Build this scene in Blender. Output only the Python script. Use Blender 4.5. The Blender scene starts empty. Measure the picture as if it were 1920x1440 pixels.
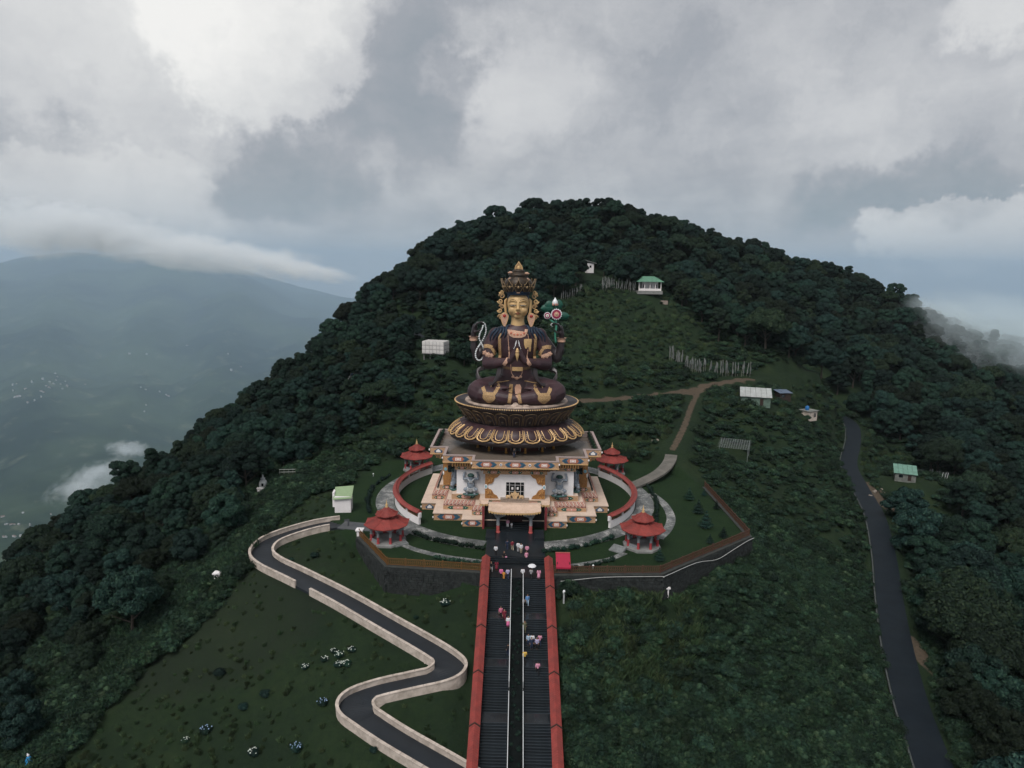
import bpy, bmesh, math, random
import numpy as np
from math import sin, cos, pi, radians, sqrt, atan2, tan, floor, ceil
from mathutils import Vector, Matrix, Euler

random.seed(7)
rng = np.random.default_rng(7)
scene = bpy.context.scene
COL = scene.collection

# ------------------------------------------------------------------ camera
CAM_H = 42.5
FPX = 1297.0                      # focal length in pixels of a 1920 px wide frame
PITCH, ROLL, YAW = radians(9.5), radians(0.9), radians(0.4)
_f = np.array([-sin(YAW)*cos(PITCH), cos(YAW)*cos(PITCH), -sin(PITCH)])
_r0 = np.array([cos(YAW), sin(YAW), 0.0])
_u0 = np.cross(_r0, _f)
_r = _r0*cos(ROLL) + _u0*sin(ROLL)
_u = -_r0*sin(ROLL) + _u0*cos(ROLL)
_c = np.array([0.0, 0.0, CAM_H])
cam_data = bpy.data.cameras.new("camera")
cam_data.sensor_width = 36.0
cam_data.lens = 36.0*FPX/1920.0
cam_data.clip_start = 0.5
cam_data.clip_end = 60000
cam = bpy.data.objects.new("camera", cam_data)
COL.objects.link(cam)
M = Matrix(((_r[0], _u[0], -_f[0], _c[0]), (_r[1], _u[1], -_f[1], _c[1]), (_r[2], _u[2], -_f[2], _c[2]), (0, 0, 0, 1)))
cam.matrix_world = M
scene.camera = cam

# ------------------------------------------------------------------ render settings
scene.render.engine = "CYCLES"
scene.view_settings.view_transform = "Standard"
scene.view_settings.look = "None"
scene.view_settings.exposure = 1.0
scene.view_settings.gamma = 1.0
scene.view_settings.use_curve_mapping = False
cy = scene.cycles
cy.use_denoising = True
cy.max_bounces = 4
cy.diffuse_bounces = 2
cy.glossy_bounces = 2
cy.transmission_bounces = 2
cy.transparent_max_bounces = 6
cy.volume_bounces = 3
cy.volume_step_rate = 0.5
cy.volume_max_steps = 160
cy.use_adaptive_sampling = True
cy.adaptive_threshold = 0.02
cy.sample_clamp_indirect = 4.0

# ------------------------------------------------------------------ node helpers
def N(nt, typ, **kw):
    n = nt.nodes.new(typ)
    for k, v in kw.items():
        setattr(n, k, v)
    return n

def link(nt, a, b):
    nt.links.new(a, b)

def ramp(nt, fac, stops, interp="LINEAR"):
    n = nt.nodes.new("ShaderNodeValToRGB")
    n.color_ramp.interpolation = interp
    cr = n.color_ramp
    while len(cr.elements) < len(stops):
        cr.elements.new(0.5)
    for e, (p, c) in zip(cr.elements, stops):
        e.position = p
        e.color = (c[0], c[1], c[2], 1) if not isinstance(c, (int, float)) else (c, c, c, 1)
    if fac is not None:
        nt.links.new(fac, n.inputs[0])
    return n.outputs[0]

def mth(nt, op, a, b=None, clamp=False):
    n = nt.nodes.new("ShaderNodeMath")
    n.operation = op
    n.use_clamp = clamp
    for i, v in enumerate((a, b)):
        if v is None:
            continue
        if isinstance(v, (int, float)):
            n.inputs[i].default_value = v
        else:
            nt.links.new(v, n.inputs[i])
    return n.outputs[0]

def mixc(nt, fac, a, b, blend="MIX"):
    n = nt.nodes.new("ShaderNodeMix")
    n.data_type = "RGBA"
    n.blend_type = blend
    for sock, v in ((n.inputs[0], fac), (n.inputs[6], a), (n.inputs[7], b)):
        if isinstance(v, (int, float)):
            sock.default_value = v
        elif isinstance(v, tuple):
            sock.default_value = (v[0], v[1], v[2], 1)
        else:
            nt.links.new(v, sock)
    return n.outputs[2]

def noise(nt, vec, scale, detail=4.0, rough=0.55, dist=0.0):
    n = nt.nodes.new("ShaderNodeTexNoise")
    n.inputs["Scale"].default_value = scale
    n.inputs["Detail"].default_value = detail
    n.inputs["Roughness"].default_value = rough
    n.inputs["Distortion"].default_value = dist
    if vec is not None:
        nt.links.new(vec, n.inputs["Vector"])
    return n.outputs[0]

# ------------------------------------------------------------------ sky, sun
SUN_EL, SUN_AZ = radians(54), radians(203)      # azimuth from +Y clockwise: behind and left of the camera
world = bpy.data.worlds.new("World")
scene.world = world
world.use_nodes = True
def build_world():
    nt = world.node_tree
    nt.nodes.clear()
    out = N(nt, "ShaderNodeOutputWorld")
    sky = N(nt, "ShaderNodeTexSky")
    sky.sky_type = "NISHITA"
    sky.sun_disc = False
    sky.sun_elevation = SUN_EL
    sky.sun_rotation = SUN_AZ
    sky.altitude = 2000
    bg_sky = N(nt, "ShaderNodeBackground")
    link(nt, sky.outputs[0], bg_sky.inputs[0])
    bg_sky.inputs[1].default_value = 0.05
    tc = N(nt, "ShaderNodeTexCoord")
    d = tc.outputs["Generated"]
    sep = N(nt, "ShaderNodeSeparateXYZ")
    link(nt, d, sep.inputs[0])
    # cloud deck coordinates: the direction laid on a curved deck overhead, flattening towards the horizon
    hz = mth(nt, "ADD", mth(nt, "MAXIMUM", sep.outputs[2], -0.02), 0.30)
    comb = N(nt, "ShaderNodeCombineXYZ")
    link(nt, mth(nt, "DIVIDE", sep.outputs[0], hz), comb.inputs[0])
    link(nt, mth(nt, "DIVIDE", sep.outputs[1], hz), comb.inputs[1])
    link(nt, mth(nt, "MULTIPLY", sep.outputs[2], 4.0), comb.inputs[2])
    P = comb.outputs[0]
    # warped direction for the big cloud masses
    wn = N(nt, "ShaderNodeTexNoise"); wn.inputs["Scale"].default_value = 5.0; wn.inputs["Detail"].default_value = 9; wn.inputs["Roughness"].default_value = 0.62
    link(nt, d, wn.inputs["Vector"])
    wsub = N(nt, "ShaderNodeVectorMath", operation="SUBTRACT"); link(nt, wn.outputs["Color"], wsub.inputs[0]); wsub.inputs[1].default_value = (0.5, 0.5, 0.5)
    wmul = N(nt, "ShaderNodeVectorMath", operation="SCALE"); link(nt, wsub.outputs[0], wmul.inputs[0]); wmul.inputs["Scale"].default_value = 0.26
    wadd = N(nt, "ShaderNodeVectorMath", operation="ADD"); link(nt, d, wadd.inputs[0]); link(nt, wmul.outputs[0], wadd.inputs[1])
    w2 = N(nt, "ShaderNodeTexNoise"); w2.inputs["Scale"].default_value = 17.0; w2.inputs["Detail"].default_value = 8; w2.inputs["Roughness"].default_value = 0.65
    link(nt, d, w2.inputs["Vector"])
    s2 = N(nt, "ShaderNodeVectorMath", operation="SUBTRACT"); link(nt, w2.outputs["Color"], s2.inputs[0]); s2.inputs[1].default_value = (0.5, 0.5, 0.5)
    m2 = N(nt, "ShaderNodeVectorMath", operation="SCALE"); link(nt, s2.outputs[0], m2.inputs[0]); m2.inputs["Scale"].default_value = 0.075
    a2 = N(nt, "ShaderNodeVectorMath", operation="ADD"); link(nt, wadd.outputs[0], a2.inputs[0]); link(nt, m2.outputs[0], a2.inputs[1])
    W = a2.outputs[0]
    def mass(az, el, sx, sz, sharp=None):
        """an elliptical cloud mass about a compass direction (degrees), 1 at its heart"""
        c = (sin(radians(az))*cos(radians(el)), cos(radians(az))*cos(radians(el)), sin(radians(el)))
        sb = N(nt, "ShaderNodeVectorMath", operation="SUBTRACT"); link(nt, W, sb.inputs[0]); sb.inputs[1].default_value = c
        sc = N(nt, "ShaderNodeVectorMath", operation="MULTIPLY"); link(nt, sb.outputs[0], sc.inputs[0]); sc.inputs[1].default_value = (1/sx, 1/sx, 1/sz)
        ln = N(nt, "ShaderNodeVectorMath", operation="LENGTH"); link(nt, sc.outputs[0], ln.inputs[0])
        mr = N(nt, "ShaderNodeMapRange"); mr.interpolation_type = "SMOOTHSTEP"
        link(nt, ln.outputs["Value"], mr.inputs[0])
        mr.inputs[1].default_value = 1.0 if sharp is None else 1.0
        mr.inputs[2].default_value = 0.0 if sharp is None else 1.0-sharp
        mr.inputs[3].default_value = 0.0; mr.inputs[4].default_value = 1.0
        return mr.outputs[0]
    n1 = noise(nt, P, 0.55, 6, 0.55, 0.4)
    n2 = noise(nt, P, 1.7, 8, 0.6, 0.3)
    n3 = noise(nt, W, 8.0, 9, 0.62, 0.5)
    base = mth(nt, "ADD", mth(nt, "MULTIPLY", n1, 0.36), mth(nt, "ADD", mth(nt, "MULTIPLY", n2, 0.28), mth(nt, "MULTIPLY", n3, 0.30)))
    v = mth(nt, "SUBTRACT", base, 0.01)
    for (az, el, sx, sz, sh, amp) in SKY_MASSES:
        v = mth(nt, "ADD", v, mth(nt, "MULTIPLY", mass(az, el, sx, sz, sh), amp))
    col = ramp(nt, v, SKY_RAMP)
    bg_c = N(nt, "ShaderNodeBackground")
    link(nt, col, bg_c.inputs[0])
    bg_c.inputs[1].default_value = 0.60
    mx = N(nt, "ShaderNodeMixShader")
    mx.inputs[0].default_value = 0.93
    link(nt, bg_sky.outputs[0], mx.inputs[1]); link(nt, bg_c.outputs[0], mx.inputs[2])
    link(nt, mx.outputs[0], out.inputs[0])
# compass direction, size and brightness of the cloud masses (cumulus tops lit by the hidden sun, grey rain bellies)
SKY_MASSES = [
    (-28, 18.5, 0.40, 0.24, None, 0.31),
    (-20, 16.5, 0.17, 0.13, 0.22, 0.20),
    (-30, 11, 0.26, 0.10, None, 0.10),
    (-9.5, 14, 0.12, 0.17, 0.45, -0.15),
    (-4, 20, 0.14, 0.08, None, -0.08),
    (1.0, 13.5, 0.11, 0.12, 0.5, 0.11),
    (-5, 14.5, 0.05, 0.05, 0.5, 0.10),
    (-8, 8, 0.14, 0.10, None, 0.05),
    (11, 12, 0.10, 0.20, None, -0.10),
    (20, 15, 0.12, 0.12, None, 0.04),
    (33.5, 18.5, 0.10, 0.06, 0.6, 0.26),
    (28, 12, 0.2, 0.08, None, 0.09),
    (28, 6, 0.15, 0.06, 0.6, -0.17),
    (-36, 8.5, 0.14, 0.07, None, -0.14),
    (-18, 6, 0.11, 0.07, 0.6, -0.14),
    (-29, 5.5, 0.15, 0.075, 0.25, 0.15),
    (-22, 2.0, 0.13, 0.045, 0.3, 0.08),
    (31.5, 2.0, 0.10, 0.065, 0.12, 0.24),
    (4, 5, 0.3, 0.05, None, 0.05),
]
SKY_RAMP = [(0.0, (0.165, 0.21, 0.24)), (0.26, (0.235, 0.27, 0.30)), (0.42, (0.325, 0.34, 0.365)), (0.60, (0.50, 0.505, 0.515)), (0.80, (0.63, 0.63, 0.625)), (1.0, (0.80, 0.79, 0.765))]
build_world()

sun_d = bpy.data.lights.new("sun", "SUN")
sun_d.energy = 1.5
sun_d.angle = radians(30)
sun_d.color = (1.0, 0.96, 0.92)
sun = bpy.data.objects.new("sun", sun_d)
COL.objects.link(sun)
sd = Vector((sin(SUN_AZ)*cos(SUN_EL), cos(SUN_AZ)*cos(SUN_EL), sin(SUN_EL)))
sun.rotation_euler = (-sd).to_track_quat("-Z", "Y").to_euler()
sun.location = (0, 0, 300)

# ------------------------------------------------------------------ survey helpers: photograph pixel <-> place
def ray(px, py):
    return _f + _r*((px-960.0)/FPX) - _u*((py-720.0)/FPX)
def at_z(px, py, z):
    d = ray(px, py); return _c + d*((z-CAM_H)/d[2])
def at_y(px, py, y):
    d = ray(px, py); return _c + d*(y/d[1])
def pix(P):
    """project an (n,3) array; returns px, py, depth"""
    Q = np.asarray(P, float) - _c
    w = Q @ _f
    w = np.where(np.abs(w) < 1e-6, 1e-6, w)
    return 960 + FPX*(Q @ _r)/w, 720 - FPX*(Q @ _u)/w, w
def in_poly(px, py, poly):
    px = np.asarray(px, float); py = np.asarray(py, float)
    inside = np.zeros(px.shape, bool)
    n = len(poly)
    for i in range(n):
        x1, y1 = poly[i]; x2, y2 = poly[(i+1) % n]
        if y1 == y2:
            continue
        c = ((y1 > py) != (y2 > py)) & (px < (x2-x1)*(py-y1)/(y2-y1) + x1)
        inside ^= c
    return inside
def smooth(a, b, x):
    t = np.clip((x-a)/(b-a), 0, 1)
    return t*t*(3-2*t)
def dist_polyline(X, Y, pts):
    """distance to a polyline and interpolated z of the nearest point"""
    best = np.full(np.shape(X), 1e9); zb = np.zeros(np.shape(X))
    for (a, b) in zip(pts[:-1], pts[1:]):
        ax, ay, az = a; bx, by, bz = b
        L2 = (bx-ax)**2 + (by-ay)**2 + 1e-9
        t = np.clip(((X-ax)*(bx-ax) + (Y-ay)*(by-ay))/L2, 0, 1)
        d = np.hypot(X-(ax+t*(bx-ax)), Y-(ay+t*(by-ay)))
        m = d < best
        best = np.where(m, d, best); zb = np.where(m, az+t*(bz-az), zb)
    return best, zb
def catmull(pts, n=8, closed=False):
    P = [np.array(p, float) for p in pts]
    out = []
    m = len(P)
    rngi = range(m if closed else m-1)
    for i in rngi:
        if closed:
            p0, p1, p2, p3 = P[(i-1) % m], P[i], P[(i+1) % m], P[(i+2) % m]
        else:
            p1, p2 = P[i], P[i+1]
            p0 = P[i-1] if i > 0 else 2*p1-p2
            p3 = P[i+2] if i+2 < m else 2*p2-p1
        for k in range(n):
            t = k/n
            out.append(0.5*((2*p1)+(-p0+p2)*t+(2*p0-5*p1+4*p2-p3)*t*t+(-p0+3*p1-3*p2+p3)*t**3))
    if not closed:
        out.append(P[-1])
    return out

# ------------------------------------------------------------------ mesh builder and object helpers
class MB:
    def __init__(self):
        self.v = []; self.f = []; self.m = []
    def add(self, vs, fs, mi=0):
        o = len(self.v)
        self.v.extend([tuple(p) for p in vs])
        self.f.extend([tuple(o+i for i in f) for f in fs])
        self.m.extend([mi]*len(fs))
        return self
    def box(self, c, s, rz=0.0, mi=0, taper=1.0):
        cx, cy_, cz = c; sx, sy, sz = s[0]/2, s[1]/2, s[2]/2
        vs = []
        for z, t in ((-sz, 1.0), (sz, taper)):
            for x, y in ((-sx, -sy), (sx, -sy), (sx, sy), (-sx, sy)):
                X, Y = x*t, y*t
                vs.append((cx+X*cos(rz)-Y*sin(rz), cy_+X*sin(rz)+Y*cos(rz), cz+z))
        return self.add(vs, [(3, 2, 1, 0), (4, 5, 6, 7), (0, 1, 5, 4), (1, 2, 6, 5), (2, 3, 7, 6), (3, 0, 4, 7)], mi)
    def prism(self, poly, z0, z1, mi=0, top=True, bottom=True, mi_top=None, poly_top=None):
        n = len(poly)
        pt = poly_top or poly
        a = sum(poly[i][0]*poly[(i+1) % n][1]-poly[(i+1) % n][0]*poly[i][1] for i in range(n))
        if a < 0:
            poly = poly[::-1]; pt = pt[::-1]
        vs = [(p[0], p[1], z0) for p in poly]+[(p[0], p[1], z1) for p in pt]
        self.add(vs, [(i, (i+1) % n, n+(i+1) % n, n+i) for i in range(n)], mi)
        if top:
            self.add([(p[0], p[1], z1) for p in pt], [tuple(range(n))], mi if mi_top is None else mi_top)
        if bottom:
            self.add([(p[0], p[1], z0) for p in poly], [tuple(range(n-1, -1, -1))], mi)
        return self
    def lathe(self, prof, c=(0, 0, 0), seg=16, mi=0, a0=0.0, sx=1.0, sy=1.0, caps=True):
        n = len(prof)
        vs = []
        for r, z in prof:
            for k in range(seg):
                a = a0+2*pi*k/seg
                vs.append((c[0]+r*sx*cos(a), c[1]+r*sy*sin(a), c[2]+z))
        fs = []
        for i in range(n-1):
            for k in range(seg):
                k2 = (k+1) % seg
                fs.append((i*seg+k, i*seg+k2, (i+1)*seg+k2, (i+1)*seg+k))
        self.add(vs, fs, mi)
        if caps:
            for i, rev in ((0, True), (n-1, False)):
                if prof[i][0] > 1e-4:
                    ring = [i*seg+k for k in range(seg)]
                    self.add([vs[j] for j in ring], [tuple(range(seg-1, -1, -1)) if rev else tuple(range(seg))], mi)
        return self
    def tube(self, pts, r, seg=6, mi=0, closed=False, flat=1.0, up=None):
        P = [Vector(p) for p in pts]
        n = len(P)
        R = r if isinstance(r, (list, tuple)) else [r]*n
        vs = []
        prev = None
        for i in range(n):
            if closed:
                t = P[(i+1) % n]-P[i-1]
            else:
                t = P[min(i+1, n-1)]-P[max(i-1, 0)]
            if t.length < 1e-9:
                t = Vector((0, 0, 1))
            t.normalize()
            if up is not None:
                s = t.cross(Vector(up))
                if s.length < 1e-4:
                    s = t.orthogonal()
                s.normalize()
            else:
                if prev is None:
                    s = t.orthogonal().normalized()
                else:
                    s = prev-t*prev.dot(t)
                    s = s.normalized() if s.length > 1e-6 else t.orthogonal().normalized()
                prev = s
            b = t.cross(s)
            for k in range(seg):
                a = 2*pi*k/seg
                vs.append(P[i]+s*(R[i]*cos(a))+b*(R[i]*flat*sin(a)))
        fs = []
        for i in range(n if closed else n-1):
            j = (i+1) % n
            for k in range(seg):
                k2 = (k+1) % seg
                fs.append((i*seg+k, i*seg+k2, j*seg+k2, j*seg+k))
        if not closed:
            fs.append(tuple(range(seg-1, -1, -1)))
            fs.append(tuple((n-1)*seg+k for k in range(seg)))
        return self.add(vs, fs, mi)
    def ball(self, c, r, seg=10, rings=6, mi=0):
        rx, ry, rz = r if isinstance(r, (tuple, list)) else (r, r, r)
        vs = [(c[0], c[1], c[2]-rz)]
        for i in range(1, rings):
            a = -pi/2+pi*i/rings
            for k in range(seg):
                b = 2*pi*k/seg
                vs.append((c[0]+rx*cos(a)*cos(b), c[1]+ry*cos(a)*sin(b), c[2]+rz*sin(a)))
        vs.append((c[0], c[1], c[2]+rz))
        fs = []
        for k in range(seg):
            fs.append((0, 1+(k+1) % seg, 1+k))
            fs.append((len(vs)-1, 1+(rings-2)*seg+k, 1+(rings-2)*seg+(k+1) % seg))
        for i in range(rings-2):
            for k in range(seg):
                k2 = (k+1) % seg
                fs.append((1+i*seg+k, 1+i*seg+k2, 1+(i+1)*seg+k2, 1+(i+1)*seg+k))
        return self.add(vs, fs, mi)
    def plate(self, poly, y0, y1, mi=0, origin=(0, 0, 0), rz=0.0):
        """extrude a polygon given in (x, z) along y, front face at y0 (towards -y)"""
        n = len(poly)
        a = sum(poly[i][0]*poly[(i+1) % n][1]-poly[(i+1) % n][0]*poly[i][1] for i in range(n))
        if a < 0:
            poly = poly[::-1]
        def T(x, y, z):
            return (origin[0]+x*cos(rz)-y*sin(rz), origin[1]+x*sin(rz)+y*cos(rz), origin[2]+z)
        vs = [T(p[0], y0, p[1]) for p in poly]+[T(p[0], y1, p[1]) for p in poly]
        fs = [tuple(range(n)), tuple(range(2*n-1, n-1, -1))]+[(i, n+i, n+(i+1) % n, (i+1) % n) for i in range(n)]
        return self.add(vs, fs, mi)
    def grid(self, rows, mi=0, closed=False):
        nr, nc = len(rows), len(rows[0])
        vs = [p for r_ in rows for p in r_]
        fs = []
        for i in range(nr-1):
            for k in range(nc if closed else nc-1):
                k2 = (k+1) % nc
                fs.append((i*nc+k, i*nc+k2, (i+1)*nc+k2, (i+1)*nc+k))
        return self.add(vs, fs, mi)
    def mesh(self, name, mats, smooth_=False):
        me = bpy.data.meshes.new(name)
        me.from_pydata(self.v, [], self.f)
        for m in (mats if isinstance(mats, (list, tuple)) else [mats]):
            me.materials.append(m)
        if self.m:
            me.polygons.foreach_set("material_index", self.m)
        if smooth_:
            me.polygons.foreach_set("use_smooth", [True]*len(me.polygons))
        me.update()
        return me
    def build(self, name, mats, parent=None, smooth_=False, loc=None, rz=None):
        return obj(name, self.mesh(name, mats, smooth_), parent, loc, rz)

def obj(name, me, parent=None, loc=None, rz=None):
    o = bpy.data.objects.new(name, me)
    COL.objects.link(o)
    if parent is not None:
        o.parent = parent
    if loc is not None:
        o.location = loc
    if rz is not None:
        o.rotation_euler = (0, 0, rz)
    return o
def tag(o, label, cat, group=None):
    o["label"] = label; o["category"] = cat
    if group:
        o["group"] = group
    return o
def thing(name, label, cat, loc=(0, 0, 0), rz=0.0, group=None):
    o = bpy.data.objects.new(name, None)
    COL.objects.link(o)
    o.empty_display_size = 0.2
    o.location = loc
    o.rotation_euler = (0, 0, rz)
    return tag(o, label, cat, group)
def structure(o):
    o["kind"] = "structure"; return o
def copy_tree(o, parent=None):
    c = o.copy()
    COL.objects.link(c)
    if parent is not None:
        c.parent = parent
    for ch in list(o.children):
        copy_tree(ch, c)
    return c

# ------------------------------------------------------------------ materials
MATS = {}
def mat(name, col, rough=0.7, var=0.25, scale=3.0, metal=0.0, bump=0.0, bscale=None, dirt=None, dirt_amt=0.0, dscale=1.2, spec=0.3, obj_var=0.0):
    if name in MATS:
        return MATS[name]
    m = bpy.data.materials.new(name)
    m.use_nodes = True
    nt = m.node_tree
    bs = nt.nodes["Principled BSDF"]
    tc = N(nt, "ShaderNodeTexCoord")
    v = tc.outputs["Object"]
    n = noise(nt, v, scale, 5, 0.6)
    lo = tuple(c*(1-var) for c in col); hi = tuple(min(1, c*(1+var)) for c in col)
    c = ramp(nt, n, [(0.3, lo), (0.7, hi)])
    if dirt is not None:
        dn = noise(nt, v, dscale, 7, 0.65, 0.5)
        f = ramp(nt, dn, [(0.5-0.1, 0.0), (0.72, 1.0)])
        c = mixc(nt, mth(nt, "MULTIPLY", f, dirt_amt), c, dirt)
    if obj_var:
        oi = N(nt, "ShaderNodeObjectInfo")
        mr = N(nt, "ShaderNodeMapRange"); link(nt, oi.outputs["Random"], mr.inputs[0]); mr.inputs[3].default_value = 1-obj_var; mr.inputs[4].default_value = 1+obj_var
        hv = N(nt, "ShaderNodeHueSaturation"); link(nt, c, hv.inputs["Color"]); link(nt, mr.outputs[0], hv.inputs["Value"])
        c = hv.outputs[0]
    link(nt, c, bs.inputs["Base Color"])
    bs.inputs["Roughness"].default_value = rough
    bs.inputs["Metallic"].default_value = metal
    bs.inputs["Specular IOR Level"].default_value = spec
    if bump:
        bn = noise(nt, v, bscale or scale*4, 5, 0.6)
        b = N(nt, "ShaderNodeBump"); b.inputs["Strength"].default_value = bump; b.inputs["Distance"].default_value = 0.05
        link(nt, bn, b.inputs["Height"]); link(nt, b.outputs[0], bs.inputs["Normal"])
    MATS[name] = m
    return m
# ================================================================== TERRAIN
# platform round the temple (lawn), staircase and ramp lines in metres
PLATFORM = [(-26.0, 105.5), (-24.2, 104.0), (-18.2, 93.6), (-5.0, 92.2), (6.0, 91.8), (20.8, 92.6), (38.2, 107.3), (37.8, 134.0), (31.0, 146.0), (18.0, 153.0), (-18.0, 153.0), (-29.0, 146.0), (-33.0, 128.0), (-32.0, 112.0)]
STAIR_X0, STAIR_X1 = -3.35, 4.4
STAIR_TOP = (92.4, -0.75)
def stair_z(Y):
    return -0.75-0.36*(92.0-Y)
RAMP_PX = [(655, 980, 0.0), (600, 988, -0.4), (545, 1003, -1.0), (505, 1020, -1.5), (490, 1040, -1.9), (505, 1058, -2.2), (560, 1085, -2.7), (640, 1126, -3.6), (720, 1172, -4.5), (800, 1218, -5.4), (838, 1243, -5.9), (848, 1258, -6.2), (830, 1272, -6.5), (770, 1286, -6.9), (710, 1300, -7.3), (668, 1316, -7.7), (662, 1335, -8.0), (690, 1357, -8.4), (740, 1390, -9.0), (800, 1425, -9.7), (860, 1460, -10.4), (940, 1510, -11.4)]
RAMP = [tuple(at_z(*p)) for p in RAMP_PX]
RAMP_S = [tuple(p) for p in catmull(RAMP, 6)]
ROAD_PX = [(1560, 775, 275), (1583, 785, 262), (1598, 800, 250), (1600, 830, 233), (1592, 870, 212), (1610, 910, 192), (1640, 965, 170), (1658, 1040, 147), (1668, 1120, 127), (1685, 1220, 108), (1710, 1320, 94), (1745, 1420, 82), (1790, 1540, 70)]
ROAD = [tuple(at_y(*p)) for p in ROAD_PX]
ROAD_S = [tuple(p) for p in catmull(ROAD, 6)]
TRACK_PX = [(1085, 752, 182), (1130, 750, 184), (1200, 744, 189), (1270, 736, 195), (1330, 722, 204), (1390, 712, 213), (1450, 704, 226), (1520, 697, 242)]
TRACK = [tuple(p) for p in catmull([at_y(*p) for p in TRACK_PX], 5)]
FOOT_PX = [(1310, 735, 199), (1297, 760, 182), (1283, 800, 163), (1262, 842, 151), (1255, 865, 144), (1237, 885, 138), (1205, 902, 134), (1180, 912, 131.5)]
FOOT = [tuple(p) for p in catmull([at_y(*p) for p in FOOT_PX], 5)]
BEND_PX = [(740, 600, 243), (768, 606, 236), (783, 615, 230), (778, 626, 222), (800, 634, 218), (850, 640, 214)]
BEND = [tuple(p) for p in catmull([at_y(*p) for p in BEND_PX], 5)]

CPS = []
def cz(px, py, z): CPS.append(tuple(at_z(px, py, z)))
def cyy(px, py, y, dz=0.0):
    p = at_y(px, py, y); CPS.append((p[0], p[1], p[2]+dz))
for p in [(-25.5, 103.5, -1.6), (-19, 92.5, -4.0), (-12, 91, -4.2), (-6, 90.6, -2.8), (9, 90.4, -1.9), (15, 90.6, -2.6), (21.5, 91.2, -3.4), (30, 98.5, -4.0), (39.5, 106.5, -4.2), (39, 120, -2.6), (39.2, 134.5, -1.2), (30, 148, 0.2), (0, 156, 0.4), (-20, 155, 0.4), (-33, 147, -0.2), (-34, 125, -0.6), (0, 125, 0), (-15, 140, 0), (15, 140, 0)]:
    CPS.append(p)
CPS += [tuple(p) for p in RAMP[::2]]
CPS += [tuple(p) for p in ROAD]
for Y in (92, 84, 76, 68, 60, 50):
    for x in (-6, 7):
        CPS.append((x, Y, stair_z(Y)-0.1))
CPS += [TRACK[i] for i in range(0, len(TRACK), 5)]+[FOOT[i] for i in range(0, len(FOOT)-6, 7)]
for p in [(643, 966, -0.7), (494, 922, -2.2), (540, 886, -1.4), (409, 1088, -4.6), (500, 900, -2.6), (430, 1010, -4.6), (330, 1130, -8), (200, 1230, -11.0), (100, 1340, -13), (20, 1430, -14.5),
          (350, 1200, -8.6), (500, 1250, -8.0), (500, 1380, -10.2), (300, 1400, -12.2), (600, 1160, -5.0), (560, 1060, -2.0), (700, 1040, -3.0), (800, 1130, -4.6), (840, 1190, -5.2), (760, 1330, -8.0), (850, 1390, -9.2),
          (1100, 1150, -4.8), (1250, 1128, -4.6), (1450, 1050, -9.0), (1300, 1300, -13.0), (1500, 1390, -17.5), (1500, 1120, -11.0), (1570, 1000, -12.5), (1540, 900, -8.0), (1460, 900, -4.0), (1600, 1200, -16.6), (1120, 1420, -11.5), (1300, 1440, -15.0), (1180, 1300, -10.0)]:
    cz(*p)
for p in [(570, 870, 152), (700, 800, 166), (780, 800, 166), (860, 790, 168), (640, 830, 158), (817, 674, 195), (700, 600, 238, -4), (650, 720, 192, -3), (700, 665, 206, -3), (560, 785, 176, -4), (760, 730, 182), (860, 690, 192), (860, 640, 212), (950, 600, 232), (950, 560, 252), (1020, 720, 190),
          (1213, 556, 262), (1105, 516, 288), (1330, 692, 216), (1130, 578, 250), (1080, 620, 228), (1250, 600, 242), (1250, 655, 222), (1150, 690, 204), (1400, 690, 222), (1150, 780, 172), (1220, 775, 174), (1350, 660, 236),
          (1415, 770, 190), (1467, 752, 202), (1515, 786, 200), (1376, 852, 160), (1340, 800, 172), (1440, 820, 172), (1500, 840, 172), (1697, 890, 200), (1640, 930, 182),
          # treetop lines: the ground lies a tree's height below
          (850, 425, 300, -13), (950, 405, 325, -12), (690, 604, 290), (750, 546, 305), (600, 706, 280), (850, 468, 335), (945, 446, 355), (520, 752, 250), (440, 800, 230), (1065, 385, 345, -11), (1180, 398, 350, -10), (1300, 440, 362, -10), (1430, 475, 375, -10), (1560, 510, 395, -10), (1700, 562, 400, -10), (1800, 606, 405, -10), (1910, 642, 410, -10),
          (755, 500, 280, -13), (690, 550, 258, -11), (600, 652, 226, -8), (505, 705, 206, -8), (440, 745, 196, -8), (330, 830, 182, -8), (260, 880, 170, -8), (100, 965, 148, -8), (0, 1070, 126, -8), (-120, 1180, 110, -8),
          # slopes seen through the forest
          (900, 500, 290, -8), (1000, 470, 310, -9), (1150, 470, 315, -9), (1350, 540, 310, -9), (1300, 500, 330, -9), (1500, 600, 320, -9), (1600, 680, 290, -9), (1700, 660, 330, -9), (1850, 700, 340, -9), (1420, 640, 262, -7), (1650, 760, 262, -8), (1800, 800, 250, -10), (1910, 780, 290, -10)]:
    cyy(*p)
for p in [(-140, 150, -70), (-150, 210, -72), (-150, 270, -62), (-120, 330, -50), (-100, 400, -40), (-60, 330, 22), (0, 430, 22), (120, 460, 30), (260, 480, -10), (400, 500, -40), (-250, 300, -170), (-260, 150, -170), (-220, 60, -130), (-120, 60, -62), (-80, 40, -34), (-40, 40, -20), (0, 30, -24), (60, 40, -36), (78, 70, -28),
          (92, 110, -29), (104, 140, -30), (120, 170, -30), (150, 150, -40), (110, 70, -44), (140, 100, -48), (160, 200, -26), (200, 260, -12), (300, 320, -14), (300, 220, -34), (350, 120, -70), (350, 400, -16), (200, 40, -70), (-30, 0, -30), (100, 0, -60), (0, 600, -60), (300, 650, -120), (-250, 550, -120), (550, 400, -90), (550, 100, -140), (550, 650, -180), (-400, 300, -260), (-400, 0, -240), (-400, 650, -260), (250, -60, -110), (-100, -60, -80), (-250, -60, -180), (450, -60, -160)]:
    CPS.append(p)
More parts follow.
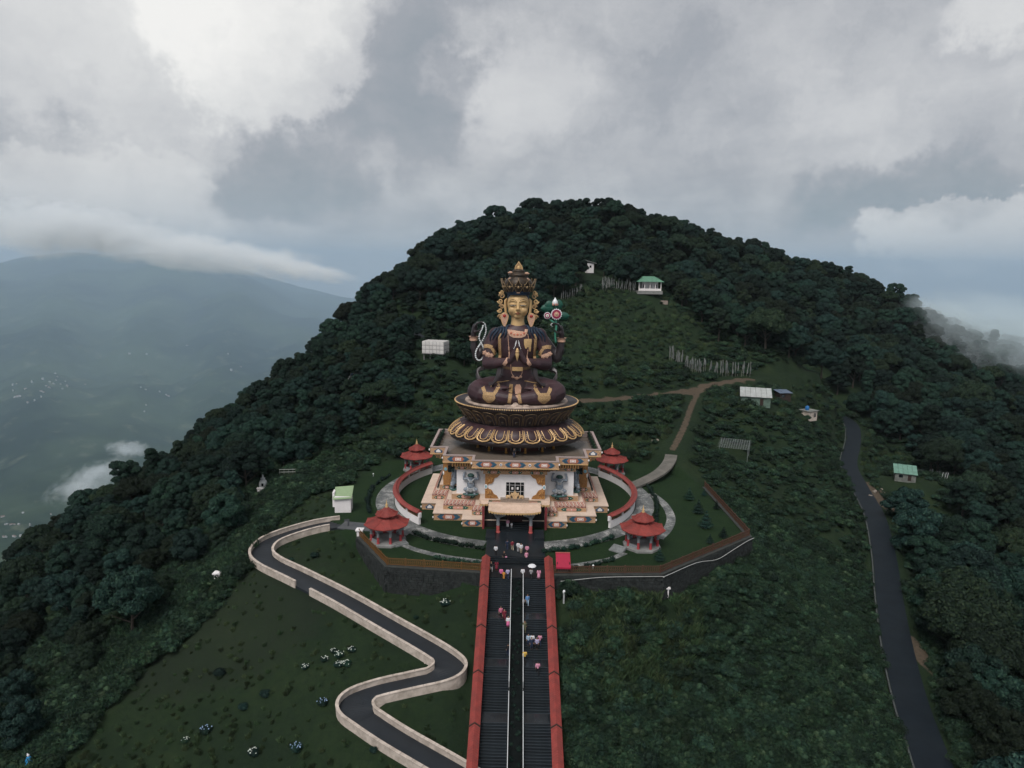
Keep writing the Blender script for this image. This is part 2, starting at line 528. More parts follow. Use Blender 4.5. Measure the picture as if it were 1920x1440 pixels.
CPS = np.array(CPS)
_S = 100.0
def _tps(r2):
    return np.where(r2 > 1e-12, 0.5*r2*np.log(np.maximum(r2, 1e-12)), 0.0)
_A = CPS[:, :2]/_S
_n = len(_A)
_K = _tps(((_A[:, None]-_A[None])**2).sum(-1))+np.eye(_n)*2e-3
_Pm = np.hstack([np.ones((_n, 1)), _A])
_Lm = np.block([[_K, _Pm], [_Pm.T, np.zeros((3, 3))]])
_sol = np.linalg.solve(_Lm, np.concatenate([CPS[:, 2], np.zeros(3)]))
def _rbf(X, Y):
    sh = X.shape
    q = np.stack([X.ravel(), Y.ravel()], 1)/_S
    out = np.zeros(len(q))
    for i in range(0, len(q), 20000):
        b = q[i:i+20000]
        k = _tps(((b[:, None]-_A[None])**2).sum(-1))
        out[i:i+20000] = k @ _sol[:_n]+_sol[_n]+b @ _sol[_n+1:]
    return out.reshape(sh)
_wv = [(rng.uniform(0, 2*pi), rng.uniform(0, 2*pi), s, a) for s, a in ((0.035, 1.6), (0.05, 1.2), (0.08, 0.8), (0.13, 0.45), (0.2, 0.28), (0.33, 0.16), (0.5, 0.1)) for _ in range(2)]
def lumps(X, Y):
    z = 0
    for (a, ph, s, amp) in _wv:
        z = z+amp*np.sin((X*cos(a)+Y*sin(a))*s*2+ph+1.3*np.sin((X*sin(a)-Y*cos(a))*s+ph*2))
    return z*0.5
def poly_dist(X, Y, poly):
    pts = [(p[0], p[1], 0) for p in poly]+[(poly[0][0], poly[0][1], 0)]
    d, _ = dist_polyline(X, Y, pts)
    return np.where(in_poly(X, Y, poly), -d, d)
def ground(X, Y):
    X = np.asarray(X, float); Y = np.asarray(Y, float)
    sh = X.shape
    X = np.atleast_1d(X); Y = np.atleast_1d(Y)
    Z = _rbf(X, Y)
    # gentle undulation, kept off the tended ground
    far = smooth(8, 40, poly_dist(X, Y, PLATFORM))
    Z = Z+lumps(X, Y)*(0.12+0.75*far*smooth(60, 140, np.hypot(X, Y-60)))
    for line, w, off in ((TRACK, 2.6, 0.0), (FOOT, 1.8, 0.0), (BEND, 2.4, 0.0), (ROAD_S, 3.6, 0.0), (RAMP_S, 2.1, -0.3)):
        d, zz = dist_polyline(X, Y, line)
        k = 1-smooth(w, w+3.0, d)
        Z = Z*(1-k)+(zz+off)*k
    k = (1-smooth(5.0, 9.0, np.abs(X-0.53)))*(1-smooth(91.5, 93.5, Y))
    Z = Z*(1-k)+(stair_z(Y)-1.1)*k
    pd = poly_dist(X, Y, PLATFORM)
    # walled edge in front: sheer; open edge at the back: blended
    back = smooth(108, 118, Y)*(1-smooth(30, 37, X))
    k = np.where(pd < 0, 1.0, 0.0)*(1-back)+back*(1-smooth(-1.0, 7.0, pd))
    Z = Z*(1-k)
    Z = np.where((np.abs(X-0.53) < 4.4) & (Y < 98.6), np.minimum(Z, stair_z(np.minimum(Y, 92.4))-1.1), Z)
    return Z.reshape(sh)
def gz(x, y):
    return float(ground(np.array([x]), np.array([y]))[0])

def axis(lo, n0, n1, hi, fine, grow):
    a = list(np.arange(n0, n1+fine*0.5, fine))
    s = fine
    while a[-1] < hi:
        s = min(s*grow, 14); a.append(a[-1]+s)
    s = fine
    b = []
    x = n0
    while x > lo:
        s = min(s*grow, 14); x -= s; b.append(x)
    return np.array(b[::-1]+a)
gx = axis(-420, -66, 72, 620, 0.65, 1.05)
gy = axis(-70, 56, 156, 720, 0.65, 1.05)
GX, GY = np.meshgrid(gx, gy)
GZ = ground(GX, GY)
def build_terrain():
    me = bpy.data.meshes.new("ground")
    ny, nx = GX.shape
    V = np.stack([GX, GY, GZ], -1).reshape(-1, 3)
    idx = np.arange(nx*ny).reshape(ny, nx)
    F = np.stack([idx[:-1, :-1], idx[:-1, 1:], idx[1:, 1:], idx[1:, :-1]], -1).reshape(-1, 4)
    me.vertices.add(len(V)); me.vertices.foreach_set("co", V.ravel())
    me.loops.add(F.size); me.loops.foreach_set("vertex_index", F.ravel().astype(np.int32))
    me.polygons.add(len(F)); me.polygons.foreach_set("loop_start", np.arange(0, F.size, 4, dtype=np.int32))
    me.polygons.foreach_set("use_smooth", np.ones(len(F), bool))
    me.update(calc_edges=True)
    pd = poly_dist(GX, GY, PLATFORM)
    lawn = (1-smooth(-0.3, 2.0, pd))
    px, py, w = pix(V)
    px = px.reshape(GX.shape); py = py.reshape(GX.shape)
    dirt = np.zeros(GX.shape)
    for line, w0 in ((TRACK[:-9], 2.4), (FOOT[:16], 0.99)):
        d, _ = dist_polyline(GX, GY, line)
        dirt = np.maximum(dirt, (1-smooth(w0*0.5, w0*1.3, d))*(1.0 if w0 > 1 else 0.7))
    # worn, dug-over slope left of the ramp and the bare patches by the road
    c = at_z(400, 1175, -8)
    soil = 1-smooth(4, 22, np.hypot((GX-c[0])*0.75, (GY-c[1])))
    c2 = at_z(560, 915, -1.6)
    soil = np.maximum(soil, 0.7*(1-smooth(4, 18, np.hypot((GX-c2[0])*0.8, (GY-c2[1])))))
    c3 = at_y(1660, 925, 183)
    dirt = np.maximum(dirt, 1-smooth(3, 9, np.hypot(GX-c3[0], (GY-c3[1])*0.5)))
    c4 = at_y(1722, 1210, 108)
    dirt = np.maximum(dirt, 0.8*(1-smooth(1.2, 2.6, np.hypot(GX-c4[0], (GY-c4[1])*0.16))))
    for nm, arr in (("lawn", lawn), ("dirt", dirt), ("soil", soil)):
        a = me.attributes.new(nm, "FLOAT", "POINT")
        a.data.foreach_set("value", arr.ravel().astype(np.float32))
    m = bpy.data.materials.new("hill_ground"); m.use_nodes = True
    nt = m.node_tree; bs = nt.nodes["Principled BSDF"]
    geo = N(nt, "ShaderNodeNewGeometry"); P = geo.outputs["Position"]
    nb = noise(nt, P, 0.09, 6, 0.6); nf = noise(nt, P, 1.3, 8, 0.7); nvf = noise(nt, P, 6.0, 6, 0.7)
    g1 = ramp(nt, nb, [(0.3, (0.009, 0.018, 0.010)), (0.55, (0.015, 0.028, 0.012)), (0.75, (0.024, 0.036, 0.015))])
    g = mixc(nt, ramp(nt, nf, [(0.42, 0.0), (0.7, 0.75)]), g1, (0.007, 0.015, 0.009))
    g = mixc(nt, ramp(nt, nvf, [(0.5, 0.0), (0.75, 0.5)]), g, (0.028, 0.038, 0.017))
    l1 = ramp(nt, noise(nt, P, 0.35, 6, 0.65), [(0.3, (0.010, 0.024, 0.010)), (0.7, (0.017, 0.034, 0.012))])
    l1 = mixc(nt, ramp(nt, noise(nt, P, 2.6, 6, 0.7), [(0.45, 0.0), (0.75, 0.55)]), l1, (0.004, 0.012, 0.007))
    def at(nm):
        a = N(nt, "ShaderNodeAttribute"); a.attribute_name = nm; return a.outputs["Fac"]
    c = mixc(nt, at("lawn"), g, l1)
    edge = noise(nt, P, 0.7, 6, 0.65)
    def worn(a):
        return ramp(nt, mth(nt, "ADD", a, mth(nt, "MULTIPLY", mth(nt, "SUBTRACT", edge, 0.5), 0.9)), [(0.4, 0.0), (0.62, 1.0)])
    so = ramp(nt, nf, [(0.3, (0.013, 0.017, 0.013)), (0.7, (0.025, 0.027, 0.021))])
    c = mixc(nt, mth(nt, "MULTIPLY", worn(at("soil")), 0.35), c, so)
    di = ramp(nt, nf, [(0.3, (0.06, 0.046, 0.035)), (0.7, (0.12, 0.088, 0.064))])
    c = mixc(nt, mth(nt, "MULTIPLY", worn(at("dirt")), 0.85), c, di)
    link(nt, c, bs.inputs["Base Color"])
    bs.inputs["Roughness"].default_value = 0.9
    bs.inputs["Specular IOR Level"].default_value = 0.1
    b = N(nt, "ShaderNodeBump"); b.inputs["Strength"].default_value = 0.9; b.inputs["Distance"].default_value = 0.25
    link(nt, mth(nt, "ADD", nf, mth(nt, "MULTIPLY", nvf, 0.5)), b.inputs["Height"]); link(nt, b.outputs[0], bs.inputs["Normal"])
    me.materials.append(m)
    structure(obj("ground", me))
build_terrain()

# ---- the far side of the valley: a mountain flank rising out of the valley floor
def build_far():
    xs = np.linspace(-9000, 9000, 150); ys = np.concatenate([np.linspace(760, 3000, 40), np.linspace(3150, 12000, 60)])
    X, Y = np.meshgrid(xs, ys)
    az = np.degrees(np.arctan2(X, Y))
    R = np.hypot(X, Y)
    crest = 178*np.exp(-((az+29.0)/7.0)**2)-330*smooth(-27, -8, az)-120*(1-smooth(-50,-38,az))+60*np.exp(-((az+48)/8)**2)-40
    crest += 9*np.sin(az*0.55+1.2)+4*np.sin(az*2.3+1)
    t = smooth(1300, 7600, R)
    spur = 120*np.sin(az*0.35+R*0.0006)*t*(1-t)*2+60*np.sin(az*1.1-R*0.0011)*t*(1-t)*3+26*np.sin(X*0.004+2*np.sin(Y*0.003))*smooth(1500, 3000, R)
    Z = -640+(crest+640)*t**1.15+spur-260*smooth(7700, 9500, R)
    rows = [[(X[i, j], Y[i, j], Z[i, j]) for j in range(len(xs))] for i in range(len(ys))]
    mb = MB(); mb.grid(rows)
    m = bpy.data.materials.new("far_forest"); m.use_nodes = True
    nt = m.node_tree; bs = nt.nodes["Principled BSDF"]
    geo = N(nt, "ShaderNodeNewGeometry"); P = geo.outputs["Position"]
    a = noise(nt, P, 0.0016, 8, 0.65); b = noise(nt, P, 0.011, 6, 0.7)
    c = ramp(nt, a, [(0.40, (0.006, 0.02, 0.014)), (0.6, (0.04, 0.065, 0.035))])
    c = mixc(nt, ramp(nt, b, [(0.55, 0.0), (0.72, 0.9)]), c, (0.11, 0.125, 0.08))
    link(nt, c, bs.inputs["Base Color"]); bs.inputs["Roughness"].default_value = 1.0
    bs.inputs["Specular IOR Level"].default_value = 0.0
    o = mb.build("mountain", m, smooth_=True); structure(o)
    def zf(x, y):
        j = int(np.clip(np.searchsorted(xs, x)-1, 0, len(xs)-2)); i = int(np.clip(np.searchsorted(ys, y)-1, 0, len(ys)-2))
        fx = (x-xs[j])/(xs[j+1]-xs[j]); fy = (y-ys[i])/(ys[i+1]-ys[i])
        return float(Z[i, j]*(1-fx)*(1-fy)+Z[i, j+1]*fx*(1-fy)+Z[i+1, j]*(1-fx)*fy+Z[i+1, j+1]*fx*fy)
    return zf
far_z = build_far()

def build_haze():
    mb = MB()
    mb.box((0, 5700, -720), (19000, 13400, 2040))
    m = bpy.data.materials.new("valley_air"); m.use_nodes = True
    nt = m.node_tree
    nt.nodes.clear()
    out = N(nt, "ShaderNodeOutputMaterial")
    pv = N(nt, "ShaderNodeVolumePrincipled")
    pv.inputs["Color"].default_value = (0.74, 0.87, 0.93, 1)
    pv.inputs["Density"].default_value = HAZE_DENSITY
    pv.inputs["Anisotropy"].default_value = 0.2
    link(nt, pv.outputs[0], out.inputs["Volume"])
    o = mb.build("haze", m); o["kind"] = "stuff"
HAZE_DENSITY = 0.00005
build_haze()
# thicker air lying in the valley, and shreds of low mist on the slopes
def mist_mat(name, dens, col, g=0.2):
    m = bpy.data.materials.new(name); m.use_nodes = True
    nt = m.node_tree; nt.nodes.clear()
    out = N(nt, "ShaderNodeOutputMaterial"); pv = N(nt, "ShaderNodeVolumePrincipled")
    pv.inputs["Color"].default_value = (col[0], col[1], col[2], 1); pv.inputs["Density"].default_value = dens; pv.inputs["Anisotropy"].default_value = g
    link(nt, pv.outputs[0], out.inputs["Volume"])
    return m
def build_mist():
    mb = MB(); mb.box((0, 5650, -720), (18000, 8700, 1900))
    o = mb.build("mist", mist_mat("valley_mist", 0.00018, (0.62, 0.80, 1.0))); o["kind"] = "stuff"
    def bank(c, r, tilt, dens, nscale, thr, col, stretch=(1, 1, 1)):
        """a drifting bank of mist: ragged density that thins out towards its edge"""
        mb_ = MB(); mb_.ball((0, 0, 0), 1.0, 24, 14)
        m = bpy.data.materials.new("mist_bank"); m.use_nodes = True
        nt = m.node_tree; nt.nodes.clear()
        out_ = N(nt, "ShaderNodeOutputMaterial"); pv = N(nt, "ShaderNodeVolumePrincipled")
        pv.inputs["Color"].default_value = (col[0], col[1], col[2], 1); pv.inputs["Anisotropy"].default_value = 0.0
        tc = N(nt, "ShaderNodeTexCoord")
        mp = N(nt, "ShaderNodeVectorMath", operation="MULTIPLY"); link(nt, tc.outputs["Object"], mp.inputs[0]); mp.inputs[1].default_value = (nscale*stretch[0], nscale*stretch[1], nscale*stretch[2])
        n_ = noise(nt, mp.outputs[0], 1.0, 6, 0.6, 0.6)
        ln = N(nt, "ShaderNodeVectorMath", operation="LENGTH"); link(nt, tc.outputs["Object"], ln.inputs[0])
        fall = mth(nt, "SUBTRACT", 1.0, mth(nt, "POWER", ln.outputs["Value"], 2.2), True)
        f = mth(nt, "SUBTRACT", mth(nt, "ADD", n_, mth(nt, "MULTIPLY", fall, 0.55)), thr)
        f = mth(nt, "MULTIPLY", mth(nt, "MULTIPLY", f, 3.2, True), mth(nt, "MULTIPLY", fall, 2.5, True))
        link(nt, mth(nt, "MULTIPLY", f, dens), pv.inputs["Density"])
        link(nt, pv.outputs[0], out_.inputs["Volume"])
        o_ = obj("mist", mb_.mesh("mist", m)); o_["kind"] = "stuff"
        o_.location = c; o_.scale = r; o_.rotation_euler = (0, tilt, 0)
    WH = (0.95, 0.98, 1.0)
    bank(tuple(at_y(95, 428, 1150)), (215, 60, 62), 0.0, 0.03, 2.6, 0.72, WH, (1.6, 0.6, 0.8))
    bank(tuple(at_y(345, 470, 1150)), (300, 60, 42), radians(7), 0.03, 2.8, 0.68, WH, (2.2, 0.6, 0.8))
    bank(tuple(at_y(565, 505, 1120)), (110, 40, 22), radians(10), 0.03, 2.2, 0.72, WH, (1.8, 0.6, 0.8))
    bank(tuple(at_y(1930, 672, 368)), (88, 46, 34), radians(17), 0.026, 2.6, 0.62, (0.85, 0.96, 1.0), (1.4, 0.8, 0.8))
    bank(tuple(at_y(1800, 605, 385)), (36, 26, 11), radians(22), 0.03, 2.2, 0.70, (0.85, 0.96, 1.0), (1.6, 0.8, 0.9))
    bank(tuple(at_y(165, 905, 1700)), (170, 90, 70), radians(-25), 0.022, 3.0, 0.86, WH, (1.2, 0.8, 0.7))
    bank(tuple(at_y(240, 842, 1750)), (80, 60, 30), radians(5), 0.022, 2.6, 0.80, WH, (1.6, 0.8, 0.8))
build_mist()
# ================================================================== VEGETATION
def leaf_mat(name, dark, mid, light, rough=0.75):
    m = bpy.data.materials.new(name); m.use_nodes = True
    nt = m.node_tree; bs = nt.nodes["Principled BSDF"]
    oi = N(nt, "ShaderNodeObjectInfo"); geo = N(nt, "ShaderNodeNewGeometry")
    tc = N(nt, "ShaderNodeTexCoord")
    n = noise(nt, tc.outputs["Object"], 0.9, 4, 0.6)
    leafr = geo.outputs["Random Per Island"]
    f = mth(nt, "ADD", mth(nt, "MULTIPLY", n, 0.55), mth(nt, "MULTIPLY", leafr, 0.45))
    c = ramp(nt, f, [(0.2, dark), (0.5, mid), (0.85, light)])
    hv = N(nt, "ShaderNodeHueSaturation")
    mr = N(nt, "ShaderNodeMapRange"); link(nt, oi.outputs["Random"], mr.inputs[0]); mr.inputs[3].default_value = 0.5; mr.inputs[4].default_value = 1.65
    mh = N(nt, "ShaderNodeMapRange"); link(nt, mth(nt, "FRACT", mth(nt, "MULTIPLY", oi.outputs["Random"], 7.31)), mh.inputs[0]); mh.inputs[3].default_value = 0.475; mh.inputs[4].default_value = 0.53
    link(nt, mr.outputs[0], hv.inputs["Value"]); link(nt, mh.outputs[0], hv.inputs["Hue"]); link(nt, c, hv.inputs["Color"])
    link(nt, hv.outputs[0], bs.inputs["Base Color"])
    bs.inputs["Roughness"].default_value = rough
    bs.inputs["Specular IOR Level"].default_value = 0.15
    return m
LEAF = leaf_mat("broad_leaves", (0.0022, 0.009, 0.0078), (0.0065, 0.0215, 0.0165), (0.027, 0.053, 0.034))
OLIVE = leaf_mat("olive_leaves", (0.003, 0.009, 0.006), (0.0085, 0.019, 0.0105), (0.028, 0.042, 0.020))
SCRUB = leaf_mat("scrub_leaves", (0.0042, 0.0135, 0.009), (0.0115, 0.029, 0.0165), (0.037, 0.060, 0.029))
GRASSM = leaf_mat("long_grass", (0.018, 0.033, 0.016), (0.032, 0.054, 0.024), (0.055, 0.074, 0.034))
BARK = mat("bark", (0.05, 0.042, 0.034), 0.9, 0.4, 2.0)

def leaves_mesh(name, lobes, n_per, size, matl, core=True, droop=0.0, rnd=None, aspect=0.55, core_scale=0.72):
    """leaf-sized faces spread over and just inside a set of lobes (x, y, z, rx, rz)"""
    r_ = rnd or rng
    V = []; F = []
    k = 0
    for (x, y, z, rx, rz) in lobes:
        m = max(6, int(n_per*rx*rx))
        d = r_.normal(size=(m, 3)); d[:, 2] = np.abs(d[:, 2])*0.95-0.25*r_.random(m)
        d /= np.linalg.norm(d, axis=1)[:, None]
        rad = 0.82+0.28*r_.random(m)
        P = np.stack([x+d[:, 0]*rx*rad, y+d[:, 1]*rx*rad, z+d[:, 2]*rz*rad], 1)
        nrm = d+r_.normal(size=(m, 3))*0.38
        nrm /= np.linalg.norm(nrm, axis=1)[:, None]
        t = np.cross(nrm, r_.normal(size=(m, 3))); t /= np.linalg.norm(t, axis=1)[:, None]
        t[:, 2] -= droop; t /= np.linalg.norm(t, axis=1)[:, None]
        b = np.cross(nrm, t); b /= np.linalg.norm(b, axis=1)[:, None]
        s = size*(0.6+0.8*r_.random(m))[:, None]
        q = np.stack([P-t*s, P+b*s*aspect+nrm*s*0.12, P+t*s, P-b*s*aspect+nrm*s*0.12], 1)
        V.append(q.reshape(-1, 3)); F.append((np.arange(m*4)+k).reshape(-1, 4)); k += m*4
    V = np.concatenate(V); F = [tuple(f) for f in np.concatenate(F)]
    mb = MB(); mb.add([tuple(p) for p in V], F)
    if core:
        for (x, y, z, rx, rz) in lobes:
            mb.ball((x, y, z), (rx*core_scale, rx*core_scale, rz*core_scale), 8, 5)
    return mb.mesh(name, matl)

def crown_lobes(R, H, n, seed, shape="round"):
    r_ = np.random.default_rng(seed)
    L = []
    for i in range(n):
        a = i*2.399+r_.uniform(-0.4, 0.4)
        t = (i+0.5)/n
        if shape == "round":
            zz = H*(0.15+0.78*t); rr = R*0.66*sqrt(max(0.05, 1-((t-0.35)/0.72)**2))*r_.uniform(0.5, 1.1)
        elif shape == "flat":
            zz = H*(0.45+0.5*t); rr = R*0.8*sqrt(1-t*0.8)*r_.uniform(0.4, 1.1)
        elif shape == "tall":
            zz = H*(0.05+0.9*t); rr = R*0.5*(1-0.55*t)*r_.uniform(0.3, 1.1)
        s = R*r_.uniform(0.20, 0.40)*(1.0-0.2*t)
        L.append((rr*cos(a), rr*sin(a), zz, s, s*r_.uniform(0.65, 0.95)))
    return L
TREE_VARIANTS = []
def make_tree_meshes():
    specs = [("round", 4.6, 8.0, 24, 330), ("round", 5.4, 7.6, 30, 300), ("flat", 5.4, 7.5, 26, 300), ("tall", 4.2, 10.0, 26, 330), ("round", 3.9, 7.2, 20, 360), ("flat", 4.9, 8.6, 24, 280)]
    for i, (sh, R, H, n, dens) in enumerate(specs):
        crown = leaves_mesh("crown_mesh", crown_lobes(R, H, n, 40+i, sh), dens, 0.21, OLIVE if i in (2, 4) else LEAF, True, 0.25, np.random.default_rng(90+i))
        th = H*0.5
        mb = MB()
        rr = np.random.default_rng(i)
        top = (rr.uniform(-.4, .4), rr.uniform(-.4, .4), 3.2+H*0.45)
        mb.tube([(0, 0, -0.6), (0.1, 0, 1.5), (top[0]*.5, top[1]*.5, 3.2), top], [0.34, 0.26, 0.2, 0.1], 6)
        for k in range(4):
            a = k*1.7+i; s = (top[0]*.5, top[1]*.5, 2.6+0.5*k)
            mb.tube([s, (s[0]+cos(a)*R*0.3, s[1]+sin(a)*R*0.3, s[2]+1.1), (s[0]+cos(a)*R*0.6, s[1]+sin(a)*R*0.6, s[2]+2.4)], [0.13, 0.09, 0.04], 5)
        trunk = mb.mesh("trunk_mesh", BARK)
        TREE_VARIANTS.append((crown, trunk, R, H))
make_tree_meshes()
CROWN_BASE = 2.4          # crown foliage starts this far up the trunk

SHRUB_VARIANTS = []
def make_shrub_meshes():
    for i in range(6):
        r_ = np.random.default_rng(200+i)
        L = []
        n = 5+i % 3
        for k in range(n):
            a = k*2.4; rr = 0.62*sqrt(k/n)
            L.append((rr*cos(a), rr*sin(a), 0.45+0.4*r_.random()*(1-rr), 0.34+0.16*r_.random(), 0.34+0.12*r_.random()))
        if i % 2 == 0:      # feathery, long drooping leaves
            SHRUB_VARIANTS.append(leaves_mesh("shrub_mesh", L, 330, 0.16, SCRUB, True, 0.8, r_, 0.16, 0.55))
        else:
            SHRUB_VARIANTS.append(leaves_mesh("shrub_mesh", L, 420, 0.085, SCRUB, True, 0.25, r_, 0.36, 0.65))
    for i in range(2):      # tall grass tufts
        r_ = np.random.default_rng(300+i)
        mb = MB()
        for k in range(70):
            a = r_.uniform(0, 2*pi); q = 0.45*sqrt(r_.random()); b = r_.uniform(0, 2*pi); h = r_.uniform(0.5, 1.1); ln = r_.uniform(0.1, 0.5)
            x, y = q*cos(a), q*sin(a); w = 0.03
            mb.add([(x-w*sin(b), y+w*cos(b), 0), (x+w*sin(b), y-w*cos(b), 0), (x+ln*0.4*cos(b)+w*sin(b)*.7, y+ln*0.4*sin(b)-w*cos(b)*.7, h*0.7), (x+ln*cos(b), y+ln*sin(b), h)], [(0, 1, 2, 3)])
        SHRUB_VARIANTS.append(mb.mesh("grass_tuft_mesh", GRASSM))
make_shrub_meshes()

def instancer(name, pts, rotz, scl, idx, sources, tilt=None):
    """one object whose geometry nodes place copies of the source meshes on its points"""
    me = bpy.data.meshes.new(name)
    me.vertices.add(len(pts)); me.vertices.foreach_set("co", np.asarray(pts, np.float32).ravel())
    rot = np.zeros((len(pts), 3), np.float32); rot[:, 2] = rotz
    if tilt is not None:
        rot[:, :2] = tilt
    a = me.attributes.new("rot", "FLOAT_VECTOR", "POINT"); a.data.foreach_set("vector", rot.ravel())
    sc = np.asarray(scl, np.float32)
    if sc.ndim == 1:
        sc = np.repeat(sc[:, None], 3, 1)
    a = me.attributes.new("scl", "FLOAT_VECTOR", "POINT"); a.data.foreach_set("vector", sc.ravel())
    a = me.attributes.new("pick", "INT", "POINT"); a.data.foreach_set("value", np.asarray(idx, np.int32))
    me.update()
    o = obj(name, me)
    ng = bpy.data.node_groups.new(name+"_nodes", "GeometryNodeTree")
    ng.interface.new_socket("Geometry", in_out="INPUT", socket_type="NodeSocketGeometry")
    ng.interface.new_socket("Geometry", in_out="OUTPUT", socket_type="NodeSocketGeometry")
    gi = ng.nodes.new("NodeGroupInput"); go = ng.nodes.new("NodeGroupOutput")
    mp = ng.nodes.new("GeometryNodeMeshToPoints")
    ng.links.new(gi.outputs[0], mp.inputs[0])
    jn = ng.nodes.new("GeometryNodeJoinGeometry")
    for k in range(len(sources)):
        src = sources[len(sources)-1-k]
        inf = ng.nodes.new("GeometryNodeObjectInfo"); inf.transform_space = "ORIGINAL"
        inf.inputs["Object"].default_value = src
        inf.inputs["As Instance"].default_value = True
        ng.links.new(inf.outputs["Geometry"], jn.inputs[0])
    ip = ng.nodes.new("GeometryNodeInstanceOnPoints")
    ng.links.new(mp.outputs[0], ip.inputs["Points"]); ng.links.new(jn.outputs[0], ip.inputs["Instance"])
    ip.inputs["Pick Instance"].default_value = True
    for nm, dt, sock in (("rot", "FLOAT_VECTOR", "Rotation"), ("scl", "FLOAT_VECTOR", "Scale"), ("pick", "INT", "Instance Index")):
        na = ng.nodes.new("GeometryNodeInputNamedAttribute"); na.data_type = dt; na.inputs["Name"].default_value = nm
        src = na.outputs["Attribute"]
        if sock == "Rotation":
            er = ng.nodes.new("FunctionNodeEulerToRotation"); ng.links.new(src, er.inputs[0]); src = er.outputs[0]
        ng.links.new(src, ip.inputs[sock])
    ng.links.new(ip.outputs[0], go.inputs[0])
    md = o.modifiers.new("scatter", "NODES"); md.node_group = ng
    o["kind"] = "stuff"
    return o

# ---- where the forest stands
CLEAR_PX = [(-400, 2400), (-60, 1500), (40, 1425), (110, 1345), (205, 1235), (330, 1135), (425, 1020), (470, 940), (545, 880), (640, 850), (700, 800), (790, 765), (850, 745), (880, 690), (1000, 640), (1060, 565), (1090, 545), (1125, 528), (1190, 545), (1255, 560), (1300, 600), (1345, 640), (1400, 662), (1450, 690), (1530, 690), (1560, 745), (1578, 772), (1625, 795), (1640, 850), (1690, 850), (1760, 870), (1700, 930), (1680, 990), (1690, 1060), (1715, 1140), (1745, 1230), (1770, 1330), (1830, 1500), (2100, 2400)]
def forest_mask(X, Y, Z):
    px, py, w = pix(np.stack([X, Y, Z], 1))
    ok = ~in_poly(px, py, CLEAR_PX) | (Y < 30) | (Y > 300)
    d, _ = dist_polyline(X, Y, ROAD_S); ok &= d > 6.0
    d, _ = dist_polyline(X, Y, BEND); ok &= d > 4.5
    ok &= ~((px > 1655) & (px < 1800) & (py > 840) & (Y > 168) & (Y < 212))
    ok &= ~((px > 778) & (px < 856) & (Y > 160) & (Y < 205)) & ~((px > 1085) & (px < 1128) & (Y > 255) & (Y < 296))
    ok &= poly_dist(X, Y, PLATFORM) > 6
    d, _ = dist_polyline(X, Y, RAMP_S); ok &= d > 5
    ok &= ((np.abs(X-0.5) > 9) | (Y > 95))
    return ok
def poisson(x0, x1, y0, y1, spacing_fn, n, rg):
    cell = {}
    out = []
    X = rg.uniform(x0, x1, n); Y = rg.uniform(y0, y1, n); S = spacing_fn(X, Y)
    cs = 3.0
    for x, y, s in zip(X, Y, S):
        i, j = int(x//cs), int(y//cs); k = int(s//cs)+1
        bad = False
        for a in range(i-k, i+k+1):
            for b in range(j-k, j+k+1):
                for (u, v) in cell.get((a, b), ()):
                    if (u-x)**2+(v-y)**2 < s*s:
                        bad = True; break
                if bad: break
            if bad: break
        if not bad:
            cell.setdefault((i, j), []).append((x, y)); out.append((x, y, s))
    return np.array(out)
def plant_forest():
    rg = np.random.default_rng(11)
    def sp(X, Y):
        return np.where(Y > 245, 6.2, np.where(X < 0, 3.5, 4.6))*rg.uniform(0.75, 1.4, X.shape)
    pts = poisson(-230, 420, 40, 470, sp, 42000, rg)
    X, Y, S = pts.T
    Z = ground(X, Y)
    ok = forest_mask(X, Y, Z)
    px, py, w = pix(np.stack([X, Y, Z+6], 1))
    ok &= (w > 20) & (px > -260) & (px < 2180) & (py < 1700)
    X, Y, Z, S, w = X[ok], Y[ok], Z[ok], S[ok], w[ok]
    n = len(X)
    var = rg.choice(len(TREE_VARIANTS), n, p=[0.24, 0.24, 0.17, 0.05, 0.17, 0.13])
    sc = np.clip(S/5.2, 0.5, 1.4)*rg.uniform(0.78, 1.2, n)
    # lower, bushier growth on the left flank and by the clearing's edge; tall old trees right of the road
    left = smooth(-20, -60, X)*(1-smooth(190, 260, Y))
    sc *= 1-0.12*left
    big = (X > 60) & (Y < 260)
    sc = np.where(big, sc*1.12, sc)
    sc = np.where(Y > 230, np.minimum(sc, 1.18), sc)
    sc = np.where(rg.random(n) < 0.05, sc*1.28, sc)
    return X, Y, Z, var, sc
FX, FY, FZ, FV, FS = plant_forest()
# ================================================================== SITE WORKS
def ornate(name, cols, scale=2.2, rough=0.6, metal=0.0):
    """painted relief pattern: scrolls and flowers in a few flat colours"""
    if name in MATS:
        return MATS[name]
    m = bpy.data.materials.new(name); m.use_nodes = True
    nt = m.node_tree; bs = nt.nodes["Principled BSDF"]
    tc = N(nt, "ShaderNodeTexCoord"); v = tc.outputs["Object"]
    vo = N(nt, "ShaderNodeTexVoronoi"); vo.inputs["Scale"].default_value = scale; link(nt, v, vo.inputs["Vector"])
    sn = mth(nt, "MULTIPLY", mth(nt, "ADD", mth(nt, "SINE", mth(nt, "MULTIPLY", vo.outputs["Distance"], 21.0)), 1.0), 0.5)
    k = len(cols)
    c = ramp(nt, sn, [(i/max(1, k-1)*0.9+0.05, cc) for i, cc in enumerate(cols)])
    n2 = noise(nt, v, scale*3, 4, 0.7)
    c = mixc(nt, ramp(nt, n2, [(0.45, 0.0), (0.7, 0.4)]), c, tuple(x*0.5 for x in cols[0]))
    link(nt, c, bs.inputs["Base Color"])
    bs.inputs["Roughness"].default_value = rough; bs.inputs["Metallic"].default_value = metal
    b = N(nt, "ShaderNodeBump"); b.inputs["Strength"].default_value = 0.6; b.inputs["Distance"].default_value = 0.06
    link(nt, sn, b.inputs["Height"]); link(nt, b.outputs[0], bs.inputs["Normal"])
    MATS[name] = m
    return m

